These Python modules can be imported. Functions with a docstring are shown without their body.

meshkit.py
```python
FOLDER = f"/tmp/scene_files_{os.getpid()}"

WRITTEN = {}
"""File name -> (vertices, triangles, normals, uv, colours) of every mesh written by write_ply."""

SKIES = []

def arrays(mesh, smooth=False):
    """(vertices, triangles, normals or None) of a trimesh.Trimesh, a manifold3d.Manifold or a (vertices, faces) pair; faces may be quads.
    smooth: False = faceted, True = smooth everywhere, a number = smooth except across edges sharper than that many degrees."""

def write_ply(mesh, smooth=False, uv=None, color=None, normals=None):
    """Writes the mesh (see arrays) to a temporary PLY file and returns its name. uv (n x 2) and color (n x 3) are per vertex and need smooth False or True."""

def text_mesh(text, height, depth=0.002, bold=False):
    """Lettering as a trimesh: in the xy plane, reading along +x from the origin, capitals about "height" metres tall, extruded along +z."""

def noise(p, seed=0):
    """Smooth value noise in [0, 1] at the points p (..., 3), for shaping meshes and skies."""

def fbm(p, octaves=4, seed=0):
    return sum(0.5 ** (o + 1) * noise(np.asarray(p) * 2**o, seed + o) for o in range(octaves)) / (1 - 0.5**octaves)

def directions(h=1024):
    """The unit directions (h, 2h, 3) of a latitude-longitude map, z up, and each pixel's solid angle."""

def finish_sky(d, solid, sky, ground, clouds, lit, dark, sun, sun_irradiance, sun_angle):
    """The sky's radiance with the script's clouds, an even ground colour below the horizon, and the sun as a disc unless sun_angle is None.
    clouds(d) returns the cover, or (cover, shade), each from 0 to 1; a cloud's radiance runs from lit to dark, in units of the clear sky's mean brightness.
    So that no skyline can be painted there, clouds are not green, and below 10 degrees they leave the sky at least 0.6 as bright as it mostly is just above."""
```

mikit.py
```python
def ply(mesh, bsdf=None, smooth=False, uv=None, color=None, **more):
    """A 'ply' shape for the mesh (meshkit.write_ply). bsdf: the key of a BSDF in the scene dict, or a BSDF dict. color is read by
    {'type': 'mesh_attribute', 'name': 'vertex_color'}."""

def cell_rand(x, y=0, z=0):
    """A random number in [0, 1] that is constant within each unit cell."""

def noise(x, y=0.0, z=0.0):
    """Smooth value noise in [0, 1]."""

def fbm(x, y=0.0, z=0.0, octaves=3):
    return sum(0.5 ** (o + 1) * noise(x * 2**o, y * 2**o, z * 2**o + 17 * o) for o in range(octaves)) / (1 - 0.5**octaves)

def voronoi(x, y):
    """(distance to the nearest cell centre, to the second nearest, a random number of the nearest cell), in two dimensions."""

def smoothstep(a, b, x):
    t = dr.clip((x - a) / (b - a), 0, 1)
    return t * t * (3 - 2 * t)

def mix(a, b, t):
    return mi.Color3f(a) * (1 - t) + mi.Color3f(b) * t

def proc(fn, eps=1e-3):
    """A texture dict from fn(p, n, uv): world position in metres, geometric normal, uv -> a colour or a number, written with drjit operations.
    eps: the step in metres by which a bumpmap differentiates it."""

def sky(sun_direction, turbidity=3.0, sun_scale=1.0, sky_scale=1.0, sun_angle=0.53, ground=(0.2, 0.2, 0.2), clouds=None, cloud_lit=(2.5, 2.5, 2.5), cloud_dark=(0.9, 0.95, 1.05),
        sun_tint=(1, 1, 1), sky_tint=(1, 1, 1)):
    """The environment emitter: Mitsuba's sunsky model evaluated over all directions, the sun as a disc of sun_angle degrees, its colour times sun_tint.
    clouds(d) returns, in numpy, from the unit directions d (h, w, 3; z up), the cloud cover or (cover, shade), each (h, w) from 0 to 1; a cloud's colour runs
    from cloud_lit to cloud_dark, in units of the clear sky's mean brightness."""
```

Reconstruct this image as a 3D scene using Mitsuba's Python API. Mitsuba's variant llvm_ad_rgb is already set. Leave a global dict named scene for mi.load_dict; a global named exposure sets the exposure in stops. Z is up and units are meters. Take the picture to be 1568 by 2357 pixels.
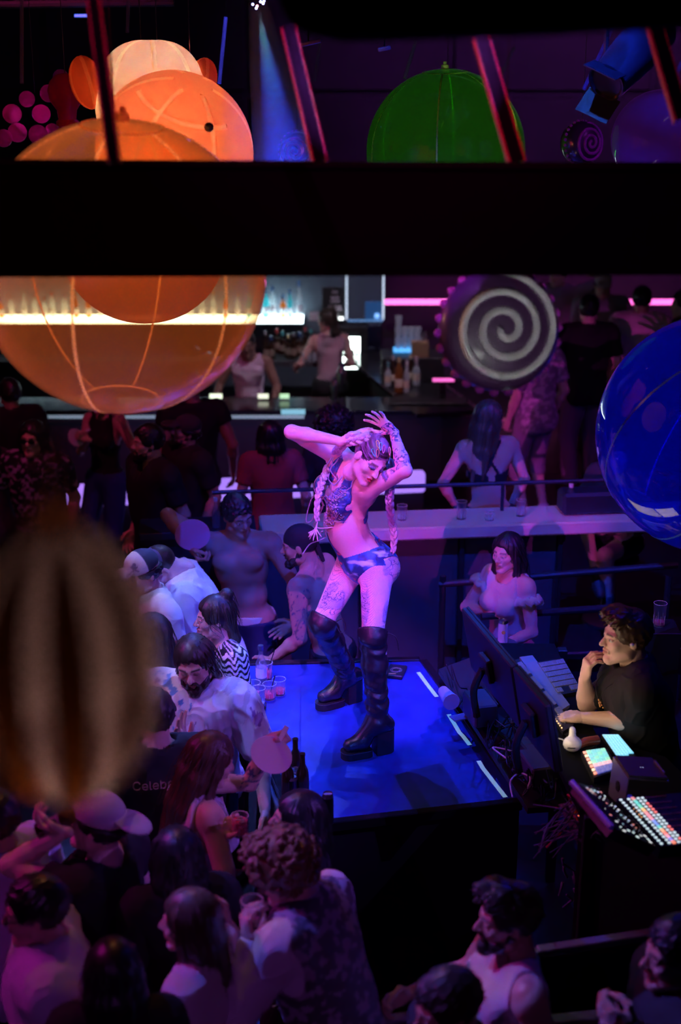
import math, random
import numpy as np, trimesh, manifold3d as m3, mitsuba as mi, mikit, meshkit
from mitsuba import ScalarTransform4f as T
import drjit as dr
random.seed(7); RNG = np.random.default_rng(7)
V = lambda *a: np.array(a, float)

# ------------------------------------------------------------------ camera, lights, exposure
FPX, PITCH, CAMZ = 3300.0, math.radians(18.87), 4.5
C0 = V(0, 0, CAMZ)
FW, UP, RT = V(0, math.cos(PITCH), -math.sin(PITCH)), V(0, math.sin(PITCH), math.cos(PITCH)), V(1, 0, 0)
scene, labels = {}, {}
exposure = 0.0
scene['camera'] = {'type': 'thinlens', 'fov': math.degrees(2 * math.atan(784 / FPX)), 'fov_axis': 'x', 'aperture_radius': 0.019, 'focus_distance': 7.35,
                   'near_clip': 0.05, 'far_clip': 100.0, 'to_world': T().look_at(origin=C0.tolist(), target=(C0 + FW).tolist(), up=[0, 0, 1])}


def spot(name, pos, to, rgb, power, ang=20, beam=None):
    rgb = V(*rgb) * power
    scene[name] = {'type': 'spot', 'to_world': T().look_at(origin=list(map(float, pos)), target=list(map(float, to)), up=[0.01, 0.02, 1]),
                   'intensity': {'type': 'rgb', 'value': rgb.tolist()}, 'cutoff_angle': float(ang), 'beam_width': float(beam or ang * 0.6)}


# stage lamps on the ceiling trusses (outside the frame; bar, strap and spiral spots are added): blue wash over the stage, violet key, magenta from the left, red wash at the back
spot('lamp_blue_front', (2.5, 7.7, 6.4), (.1, 6.7, 1.1), (.01, .07, 1.0), 125, 12, 8)
spot('lamp_blue_back', (-.9, 10.2, 6.2), (.15, 6.4, 1.1), (.02, .08, 1.0), 95, 11, 7)
spot('lamp_violet_key', (.24, 3.0, 6.9), (.10, 6.75, 1.95), (.50, .10, 1.0), 230, 7.0, 5.2)
spot('lamp_magenta_key', (-2.1, 1.2, 3.4), (.05, 6.75, 2.15), (1.0, .07, .85), 85, 6.0, 4.5)
spot('lamp_blue_terrace', (.3, 4.8, 6.8), (.7, 8.7, .8), (.01, .05, 1.0), 240, 18, 11)
spot('lamp_blue_low', (2.0, 1.6, 3.4), (.1, 6.7, 1.4), (.02, .08, 1.0), 70, 6.5, 4.5)
spot('lamp_magenta_left', (-5.4, 6.0, 5.6), (-1.1, 5.6, 1.5), (.9, .02, .62), 30, 26, 13)
spot('lamp_blue_left', (-3.6, 5.9, 6.3), (.5, 4.15, 1.2), (.12, .12, 1.0), 200, 8, 5.5)
spot('lamp_blue_over', (-2.7, 5.3, 6.7), (-1.15, 6.7, 1.5), (.16, .22, 1.0), 170, 12, 8)
spot('lamp_bar', (.3, 12.2, 5.6), (.1, 14.4, 1.2), (.95, .78, 1.0), 25, 24, 14)  # spot added over the bar to brighten the bartenders
spot('lamp_blue_crowd', (-.3, 10.6, 6.4), (-1.3, 6.7, 1.5), (.13, .20, 1.0), 230, 13, 8)
spot('lamp_violet_side', (3.8, 3.6, 4.4), (-.6, 5.8, 1.4), (.30, .10, 1.0), 46, 13, 7)
spot('lamp_magenta_right', (4.5, 6.4, 6.2), (1.8, 9.0, 1.2), (.42, .03, .8), 20, 30, 18)
spot('lamp_red_back', (-3.0, 8.0, 6.3), (-1.0, 11.8, 1.0), (1.0, .05, .3), 14, 26, 16)
spot('lamp_balcony_violet', (-.7, 1.0, 3.1), (-.5, 4.9, 1.3), (.50, .10, .85), 2.0, 24, 14)
spot('added_strap_magenta', (-2.6, 2.4, 5.6), (-.62, 3.85, 4.8), (.8, .04, .6), 9, 14, 9)  # added spot that lifts the near strap out of black
spot('added_strap_red', (2.8, 3.0, 6.0), (.35, 4.5, 4.7), (1.0, .03, .12), 12, 16, 10)  # added red spot to brighten the farther straps
spot('lamp_purple_wall', (3.0, 12.0, 6.7), (3.0, 17.0, 4.3), (.5, .08, .8), 36, 40, 25)
spot('added_spiral_spot', (.6, 1.0, 3.0), (.58, 4.95, 3.45), (1.0, .95, 1.0), 26, 3.6, 2.6)  # narrow spot added to light the spiral balloon, standing in for balcony spill


# ------------------------------------------------------------------ measuring helpers: a point of the place from a direction and a depth or a height
def ray(u, v): return (u - 784) / FPX * RT + (1178.5 - v) / FPX * UP + FW
def at_d(u, v, d): return C0 + ray(u, v) * d
def at_z(u, v, z):
    r = ray(u, v); return C0 + r * ((z - CAMZ) / r[2])
def at_y(u, v, y):
    r = ray(u, v); return C0 + r * (y / r[1])
def depth(p): return float((np.asarray(p) - C0) @ FW)


# ------------------------------------------------------------------ materials
def pri(name, rgb, rough=.6, **k):
    two = k.pop('two', True)
    col = rgb if isinstance(rgb, dict) else {'type': 'rgb', 'value': list(rgb)}
    b = {'type': 'principled', 'base_color': col, 'roughness': rough, **k}
    scene[name] = {'type': 'twosided', 'bsdf': b} if two else b


VC = {'type': 'mesh_attribute', 'name': 'vertex_color'}
pri('m_skin', VC, .42, specular=.5, sheen=.15)
pri('m_cloth', VC, .8, specular=.25, sheen=.3)
pri('m_hair', VC, .38, specular=.6)
pri('m_gloss', VC, .22, specular=.6)
pri('m_matte', VC, .55, specular=.35)
pri('m_leather', (.006, .006, .012), .26, specular=1.0, clearcoat=1.0, clearcoat_gloss=.5)
pri('m_black', (.012, .012, .014), .5)
pri('m_blackgloss', (.01, .01, .012), .15)
pri('m_metal', (.55, .55, .58), .25, metallic=1.0)
pri('m_gem', VC, .24, metallic=.7, clearcoat=1.0)
scene['m_glass'] = {'type': 'thindielectric', 'int_ior': 1.5, 'specular_transmittance': {'type': 'rgb', 'value': [.93, .95, .97]}}


# ------------------------------------------------------------------ scene entries
def numbered(name):
    used = lambda k: k in scene or k in labels or any(s.startswith(k + '__') for s in scene)
    if not used(name): return name
    i = 1
    while used(f'{name}_{i:03d}'): i += 1
    return f'{name}_{i:03d}'


def thing(name, label=None, cat=None, group=None, kind=None):
    key = numbered(name); d = {}
    if label: d['label'] = label
    if cat: d['category'] = cat
    if group: d['group'] = group
    if kind: d['kind'] = kind
    labels[key] = d
    return key


def put(key, mesh, bsdf, smooth=False, color=None, emit=None, label=None, kind=None, weight=None, **more):
    """one entry of the scene"""
    if color is not None:
        if smooth is not True and smooth is not False:
            mesh = trimesh.graph.smooth_shade(mesh, angle=math.radians(smooth), facet_minarea=None); smooth = True
        if hasattr(mesh, 'vertices'): n = len(mesh.vertices)
        else: n = len(mesh[0])
        color = np.asarray(color, float)
        if color.ndim == 1: color = np.tile(color, (n, 1))
    d = mikit.ply(mesh, bsdf, smooth, color=color, **more)
    if emit is not None:
        d['emitter'] = {'type': 'area', 'radiance': emit if isinstance(emit, dict) else {'type': 'rgb', 'value': list(map(float, emit))}}
        d['emitter']['sampling_weight'] = float(.02 if weight is None else weight)
    scene[key] = d
    if label or kind:
        labels.setdefault(key, {})
        if label: labels[key]['label'] = label
        if kind: labels[key]['kind'] = kind
    return key


def part(parent, name, mesh, bsdf, **k):
    return put(numbered(parent + '__' + name), mesh, bsdf, **k)


def single(name, label, cat, mesh, bsdf, group=None, **k):
    key = thing(name, label, cat, group); k.pop('kind', None)
    put(key, mesh, bsdf, **k); return key


def struct(name, mesh, bsdf, **k):
    labels[name] = {'kind': 'structure'}
    return put(name, mesh, bsdf, **k)


# ------------------------------------------------------------------ plain meshes
def frame(z, x=None):
    """rotation whose columns are x, y, z with the given z (and about x)"""
    z = np.asarray(z, float); z = z / np.linalg.norm(z)
    x = V(1, 0, 0) if x is None else np.asarray(x, float)
    if abs(x @ z) > .98 * np.linalg.norm(x): x = V(0, 1, 0)
    x = x - z * (x @ z); x /= np.linalg.norm(x)
    return np.stack([x, np.cross(z, x), z], 1)


def rx(a): a = math.radians(a); c, s = math.cos(a), math.sin(a); return np.array([[1, 0, 0], [0, c, -s], [0, s, c]])
def ry(a): a = math.radians(a); c, s = math.cos(a), math.sin(a); return np.array([[c, 0, s], [0, 1, 0], [-s, 0, c]])
def rz(a): a = math.radians(a); c, s = math.cos(a), math.sin(a); return np.array([[c, -s, 0], [s, c, 0], [0, 0, 1]])


def xf(mesh, R=None, t=None):
    m = mesh.copy()
    if R is not None: m.vertices = m.vertices @ np.asarray(R).T
    if t is not None: m.vertices = m.vertices + np.asarray(t)
    return m


def cat(ms): return trimesh.util.concatenate(list(ms))


def box(c, s, R=None, b=.004):
    """a chamfered box: centre, full size, rotation"""
    s = np.asarray(s, float); b = min(b, s.min() * .3)
    if b > 0:
        pts = []
        for k in range(3):
            e = s / 2 - b; e[k] = s[k] / 2
            pts += [e * V(i, j, l) for i in (-1, 1) for j in (-1, 1) for l in (-1, 1)]
        m = trimesh.convex.convex_hull(np.array(pts))
    else:
        m = trimesh.creation.box(s)
    return xf(m, R, c)


def tube(pts, r, n=8, closed=False, caps=True):
    """swept tube through points; r a number or one per point"""
    P = np.asarray(pts, float); k = len(P); r = np.broadcast_to(np.asarray(r, float), (k,))
    tan = np.gradient(P, axis=0) if not closed else np.roll(P, -1, 0) - np.roll(P, 1, 0)
    tan /= np.linalg.norm(tan, axis=1, keepdims=True) + 1e-12
    a = np.cross(tan[0], V(.3, .2, .9)); a /= np.linalg.norm(a) + 1e-12
    rings = []; th = np.arange(n) * 2 * math.pi / n
    for i in range(k):
        a = a - tan[i] * (a @ tan[i]); a /= np.linalg.norm(a) + 1e-12
        b = np.cross(tan[i], a)
        rings.append(P[i] + r[i] * (np.cos(th)[:, None] * a + np.sin(th)[:, None] * b))
    v = np.vstack(rings); f = []
    j = np.arange(n); j2 = (j + 1) % n
    for i in range(k if closed else k - 1):
        i2 = (i + 1) % k
        f += [np.stack([i * n + j, i * n + j2, i2 * n + j2], 1), np.stack([i * n + j, i2 * n + j2, i2 * n + j], 1)]
    if caps and not closed:
        v = np.vstack([v, P[0], P[-1]])
        f += [np.stack([j2, j, j * 0 + k * n], 1), np.stack([(k - 1) * n + j, (k - 1) * n + j2, j * 0 + k * n + 1], 1)]
    return trimesh.Trimesh(v, np.vstack(f), process=False)


def bez(pts, n=16):
    """smooth curve (Catmull-Rom) through the points"""
    P = np.asarray(pts, float); P = np.vstack([2 * P[0] - P[1], P, 2 * P[-1] - P[-2]]); out = []
    for i in range(1, len(P) - 2):
        t = np.linspace(0, 1, n, endpoint=False)[:, None]; a, b, c, d = P[i - 1:i + 3]
        out.append(.5 * (2 * b + (c - a) * t + (2 * a - 5 * b + 4 * c - d) * t ** 2 + (3 * b - a - 3 * c + d) * t ** 3))
    return np.vstack(out + [P[-2][None]])


def lathe(prof, n=24, R=None, t=None):
    """surface of revolution about z from (radius, z) pairs"""
    p = np.asarray(prof, float); k = len(p); th = np.arange(n) * 2 * math.pi / n
    v = np.stack([np.outer(p[:, 0], np.cos(th)), np.outer(p[:, 0], np.sin(th)), np.outer(p[:, 1], np.ones(n))], -1).reshape(-1, 3)
    j = np.arange(n); j2 = (j + 1) % n; f = []
    for i in range(k - 1):
        f += [np.stack([i * n + j, i * n + j2, (i + 1) * n + j2], 1), np.stack([i * n + j, (i + 1) * n + j2, (i + 1) * n + j], 1)]
    m = trimesh.Trimesh(v, np.vstack(f), process=True)
    m.update_faces(m.nondegenerate_faces())
    return xf(m, R, t)


def ball(c, r, sub=2):
    m = trimesh.creation.icosphere(sub); m.vertices = m.vertices * r + np.asarray(c); return m


def cyl(a, b, r, n=16): return tube([a, b], r, n)


# ------------------------------------------------------------------ smooth bodies: distance fields and surface nets
class Field:
    def __init__(s): s.ops, s.lo, s.hi = [], V(9e9, 9e9, 9e9), V(-9e9, -9e9, -9e9)

    def _add(s, fn, lo, hi, k, mode):
        s.ops.append((fn, np.asarray(lo, float), np.asarray(hi, float), k, mode))
        if mode == 'u': s.lo, s.hi = np.minimum(s.lo, lo), np.maximum(s.hi, hi)
        return s

    def cap(s, a, b, ra, rb=None, k=.02, mode='u'):
        a, b = np.asarray(a, float), np.asarray(b, float); rb = ra if rb is None else rb; d = b - a; L = max(d @ d, 1e-9)
        def fn(X, Y, Z):
            t = np.clip(((X - a[0]) * d[0] + (Y - a[1]) * d[1] + (Z - a[2]) * d[2]) / L, 0, 1)
            return np.sqrt((X - a[0] - t * d[0]) ** 2 + (Y - a[1] - t * d[1]) ** 2 + (Z - a[2] - t * d[2]) ** 2) - (ra + t * (rb - ra))
        r = max(ra, rb)
        return s._add(fn, np.minimum(a, b) - r, np.maximum(a, b) + r, k, mode)

    def chain(s, pts, rs, k=.02, mode='u'):
        rs = np.broadcast_to(np.asarray(rs, float), (len(pts),))
        for i in range(len(pts) - 1): s.cap(pts[i], pts[i + 1], rs[i], rs[i + 1], k, mode)
        return s

    def sph(s, c, r, k=.02, mode='u'): return s.cap(c, c, r, r, k, mode)

    def ell(s, c, r, R=None, k=.02, mode='u'):
        c, r = np.asarray(c, float), np.asarray(r, float); R = np.eye(3) if R is None else np.asarray(R)
        def fn(X, Y, Z):
            x, y, z = X - c[0], Y - c[1], Z - c[2]
            q = [(R[0, i] * x + R[1, i] * y + R[2, i] * z) for i in range(3)]
            k0 = np.sqrt(sum((q[i] / r[i]) ** 2 for i in range(3))); k1 = np.sqrt(sum((q[i] / r[i] ** 2) ** 2 for i in range(3)))
            return k0 * (k0 - 1) / np.maximum(k1, 1e-6)
        e = np.sqrt(((R * r) ** 2).sum(1))
        return s._add(fn, c - e, c + e, k, mode)

    def rbox(s, c, h, R=None, r=.01, k=.01, mode='u'):
        c, h = np.asarray(c, float), np.asarray(h, float); R = np.eye(3) if R is None else np.asarray(R)
        def fn(X, Y, Z):
            x, y, z = X - c[0], Y - c[1], Z - c[2]
            q = [np.abs(R[0, i] * x + R[1, i] * y + R[2, i] * z) - (h[i] - r) for i in range(3)]
            return np.sqrt(sum(np.maximum(a, 0) ** 2 for a in q)) + np.minimum(np.maximum(q[0], np.maximum(q[1], q[2])), 0) - r
        e = np.abs(R) @ h
        return s._add(fn, c - e, c + e, k, mode)

    def cut(s, p, n, k=.004):
        """remove what lies on the side of the plane that n points to"""
        p, n = np.asarray(p, float), np.asarray(n, float); n = n / np.linalg.norm(n)
        return s._add(lambda X, Y, Z: -((X - p[0]) * n[0] + (Y - p[1]) * n[1] + (Z - p[2]) * n[2]), [-99] * 3, [99] * 3, k, 's')

    def mesh(s, h):
        lo = s.lo - 3 * h; n = np.ceil((s.hi + 3 * h - lo) / h).astype(int) + 1
        ax = [lo[i] + np.arange(n[i]) * h for i in range(3)]
        D = np.full(n, .25, np.float32)
        for fn, a, b, k, mode in s.ops:
            pad = k + 3.5 * h
            i0 = np.clip(np.floor((a - pad - lo) / h).astype(int), 0, n); i1 = np.clip(np.ceil((b + pad - lo) / h).astype(int) + 1, 0, n)
            if (i1 <= i0).any(): continue
            sl = tuple(slice(p, q) for p, q in zip(i0, i1))
            d = fn(ax[0][sl[0]][:, None, None].astype(np.float32), ax[1][sl[1]][None, :, None].astype(np.float32), ax[2][sl[2]][None, None, :].astype(np.float32))
            o = D[sl]
            if mode == 'u':
                t = np.maximum(k - np.abs(o - d), 0) / max(k, 1e-6); D[sl] = np.minimum(o, d) - t * t * k * .25
            else:
                t = np.maximum(k - np.abs(o + d), 0) / max(k, 1e-6); D[sl] = np.maximum(o, -d) + t * t * k * .25
        return nets(D, lo, h)


def nets(D, lo, h):
    S = D < 0
    c = [S[i:S.shape[0] - 1 + i, j:S.shape[1] - 1 + j, k:S.shape[2] - 1 + k] for i in (0, 1) for j in (0, 1) for k in (0, 1)]
    act = np.logical_or.reduce(c) & ~np.logical_and.reduce(c)
    idx = np.argwhere(act); m = len(idx)
    num = np.full(act.shape, -1, np.int64); num[act] = np.arange(m)
    val = np.stack([D[idx[:, 0] + i, idx[:, 1] + j, idx[:, 2] + k] for i in (0, 1) for j in (0, 1) for k in (0, 1)], 1)
    co = np.array([[i, j, k] for i in (0, 1) for j in (0, 1) for k in (0, 1)], float)
    acc, cnt = np.zeros((m, 3)), np.zeros(m)
    for a in range(8):
        for b in range(a + 1, 8):
            if np.abs(co[a] - co[b]).sum() == 1:
                da, db = val[:, a], val[:, b]; x = (da < 0) != (db < 0)
                t = np.where(x, da / np.where(x, da - db, 1), 0)
                acc += np.where(x[:, None], co[a] + t[:, None] * (co[b] - co[a]), 0); cnt += x
    v = lo + (idx + acc / np.maximum(cnt, 1)[:, None]) * h
    f = []
    for ax in range(3):
        o = [k for k in range(3) if k != ax]
        sl0 = [slice(None)] * 3; sl1 = [slice(None)] * 3; sl0[ax] = slice(0, -1); sl1[ax] = slice(1, None)
        a, b = S[tuple(sl0)], S[tuple(sl1)]
        e = np.argwhere(a != b); e = e[(e[:, o[0]] > 0) & (e[:, o[1]] > 0) & (e[:, o[0]] < D.shape[o[0]] - 1) & (e[:, o[1]] < D.shape[o[1]] - 1)]
        q = []
        for du, dv in ((0, 0), (1, 0), (1, 1), (0, 1)):
            g = e.copy(); g[:, o[0]] -= du; g[:, o[1]] -= dv; q.append(num[g[:, 0], g[:, 1], g[:, 2]])
        q = np.stack(q, 1); flip = a[e[:, 0], e[:, 1], e[:, 2]] == (ax == 1)
        q[flip] = q[flip][:, ::-1]; f += [q[:, [0, 1, 2]], q[:, [0, 2, 3]]]
    return trimesh.Trimesh(v, np.vstack(f), process=False)


def to_man(m): return m3.Manifold(m3.Mesh(np.asarray(m.vertices, np.float32), np.asarray(m.faces, np.uint32)))


def union(ms):
    try:
        a = [to_man(m) for m in ms]
        if any(x.is_empty() for x in a): return cat(ms)
        r = m3.Manifold.batch_boolean(a, m3.OpType.Add).to_mesh()
        return trimesh.Trimesh(r.vert_properties[:, :3], r.tri_verts, process=False)
    except Exception:
        return cat(ms)


def vnormals(m):
    v, f = np.asarray(m.vertices), np.asarray(m.faces); n = np.zeros_like(v)
    g = np.cross(v[f[:, 1]] - v[f[:, 0]], v[f[:, 2]] - v[f[:, 0]])
    for k in range(3): np.add.at(n, f[:, k], g)
    return n / (np.linalg.norm(n, axis=1, keepdims=True) + 1e-20)


def rumple(m, amp, size, seed=0, stretch=(1, 1, 1), octaves=2):
    p = np.asarray(m.vertices) / np.asarray(stretch) / size
    m.vertices = np.asarray(m.vertices) + vnormals(m) * ((meshkit.fbm(p + 31.7, octaves, seed) - .5) * 2 * amp)[:, None]
    return m


def smooth(m, n=2, lam=.5):
    """a few rounds of Taubin smoothing"""
    trimesh.smoothing.filter_taubin(m, lam, lam + .03, n * 2); return m

# ------------------------------------------------------------------ people
def head_field(sex, h=1.0):
    F = Field(); f = sex == 'f'
    F.ell((0, -.018, .028), (.075, .096, .092), k=.01)
    F.ell((0, .022, -.03), (.058 if f else .061, .066, .08), k=.03)
    jw = .044 if f else .052
    for s in (-1, 1):
        F.cap((s * jw, .008, -.068), (s * .012, .07, -.103 if f else -.106), .02 if f else .024, .015 if f else .019, .025)
        F.cap((s * .046, .066, .024), (s * .012, .082, .022), .006 if f else .0095, k=.014)
        F.sph((s * .043, .058, -.022), .018, k=.02)
        F.sph((s * .031, .098, .002), .0165, k=.014, mode='s')
        F.sph((s * .031, .0735, .002), .0125, k=.002)
        F.cap((s * .044, .075, .006), (s * .018, .081, .007), .0045, k=.006)
        F.ell((s * .077, -.008, -.004), (.008, .018, .031), rz(s * 22) @ rx(-12), k=.006)
        F.ell((s * .088, -.002, 0), (.007, .009, .016), rz(s * 22), k=.005, mode='s')
    F.sph((0, .077, -.1), .014 if f else .017, k=.02)
    F.chain([(0, .084, .014), (0, .099, -.012), (0, .109, -.024)], [.007, .0085, .0095 if f else .011], k=.01)
    for s in (-1, 1): F.sph((s * .0115, .096, -.028), .0075, k=.008)
    F.cap((-.019, .083, -.054), (0, .0935, -.0515), .0058, .0065, .008); F.cap((.019, .083, -.054), (0, .0935, -.0515), .0058, .0065, .008)
    F.cap((-.016, .083, -.064), (0, .092, -.0655), .006, .0078, .008); F.cap((.016, .083, -.064), (0, .092, -.0655), .006, .0078, .008)
    F.chain([(-.022, .09, -.0585), (0, .1005, -.0585), (.022, .09, -.0585)], .0022, k=.003, mode='s')
    return F


_heads = {}
def head_mesh(sex, h, open_mouth=False):
    if (sex, h, open_mouth) not in _heads:
        F = head_field(sex)
        if open_mouth: F.ell((0, .094, -.064), (.016, .018, .011), k=.006, mode='s')
        F.cap((0, -.022, -.05), (0, -.04, -.14), .046 if sex == 'f' else .054, k=.03)
        _heads[sex, h, open_mouth] = F.mesh(h)
    return _heads[sex, h, open_mouth]


def face_paint(p, col, skin, hair, lips=None, lids=None, closed=False, makeup=False):
    """colours of head vertices from head-local points"""
    x, y, z = np.abs(p[:, 0]), p[:, 1], p[:, 2]; skin = np.asarray(skin)
    def mixin(w, c): col[:] = col * (1 - w[:, None]) + np.asarray(c) * w[:, None]
    ss = lambda a, b, t: np.clip((t - a) / (b - a), 0, 1)
    front = y > .055
    lip = (np.hypot(x / .021, (z + .0595) / .0108) < 1) & (y > .075)
    mixin(lip * 1.0, skin * V(.8, .42, .45) if lips is None else lips)
    mixin((np.hypot(x / .02, (z + .0585) / .0022) < 1) * (y > .07) * .8, V(.03, .01, .01))
    brow = np.exp(-((z - .0265 + ((x - .032) * 4) ** 2 * .06) / .0042) ** 2) * (x > .011) * (x < .05) * front
    mixin(np.clip(brow * 1.3, 0, .85), np.asarray(hair) * .7)
    r = np.sqrt((x - .031) ** 2 + (y - .0735) ** 2 + (z - .002) ** 2)
    eye = (r < .0136) & (np.abs(z - .002) < (.0005 if closed else .0058)) & (x > .018) & (x < .045)
    mixin(eye * 1.0, V(.75, .75, .75)); mixin(eye * (np.hypot(x - .031, z - .002) < .0056) * 1.0, V(.03, .02, .015))
    lid = (np.hypot((x - .031) / .0175, (z - .002) / .0085) < 1) & front & ~eye
    mixin(lid * (.75 if makeup else .45), V(.02, .02, .03) if makeup else skin * .3)
    if makeup: mixin((np.hypot((x - .033) / .02, (z - .011) / .011) < 1) * front * (~eye) * .7, V(.05, .12, .3))
    return col


_hands = {}
def hand_mesh(pose, h):
    """right hand: wrist at the origin, fingers along +y, palm towards -z, thumb on -x side"""
    if (pose, h) not in _hands:
        F = Field()
        F.ell((0, .05, 0), (.039, .047, .0145), k=.01); F.cap((0, -.012, 0), (0, .03, 0), .0245, .022, .02)
        for x, sgn in ((-.027, 1), (-.009, 1), (.009, 1), (.026, 1)): F.cap((x * .5, .03, .0), (x, .088, .001), .011, .0098, .01)
        curl = {'relax': (18, 26, 18), 'grip': (52, 62, 38), 'flat': (4, 8, 5), 'fist': (80, 92, 60), 'splay': (2, 14, 10), 'fan': (-8, 16, 14), 'hold': (40, 48, 30), 'mouse': (22, 30, 20)}[pose]
        spread = {'splay': 13, 'fan': 15, 'flat': 3}.get(pose, 4)
        L = [(.044, .026, .02), (.049, .03, .022), (.045, .028, .021), (.035, .021, .018)]
        for i, x in enumerate((-.028, -.0095, .0095, .0265)):
            p = V(x, .088 - abs(i - 1.2) * .004, .001); az = math.radians((i - 1.5) * spread); a = 0; pts = [p]
            for j in range(3):
                a += math.radians(curl[j] * (1 + (.22 * (i - 1) if pose in ('relax', 'fan', 'splay') else 0)))
                d = V(math.sin(az) * math.cos(a), math.cos(az) * math.cos(a), -math.sin(a)); p = p + d * L[i][j]; pts.append(p)
            F.chain(pts, [.0096, .0086, .0078, .0066], .004)
        th = {'grip': [(-.02, .018, -.004), (-.05, .04, -.022), (-.046, .07, -.045), (-.03, .09, -.058)], 'hold': [(-.02, .018, -.004), (-.052, .042, -.02), (-.052, .075, -.04), (-.04, .098, -.05)],
              'fist': [(-.02, .018, -.004), (-.045, .045, -.02), (-.03, .072, -.04), (-.005, .078, -.045)]}.get(pose, [(-.02, .015, -.002), (-.05, .042, -.01), (-.066, .07, -.016), (-.07, .094, -.02)])
        F.chain(th, [.016, .013, .0105, .0085], .01)
        _hands[pose, h] = F.mesh(h)
    return _hands[pose, h]


def ik(a, t, l1, l2, pole):
    d = t - a; L = np.linalg.norm(d); Lc = min(L, (l1 + l2) * .998); u = d / max(L, 1e-9)
    x = (l1 * l1 - l2 * l2 + Lc * Lc) / (2 * Lc); y = math.sqrt(max(l1 * l1 - x * x, 0))
    p = np.asarray(pole, float); p = p - u * (p @ u); p /= np.linalg.norm(p) + 1e-9
    return a + u * x + p * y, a + u * Lc


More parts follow.
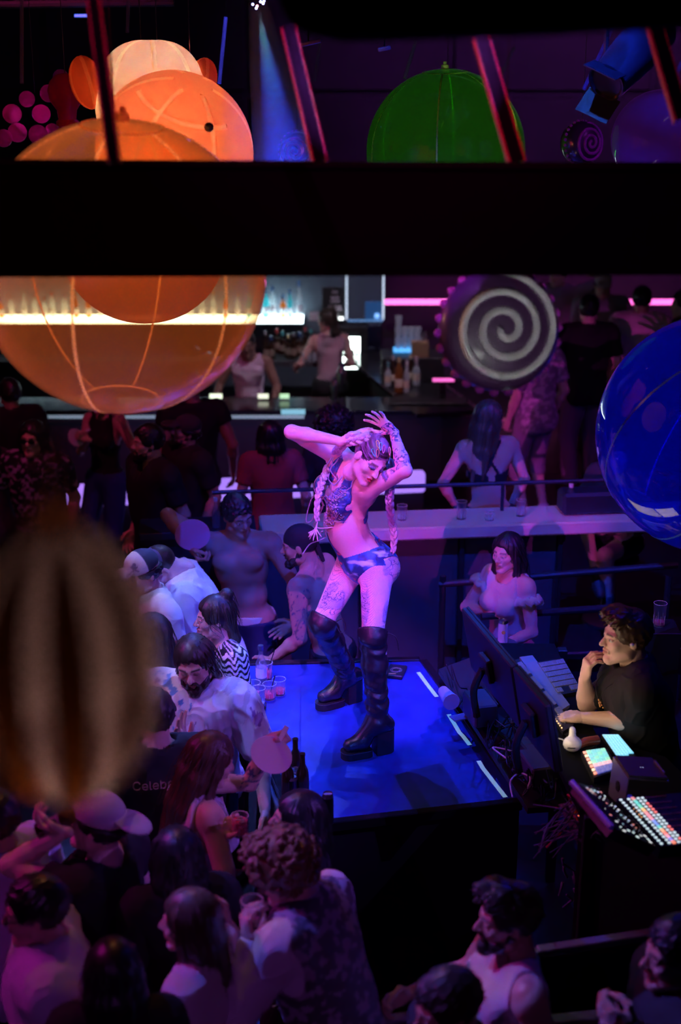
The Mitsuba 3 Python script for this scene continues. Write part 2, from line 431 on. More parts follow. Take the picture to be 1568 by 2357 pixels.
def pose(H=1.75, sex='m', yaw=0, lean=(3, 0, 0), hips=(0, 0), head=(0, 0, 0), R=None, L=None, legs=None, drop=0.0, shrug=0):
    """joints of a standing (or dropped) figure, feet round the origin; R, L: dict(to=offset from the shoulder in the figure's frame, pole=, hand=, palm=, dir=)"""
    s = H / 1.75; f = sex == 'f'; Y = rz(yaw); J = {'s': s, 'sex': sex, 'Y': Y}
    Rp = Y @ rx(-hips[0]) @ ry(hips[1]); Rc = Y @ rx(-lean[0]) @ ry(lean[1]) @ rz(lean[2])
    P = V(0, 0, .95 * s - drop); Rw = Y @ rx(-(lean[0] * .6 + hips[0] * .4)) @ ry(lean[1] * .6 + hips[1] * .4)
    Wp = P + Rw @ V(0, .005, .14) * s; C = Wp + Rc @ V(0, 0, .185) * s; N = C + Rc @ V(0, -.012, .2) * s
    Rh = Y @ rz(head[0]) @ rx(-head[1]) @ ry(head[2])
    HD = N + Rc @ V(0, .012, .075) * s + Rh @ V(0, .016, .075) * s
    J.update(P=P, W=Wp, C=C, N=N, HD=HD, Rp=Rp, Rc=Rc, Rh=Rh, hs=(s * .5 + .5) * (1.0 if not f else .97))
    sw = (.165 if f else .192) * s
    for sd, sg, spec in (('R', 1, R), ('L', -1, L)):
        spec = dict(spec or {}); S = C + Rc @ V(sg * sw, -.01, (.15 + shrug) * s)
        to = spec.get('to', (.05 * sg, .04, -.5)); t = V(*to[1]) if to[0] == 'w' else S + Y @ V(*to) * s
        pole = Y @ V(*spec.get('pole', (.35 * sg, -.9, -.1)))
        E, Wr = ik(S, t, .295 * s, .255 * s, pole)
        J['S' + sd], J['E' + sd], J['H' + sd] = S, E, Wr
        fd = (Wr - E) / np.linalg.norm(Wr - E)
        d = Y @ V(*spec['dir']) if 'dir' in spec else fd
        J['hd' + sd], J['hp' + sd], J['hand' + sd] = d / np.linalg.norm(d), Y @ V(*spec.get('palm', (-sg, .15, 0))), spec.get('hand', 'relax')
        K = (legs or {}).get(sd, {})
        hip = P + Rp @ V(sg * (.092 if f else .088), 0, -.03) * s
        a = K.get('to', (sg * .11, .0 + .05 * sg, .085)); an = Y @ V(a[0], a[1], a[2]) * V(1, 1, 1)
        kn, an = ik(hip, an, .445 * s, .425 * s, Y @ V(*K.get('pole', (sg * .15, 1, 0))))
        td = Y @ V(*K.get('toe', (sg * .25, 1, -.0))); td /= np.linalg.norm(td)
        J['Q' + sd], J['K' + sd], J['A' + sd], J['T' + sd] = hip, kn, an, td
    return J


def reach(J, sd, u, v, dd, hand='hold', palm=None, dir=None, pole=None):
    """puts a wrist where it is seen at (u, v), dd farther than its shoulder"""
    s, sg = J['s'], 1 if sd == 'R' else -1; S = J['S' + sd]; E, Wr = ik(S, at_d(u, v, depth(S) + dd), .295 * s, .255 * s, V(*(pole or (0, 0, -1))))
    J['E' + sd], J['H' + sd], J['hand' + sd] = E, Wr, hand; d = V(*dir) if dir else Wr - E; J['hd' + sd] = d / np.linalg.norm(d)
    if palm: J['hp' + sd] = V(*palm)
    return J


def shift(J, t):
    for k, v in J.items():
        if isinstance(v, np.ndarray) and v.shape == (3,) and k[:2] not in ('hd', 'hp') and k[0] != 'T': J[k] = v + t
    return J


def torso(F, J, g=0.0, k=.035, arms=True, hipsize=1.0, soft=False):
    s, f = J['s'], J['sex'] == 'f'; P, Wp, C, N, Rp, Rc = (J[x] for x in ('P', 'W', 'C', 'N', 'Rp', 'Rc'))
    e = lambda *a: np.asarray(a) * s + g
    F.ell(P + Rp @ V(0, -.005, -.01) * s, e(.168 * hipsize if f else .158, .112, .125), Rp, k)
    F.ell(Wp, e(.122 if f else .142, .088 if f else .1, .15), .5 * (Rp + Rc), k)
    F.ell(C + Rc @ V(0, 0, .0) * s, e(.142 if f else .168, .1 if f else .112, .19), Rc, k)
    for sd, sg in (('R', 1), ('L', -1)):
        F.cap(N + Rc @ V(0, -.012, -.01) * s, J['S' + sd] + (N - J['S' + sd]) * .12, .052 * s + g, .054 * s + g, k)
        F.cap(C + Rc @ V(sg * .09, -.03, .06) * s, J['S' + sd], .07 * s + g, .055 * s + g, k)
        if soft and not f: F.cap(C + Rc @ V(sg * .07, .03, .1) * s, C + Rc @ V(sg * .06, .03, -.12) * s, .085 * s + g, .09 * s + g, .08)
        elif f: F.ell(C + Rc @ V(sg * .072, .088, .005) * s, e(.06, .055, .06), Rc, .02)
        else: F.ell(C + Rc @ V(sg * .08, .078, .06) * s, e(.078, .04, .06), Rc, .03)
        F.ell(P + Rp @ V(sg * .078, -.062, -.045) * s, e(.088, .08, .09), Rp, k)
    return F


def arm(F, J, sd, g=0.0, upto=2.0, k=.02):
    """upto: 1 = to the elbow, 2 = to the wrist"""
    s, f = J['s'], J['sex'] == 'f'; S, E, Wr = J['S' + sd], J['E' + sd], J['H' + sd]; m = .86 if f else 1.0
    t = min(upto, 1.0); rr = lambda a: a * s * m + g
    F.cap(S, S + (E - S) * t, rr(.056), rr(.056 + (.041 - .056) * t), k); F.ell(S + (E - S) * .08, np.full(3, rr(.06)), None, k)
    if t == 1.0: F.cap(S + (E - S) * .25, S + (E - S) * .7, rr(.05), rr(.044), k)
    if upto > 1:
        t2 = min(upto - 1, 1.0); mid = E + (Wr - E) * .3
        if t2 > .3: F.cap(E, mid, rr(.041), rr(.042), k); F.cap(mid, E + (Wr - E) * t2, rr(.042), rr(.042 + (.027 - .042) * (t2 - .3) / .7), k)
        else: F.cap(E, E + (Wr - E) * t2, rr(.041), rr(.042), k)
    return F


def leg(F, J, sd, g=0.0, upto=2.0, k=.03, start=0.0):
    s, f = J['s'], J['sex'] == 'f'; Q, K, A = J['Q' + sd], J['K' + sd], J['A' + sd]
    rr = lambda a: a * s * (1.02 if f else 1.0) + g
    t = min(upto, 1.0); F.cap(Q + (K - Q) * start, Q + (K - Q) * t, rr(.087 - .034 * start), rr(.087 - .034 * t), k)
    if upto > 1:
        t2 = upto - 1; F.cap(K, K + (A - K) * t2, rr(.052), rr(.052 - .018 * t2), k)
        if g < .03:
            back = -J['T' + sd]; back = back - (A - K) * (back @ (A - K)) / ((A - K) @ (A - K))
            if t2 > .4: F.cap(K + (A - K) * .18 + back * .022 * s, K + (A - K) * .45 + back * .016 * s, rr(.044), rr(.038), k)
    return F


def foot(F, J, sd, g=0.0, k=.02):
    s = J['s'] * (.92 if J['sex'] == 'f' else 1); A, t = J['A' + sd], J['T' + sd]; dn = V(0, 0, -1)
    F.cap(A, A + dn * .045 * s - t * .03 * s, .036 * s + g, .036 * s + g, k)
    F.cap(A + dn * .03 * s, A + t * .13 * s + dn * .055 * s, .036 * s + g, .028 * s + g, k); F.cap(A + t * .1 * s + dn * .056 * s, A + t * .165 * s + dn * .06 * s, .034 * s + g, .024 * s + g, k)
    return F


def neck(F, J):
    r = (.047 if J['sex'] == 'f' else .056) * J['s']
    return F.cap(J['N'] + J['Rc'] @ V(0, -.01, -.02), J['HD'] + J['Rh'] @ V(0, -.03, -.05), r * 1.08, r, .03)


def hand_at(J, sd, h):
    m = hand_mesh(J['hand' + sd], h); v = m.vertices * (J['s'] * (.9 if J['sex'] == 'f' else 1.0))
    y = J['hd' + sd]; z = -(J['hp' + sd] - y * (J['hp' + sd] @ y)); z /= np.linalg.norm(z) + 1e-9; x = np.cross(y, z); fc = m.faces
    # the template is a right hand: thumb on -x when the palm faces -z and the fingers point to +y
    if sd == 'L': v = v * V(-1, 1, 1); fc = fc[:, ::-1]
    return trimesh.Trimesh(v @ np.stack([x, y, z], 1).T + J['H' + sd], fc, process=False)


def body_mesh(J, h=.012, hh=.006, hands=.005, legs=True, feet=True, open_mouth=False, hipsize=1.0):
    F = Field(); torso(F, J, hipsize=hipsize); neck(F, J)
    for sd in 'RL':
        arm(F, J, sd)
        if legs:
            leg(F, J, sd)
            if feet: foot(F, J, sd)
    b = F.mesh(h); hm = head_mesh(J['sex'], hh, open_mouth)
    parts = [b, trimesh.Trimesh(hm.vertices * J['hs'] @ J['Rh'].T + J['HD'], hm.faces, process=False)]
    if hands: parts += [hand_at(J, sd, hands) for sd in 'RL']
    return union(parts)


def head_local(J, v): return (np.asarray(v) - J['HD']) @ J['Rh'] / J['hs']
def to_head(J, m): return trimesh.Trimesh(m.vertices * J['hs'] @ J['Rh'].T + J['HD'], m.faces, process=False)


# hair, in head space
def hair_mesh(style, h=.007, seed=0, length=.25):
    F = Field(); Z = V(0, 0, 1)
    def cap_(g, front=.075, low=-.055):
        F.ell((0, -.022, .03), (.077 + g, .098 + g, .093 + g), k=.01)
        F.ell((0, .085, -.045), (.08, .07, .085 + .0), k=.02, mode='s')
        F.cap((-.034, front + .03, .032), (.034, front + .03, .032), .042, k=.02, mode='s')
        F.cap((-.1, .03, -.06), (.1, .03, -.06), .048, k=.015, mode='s')
        F.cut((0, 0, low), (0, .35, -1), k=.02)
    if style == 'short': cap_(.011)
    elif style == 'under': cap_(.009, low=-.05); F.cut((0, 0, .03), (0, -.1, 1), .01)
    elif style == 'quiff':
        cap_(.009); F.chain([(-.05, .055, .1), (0, .075, .115), (.045, .055, .105)], .024, .03); F.chain([(-.03, .02, .115), (.03, .02, .12)], .028, .03)
    elif style == 'buzz': cap_(.004)
    elif style == 'curly': cap_(.032, .082, -.05); F.sph((0, .06, .105), .04, .03)
    elif style == 'afro': F.ell((0, -.03, .045), (.15, .15, .14), k=.01); F.ell((0, .12, -.04), (.075, .09, .1), k=.02, mode='s')
    elif style in ('long', 'longwavy', 'bun', 'slick', 'mid'):
        cap_(.012 if style != 'longwavy' else .018, low=-.16)
        if style == 'bun': F.ell((0, -.085, .12), (.042, .04, .04), k=.02); F.chain([(-.04, -.09, -.03), (-.035, -.1, -.13), (-.03, -.09, -.19)], [.03, .03, .012], .03); F.chain([(.03, -.09, -.03), (.04, -.1, -.15), (.03, -.08, -.2)], [.035, .03, .012], .03)
        elif style == 'slick': F.chain([(-.07, -.02, -.02), (-.082, -.03, -.1), (-.08, -.02, -.17)], [.026, .024, .012], .02); F.chain([(.07, -.02, -.02), (.082, -.03, -.1), (.08, -.02, -.17)], [.026, .024, .012], .02); F.chain([(-.03, -.09, 0), (-.03, -.09, -.16)], [.05, .03], .03); F.chain([(.03, -.09, 0), (.03, -.09, -.16)], [.05, .03], .03)
        else:
            for x in np.linspace(-.075, .075, 6):
                yb = -.085 + 3.5 * x * x * 2; w = 1 + .25 * math.sin(x * 90 + seed)
                F.chain([(x * .8, yb + .02, .03), (x, yb - .012, -.08), (x * 1.15, yb - .018, -.08 - length * .5), (x * 1.05, yb - .012, -.08 - length * w)], [.034, .034, .031, .012], .025)
            for s in (-1, 1): F.chain([(s * .066, .01, .06), (s * .084, .005, -.03), (s * .088, .0, -.14), (s * .082, -.005, -.1 - length * .6)], [.022, .021, .024, .01], .02)
    rng = np.random.default_rng(seed + 5)
    if style in ('curly', 'afro'):
        base = F.mesh(.012); n_ = vnormals(base); ids = rng.permutation(len(base.vertices))[:520]; r0 = .0125 if style == 'curly' else .013
        for i in ids:
            p = base.vertices[i] + n_[i] * rng.uniform(-.006, .014)
            if style == 'curly' and p[1] > .07 and p[2] < .05: continue
            t_ = np.cross(n_[i], rng.normal(0, 1, 3)); t_ /= np.linalg.norm(t_); F.cap(p, p + t_ * r0 * rng.uniform(.3, 1.3), r0 * rng.uniform(.55, 1.0), r0 * .6, .004)
    elif style in ('short', 'quiff', 'under'):
        base = F.mesh(.012); n_ = vnormals(base); ids = rng.permutation(len(base.vertices))[:420]
        for i in ids:
            p = base.vertices[i]; d = n_[i] * .35 + V(rng.normal(0, .25), .8 if p[2] > .06 else -.5, -.2 if p[2] > .06 else -.7); d /= np.linalg.norm(d); L = rng.uniform(.010, .020) * (1.35 if style == 'quiff' and p[2] > .07 else 1)
            if p[2] < 0: L *= .6
            F.cap(p - n_[i] * .004, p + d * L - n_[i] * .004, .0062, .0034, .006)
    m = F.mesh(min(h, .006)) if style != 'buzz' else F.mesh(h)
    if style in ('long', 'longwavy', 'bun', 'slick', 'mid'):
        v = m.vertices; a = np.arctan2(v[:, 0], -(v[:, 1] + .02)); w = meshkit.fbm(np.stack([a * 11, v[:, 2] * (7 if style != 'longwavy' else 14), v[:, 1] * 5], 1), 3, seed)
        m.vertices = v + vnormals(m) * ((w - .5) * .024 * np.clip((.125 - v[:, 2]) / .06, .12, 1))[:, None]
        ts = []; top = np.where((v[:, 2] > -.02) & (v[:, 1] < .04))[0]; n_ = vnormals(m)
        for i in rng.permutation(top)[:70]:
            p = v[i] + n_[i] * .002; ln = length if style in ('long', 'longwavy') else .12
            dn = V(n_[i][0] * .2, -.1, -1); q = [p, p + n_[i] * .006 + dn * .03, V(p[0] * 1.15, min(p[1], -.0) - .02, p[2] - .09) + rng.normal(0, .006, 3)]
            if style in ('long', 'longwavy', 'slick'): q.append(q[-1] + V(rng.normal(0, .012), rng.normal(0, .01) - .01, -ln * rng.uniform(.4, .8)))
            ts.append(tube(bez(q, 4), np.linspace(.0022, .0007, 4 * (len(q) - 1) + 1), 4))
        if ts: m = cat([m] + ts)
    return m


def beard_mesh(full=True, h=.005):
    F = Field()
    for s in (-1, 1):
        F.cap((s * .058, .0, -.04), (s * .04, .042, -.082), .0195, .0215, .03); F.cap((s * .04, .042, -.082), (0, .079, -.108), .021, .021, .03)
        F.cap((s * .02, .088, -.05), (0, .0965, -.045), .0055, .006, .004); F.cap((s * .022, .086, -.052), (s * .026, .078, -.085), .006, .01, .006)
    F.sph((0, .08, -.108), .02, .02); F.ell((0, .096, -.062), (.021, .02, .0105), k=.004, mode='s')
    F.ell((0, .094, -.012), (.03, .03, .03), k=.004, mode='s')
    m = F.mesh(h); return rumple(m, .003, .01, 3)


def cap_mesh(back=False, h=.006, brim=True):
    F = Field(); F.ell((0, -.012, .048), (.087, .105, .085), k=.01); F.cut((0, 0, .03), (0, -.12, -1), k=.004)
    b = Field(); b.ell((0, .125, .04), (.07, .08, .02), rx(-14), k=.01); b.ell((0, .125, .028), (.085, .095, .02), rx(-14), k=.004, mode='s'); 
    m = union([F.mesh(h), b.mesh(.004)]) if brim else F.mesh(h)
    if back: m.vertices = m.vertices * V(-1, -1, 1) + V(0, -.02, 0)
    return m

def shirt_mesh(J, kind='tee', g=.016, h=.012, hem=.12, sleeve=.6, neckr=.075, scoop=0.0, seed=1, fold=.006):
    """a garment of the upper body. kind: tee, long, tank, vest; scoop lowers the neckline"""
    s, f = J['s'], J['sex'] == 'f'; F = Field(); torso(F, J, g, .05 if g > .015 else .04, soft=g > .015)
    P, Wp, C, N, Rp, Rc = (J[x] for x in ('P', 'W', 'C', 'N', 'Rp', 'Rc'))
    if g > .02: F.cap(C, P, .12 * s + g, .135 * s + g, .05)
    sl = []
    if kind in ('tee', 'long'):
        for sd in 'RL':
            S, E, Wr = J['S' + sd], J['E' + sd], J['H' + sd]
            if kind == 'long': arm(F, J, sd, g * .7, 1.93, .03)
            else:
                Q = Field(); arm(Q, J, sd, g * 1.1, min(sleeve + .12, 1.0), .03); Q.cut(S + (E - S) * sleeve, E - S, .004); sl.append(Q.mesh(h))
    else:
        w = {'tank': .07, 'vest': .062, 'cami': .085}[kind]
        for sd, sg in (('R', 1), ('L', -1)):
            F.cap(J['S' + sd] + Rc @ V(sg * .02, 0, .06) * s, J['S' + sd] + Rc @ V(sg * .045, 0, -.13) * s, w * s, w * s, .02, mode='s')
    F.cut(P - Rp @ V(0, 0, hem) * s, -Rp[:, 2], .006)
    F.cap(N + Rc @ V(0, .0, .02) * s, N + Rc @ V(0, .03, .15) * s, neckr * s, neckr * s, .01, mode='s')
    if scoop: F.cap(N + Rc @ V(0, .1, .02) * s, C + Rc @ V(0, .16, .2 - scoop) * s, .07 * s, .06 * s, .02, mode='s')
    m = F.mesh(h)
    if sl: m = union([m] + sl)
    if fold:
        rumple(m, fold, .11, seed, (1, 1, 2.2), 3); v = m.vertices; q = meshkit.fbm(v / V(.07, .07, .24) + meshkit.noise(v * 6, 3)[:, None] * 1.6, 2, seed + 4); rid = 1 - np.abs(q - .5) * 5
        m.vertices = v + vnormals(m) * (np.clip(rid, 0, 1) ** 2 * fold * .9)[:, None]
    return m


def pants_mesh(J, g=.02, h=.014, top=.06, upto=1.9, seed=2, fold=.006):
    s = J['s']; F = Field(); P, Rp = J['P'], J['Rp']; T_ = Field()
    torso(F, J, min(g, .012), .04)
    for sd in 'RL': leg(F, J, sd, g, upto, .03)
    F.cut(P + Rp @ V(0, 0, top) * s, Rp[:, 2], .004)
    m = F.mesh(h)
    if fold: rumple(m, fold, .12, seed, (1, 1, 1.6), 3)
    return m


def shoes_mesh(J, sd, g=.012, h=.01):
    F = Field(); foot(F, J, sd, g); m = F.mesh(h); lo = m.vertices[:, 2].min()
    return m


SKIN = {'fair': V(.78, .52, .42), 'tan': V(.6, .37, .26), 'brown': V(.36, .2, .13), 'dark': V(.2, .11, .075), 'pale': V(.85, .6, .5)}
HAIR = {'black': V(.012, .01, .01), 'dark': V(.03, .018, .012), 'brown': V(.075, .04, .022), 'auburn': V(.16, .06, .03)}


def person(label, J, skin='tan', hair=('short', 'dark'), shirt=None, pants=None, shoes=(.03, .03, .03), cap=None, beard=None, h=.013, hh=.006, hands=.005, group=None,
           open_mouth=False, closed=False, body_paint=None, lips=None, makeup=False, barefoot=False, hipsize=1.0):
    key = thing('person', label, 'person', group)
    sk = SKIN[skin] if isinstance(skin, str) else V(*skin); hc = HAIR[hair[1]] if isinstance(hair[1], str) else V(*hair[1])
    J['skin'], J['key'], J['hairc'] = sk, key, hc
    b = body_mesh(J, h, hh, hands, open_mouth=open_mouth, hipsize=hipsize)
    col = np.tile(sk, (len(b.vertices), 1)) * (1 + .08 * (meshkit.fbm(b.vertices * 14, 3, 5) - .5))[:, None]
    loc = head_local(J, b.vertices); near = np.where((np.abs(loc) < .15).all(1))[0]
    sub = col[near].copy(); face_paint(loc[near], sub, sk, hc, lips, closed=closed, makeup=makeup); col[near] = sub
    if body_paint: body_paint(b.vertices, col, J)
    part(key, 'body', b, 'm_skin', smooth=True, color=col)
    if hair[0]:
        if cap and hair[0] == 'short': hair = ('under',) + tuple(hair[1:])
        hm = hair_mesh(hair[0], h=.0055 if hh < .006 else .008, seed=len(scene), **(hair[2] if len(hair) > 2 else {}))
        w = meshkit.fbm(hm.vertices * V(60, 60, 12), 2, 8)[:, None]
        part(key, 'hair', to_head(J, hm), 'm_hair', smooth=True, color=hc * (.55 + .9 * w))
    if beard: 
        bm = beard_mesh(h=max(.004, hh * .8)); part(key, 'beard', to_head(J, bm), 'm_hair', smooth=True, color=hc * .8)
    if cap:
        cm = cap_mesh(cap.get('back', False), .006, cap.get('brim', True))
        c = np.tile(V(*cap['color']), (len(cm.vertices), 1))
        if 'paint' in cap: cap['paint'](cm.vertices, c)
        part(key, 'cap', to_head(J, cm), 'm_cloth', smooth=True, color=c)
    if shirt:
        sp = dict(shirt); c0 = sp.pop('color'); paint = sp.pop('paint', None); nm = sp.pop('name', 'shirt'); lb = sp.pop('label', None)
        m = shirt_mesh(J, h=sp.pop('h', h), **sp); c = np.tile(V(*c0), (len(m.vertices), 1))
        if paint: paint(m.vertices, c, J)
        part(key, nm, m, 'm_cloth', smooth=True, color=c, label=lb)
    if pants:
        sp = dict(pants); c0 = sp.pop('color'); nm = sp.pop('name', 'trousers')
        m = pants_mesh(J, h=max(h, .014), **sp); part(key, nm, m, 'm_cloth', smooth=True, color=V(*c0))
    if shoes is not None:
        for sd in 'RL': part(key, 'shoe', shoes_mesh(J, sd), 'm_matte', smooth=True, color=V(*shoes))
    return key


def stand(u, v, floor, J):
    """moves the figure so that its head is seen at (u, v) while its feet stand on the floor"""
    p = at_z(u, v, floor + J['HD'][2]); return shift(J, V(p[0] - J['HD'][0], p[1] - J['HD'][1], floor))


def seat(u, v, d, J):
    """moves the figure so that its head is at depth d"""
    return shift(J, at_d(u, v, d) - J['HD'])

# ------------------------------------------------------------------ the room
def fine(scale, a, b):
    def fn(p, n, uv):
        w = mikit.fbm(p.x * scale, p.y * scale, p.z * scale, 3); return mikit.mix(a, b, w)
    return mikit.proc(fn)


pri('m_floor', fine(3.0, (.006, .006, .007), (.016, .016, .018)), .45)
pri('m_wall', fine(2.0, (.03, .026, .04), (.06, .05, .07)), .7)
pri('m_ceiling', (.02, .018, .026), .8)
pri('m_matteblack', (.008, .008, .009), .95, specular=.05)
pri('m_panel', (.05, .05, .06), .45)
pri('m_white', (.7, .7, .74), .5)


def stage_floor(p, n, uv):
    w = mikit.fbm(p.x * 2.2, p.y * 2.2, 0, 4); s = mikit.fbm(p.x * 9, p.y * 9, 3, 3)
    g = mikit.smoothstep(.45, .7, mikit.fbm(p.x * 3.1 + 7, p.y * 2.1, 5, 3))
    return mikit.mix((.010, .028, .20), (.022, .055, .36), w) * (.75 + .5 * s) * (1 - .35 * g)


scene['m_stage'] = {'type': 'principled', 'base_color': mikit.proc(stage_floor), 'roughness': .36, 'specular': .5}
FLOOR = box((0, 8.5, -.06), (17, 22, .12), b=0)
struct('floor', FLOOR, 'm_floor')
struct('ceiling', box((0, 8.5, 7.06), (17, 22, .12), b=0), 'm_ceiling')
struct('wall_back', box((0, 17.1, 3.5), (17, .2, 7.0), b=0), 'm_wall')
struct('wall_left', box((-8.1, 8.5, 3.5), (.2, 22, 7.0), b=0), 'm_wall')
struct('wall_right', box((8.1, 8.5, 3.5), (.2, 22, 7.0), b=0), 'm_wall')
# acoustic panels of the back wall, high up
for i in range(7):
    for j in range(3):
        part('wall_back', 'panel', box((-7 + 2.3 * i + .2, 16.97, 3.15 + 1.15 * j), (2.24, .06, 1.08), b=.02), 'm_wall')

# the raised terrace at the right behind the drink rail
e_l, e_r = at_z(600, 1222, 1.42), at_z(1470, 1192, 1.42)
ex = (e_r - e_l) / np.linalg.norm(e_r - e_l); ey = np.cross(V(0, 0, 1), ex); ER = np.stack([ex, ey, V(0, 0, 1)], 1)
eL = np.linalg.norm(e_r - e_l)
def on_rail(x, y, z): return e_l * V(1, 1, 0) + ex * x + ey * y + V(0, 0, z)
struct('floor_terrace', box(on_rail(eL / 2 + 1.3, 4.1, .2), (eL + 2.6, 7.9, .4), ER, b=.01), 'm_floor')
tw = thing('terrace_wall', kind='structure')
for i in range(3):
    part(tw, 'panel', box(on_rail(.33 + i * .66, .1, .7), (.63, .05, 1.36), ER, b=.01), 'm_panel')
part(tw, 'frame', cat([box(on_rail(1.0, .13, .7), (2.0, .04, 1.38), ER)] + [box(on_rail(i * .66, .08, .7), (.03, .09, 1.38), ER) for i in range(4)]), 'm_black')
key = thing('drink_rail', 'long white drink rail counter with glasses, behind the dancer', 'counter')
part(key, 'counter_top', box(on_rail(eL / 2 + .3, .14, 1.42 - .045), (eL + .6, .36, .09), ER, b=.012), 'm_white')
for i in range(5): part(key, 'bracket', box(on_rail(.4 + i * .8, .2, 1.3), (.05, .2, .14), ER), 'm_black')
rk = thing('terrace_railing', 'thin black metal railing standing on the white drink rail', 'railing')
for i, x in enumerate((.55, 1.62, 2.35, 3.3)):
    part(rk, 'post', cyl(on_rail(x, .24, 1.42), on_rail(x, .24, 1.62), .012, 8), 'm_black')
part(rk, 'top_bar', cyl(on_rail(-.3, .24, 1.61), on_rail(eL + .3, .24, 1.61), .014, 8), 'm_black')

# ------------------------------------------------------------------ the go-go stage
SZ = 1.0
s_bl, s_br, s_fr, s_fl = [at_z(u, v, SZ) * V(1, 1, 0) for u, v in ((545, 1533), (967, 1522), (1197, 1840), (690, 1897))]
s_e = (s_fr - s_br) / np.linalg.norm(s_fr - s_br); s_w = (s_br - s_bl) / np.linalg.norm(s_br - s_bl); s_n = V(s_e[1], -s_e[0], 0) * (1 if V(s_e[1], -s_e[0], 0) @ s_w > 0 else -1)


def slab(poly, z0, z1):
    import shapely
    p = shapely.Polygon([q[:2] for q in poly]); m = trimesh.creation.extrude_polygon(p, z1 - z0, engine='earcut'); return xf(m, None, (0, 0, z0))


st = thing('stage', 'low square stage with a glossy blue vinyl floor under the dancer', 'stage')
part(st, 'floor_sheet', slab([s_bl, s_fl, s_fr, s_br], SZ - .02, SZ), 'm_stage')
part(st, 'base', slab([s_bl * .995, s_fl, s_fr, s_br], .0, SZ - .02), 'm_black')
def edge_bar(a, b, w, h, z, off):
    d = b - a; L = np.linalg.norm(d); d /= L; n = V(d[1], -d[0], 0)
    return box((a + b) / 2 + n * off + V(0, 0, z), (L, w, h), np.stack([d, -n, V(0, 0, 1)], 1) if True else None, b=.004)
for a, b, off in ((s_bl, s_fl, .02), (s_fl, s_fr, .02), (s_fr, s_br, .02), (s_br, s_bl, .02)):
    part(st, 'edge_trim', edge_bar(a, b, .045, .05, SZ - .012, off), 'm_blackgloss')
n_l = V(s_fl[1] - s_bl[1], -(s_fl[0] - s_bl[0]), 0); n_l /= np.linalg.norm(n_l); n_l = n_l if n_l[0] < 0 else -n_l
part(st, 'side_panel', box((s_bl + s_fl) / 2 + n_l * .05 + V(0, 0, .5), (np.linalg.norm(s_fl - s_bl) * .98, .03, .92), np.stack([(s_fl - s_bl) / np.linalg.norm(s_fl - s_bl), n_l, V(0, 0, 1)], 1)), 'm_panel')
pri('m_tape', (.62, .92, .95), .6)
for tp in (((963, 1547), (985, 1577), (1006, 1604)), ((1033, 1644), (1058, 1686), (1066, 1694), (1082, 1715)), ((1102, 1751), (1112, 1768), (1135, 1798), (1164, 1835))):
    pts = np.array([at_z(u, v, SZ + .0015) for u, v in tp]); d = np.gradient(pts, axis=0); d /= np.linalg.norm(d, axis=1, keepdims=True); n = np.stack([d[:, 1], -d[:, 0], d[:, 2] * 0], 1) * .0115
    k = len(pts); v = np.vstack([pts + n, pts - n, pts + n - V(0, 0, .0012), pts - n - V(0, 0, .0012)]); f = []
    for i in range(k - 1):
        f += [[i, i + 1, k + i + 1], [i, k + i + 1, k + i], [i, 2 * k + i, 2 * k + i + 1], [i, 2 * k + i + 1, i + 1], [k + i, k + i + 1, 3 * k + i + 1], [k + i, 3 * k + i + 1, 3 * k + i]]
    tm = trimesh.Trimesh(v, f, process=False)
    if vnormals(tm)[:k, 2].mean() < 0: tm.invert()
    part(st, 'marking_tape', tm, 'm_tape', label='pale cyan strip of marking tape with added glow', emit=(.08, .24, .32))  # emission added so the tape reads brighter than the lamps make it

# ------------------------------------------------------------------ the dancer
def dancer():
    A = at_y
    s = 1.66 / 1.75; J = {'s': s, 'sex': 'f', 'hs': .95}
    J['P'] = A(842, 1285, 6.76)
    J['W'] = A(798, 1210, 6.74)
    SR, SL = A(779, 1050, 6.82), A(846, 1126, 6.62)
    x = SR - SL; x /= np.linalg.norm(x)
    up = V(.02, -.12, 1); up -= x * (up @ x); up /= np.linalg.norm(up); J['Rc'] = np.stack([x, np.cross(up, x), up], 1)
    J['C'] = (SR + SL) / 2 - up * .125; J['N'] = (SR + SL) / 2 + up * .045
    fw = V(-.78, -.6, -.12); fw /= np.linalg.norm(fw); pu = V(.1, -.05, 1); pu -= fw * (pu @ fw); pu /= np.linalg.norm(pu); J['Rp'] = np.stack([np.cross(fw, pu), fw, pu], 1)
    hf = V(.36, -.80, -.50); hf /= np.linalg.norm(hf); hu = V(.50, 0, 1.0); hu -= hf * (hu @ hf); hu /= np.linalg.norm(hu); J['Rh'] = np.stack([np.cross(hf, hu), hf, hu], 1)
    J['HD'] = A(853, 1056, 6.58)
    J['SR'], J['SL'] = SR, SL
    J['ER'], J['HR'] = A(671, 994, 6.72), A(786, 1016, 6.62)
    J['EL'], J['HL'] = A(932, 1083, 6.46), A(906, 993, 6.60)
    J['hdR'] = V(.9, .05, .42); J['hpR'] = V(.2, .15, -1); J['handR'] = 'flat'
    J['hdL'] = V(-.62, -.1, .52); J['hpL'] = V(-.25, -.85, -.35); J['handL'] = 'fan'
    J['QR'], J['QL'] = J['P'] + J['Rp'] @ V(.088, 0, -.035), J['P'] + J['Rp'] @ V(-.088, 0, -.035)
    J['KR'], J['KL'] = A(742, 1432, 6.68), A(858, 1462, 6.52)
    J['AR'], J['AL'] = A(802, 1556, 7.05), A(871, 1662, 6.48)
    J['TR'], J['TL'] = V(-.86, -.5, 0), V(-.93, -.36, 0)
    J['Y'] = np.eye(3)
    for k in ('hdR', 'hdL'): J[k] = J[k] / np.linalg.norm(J[k])
    return J


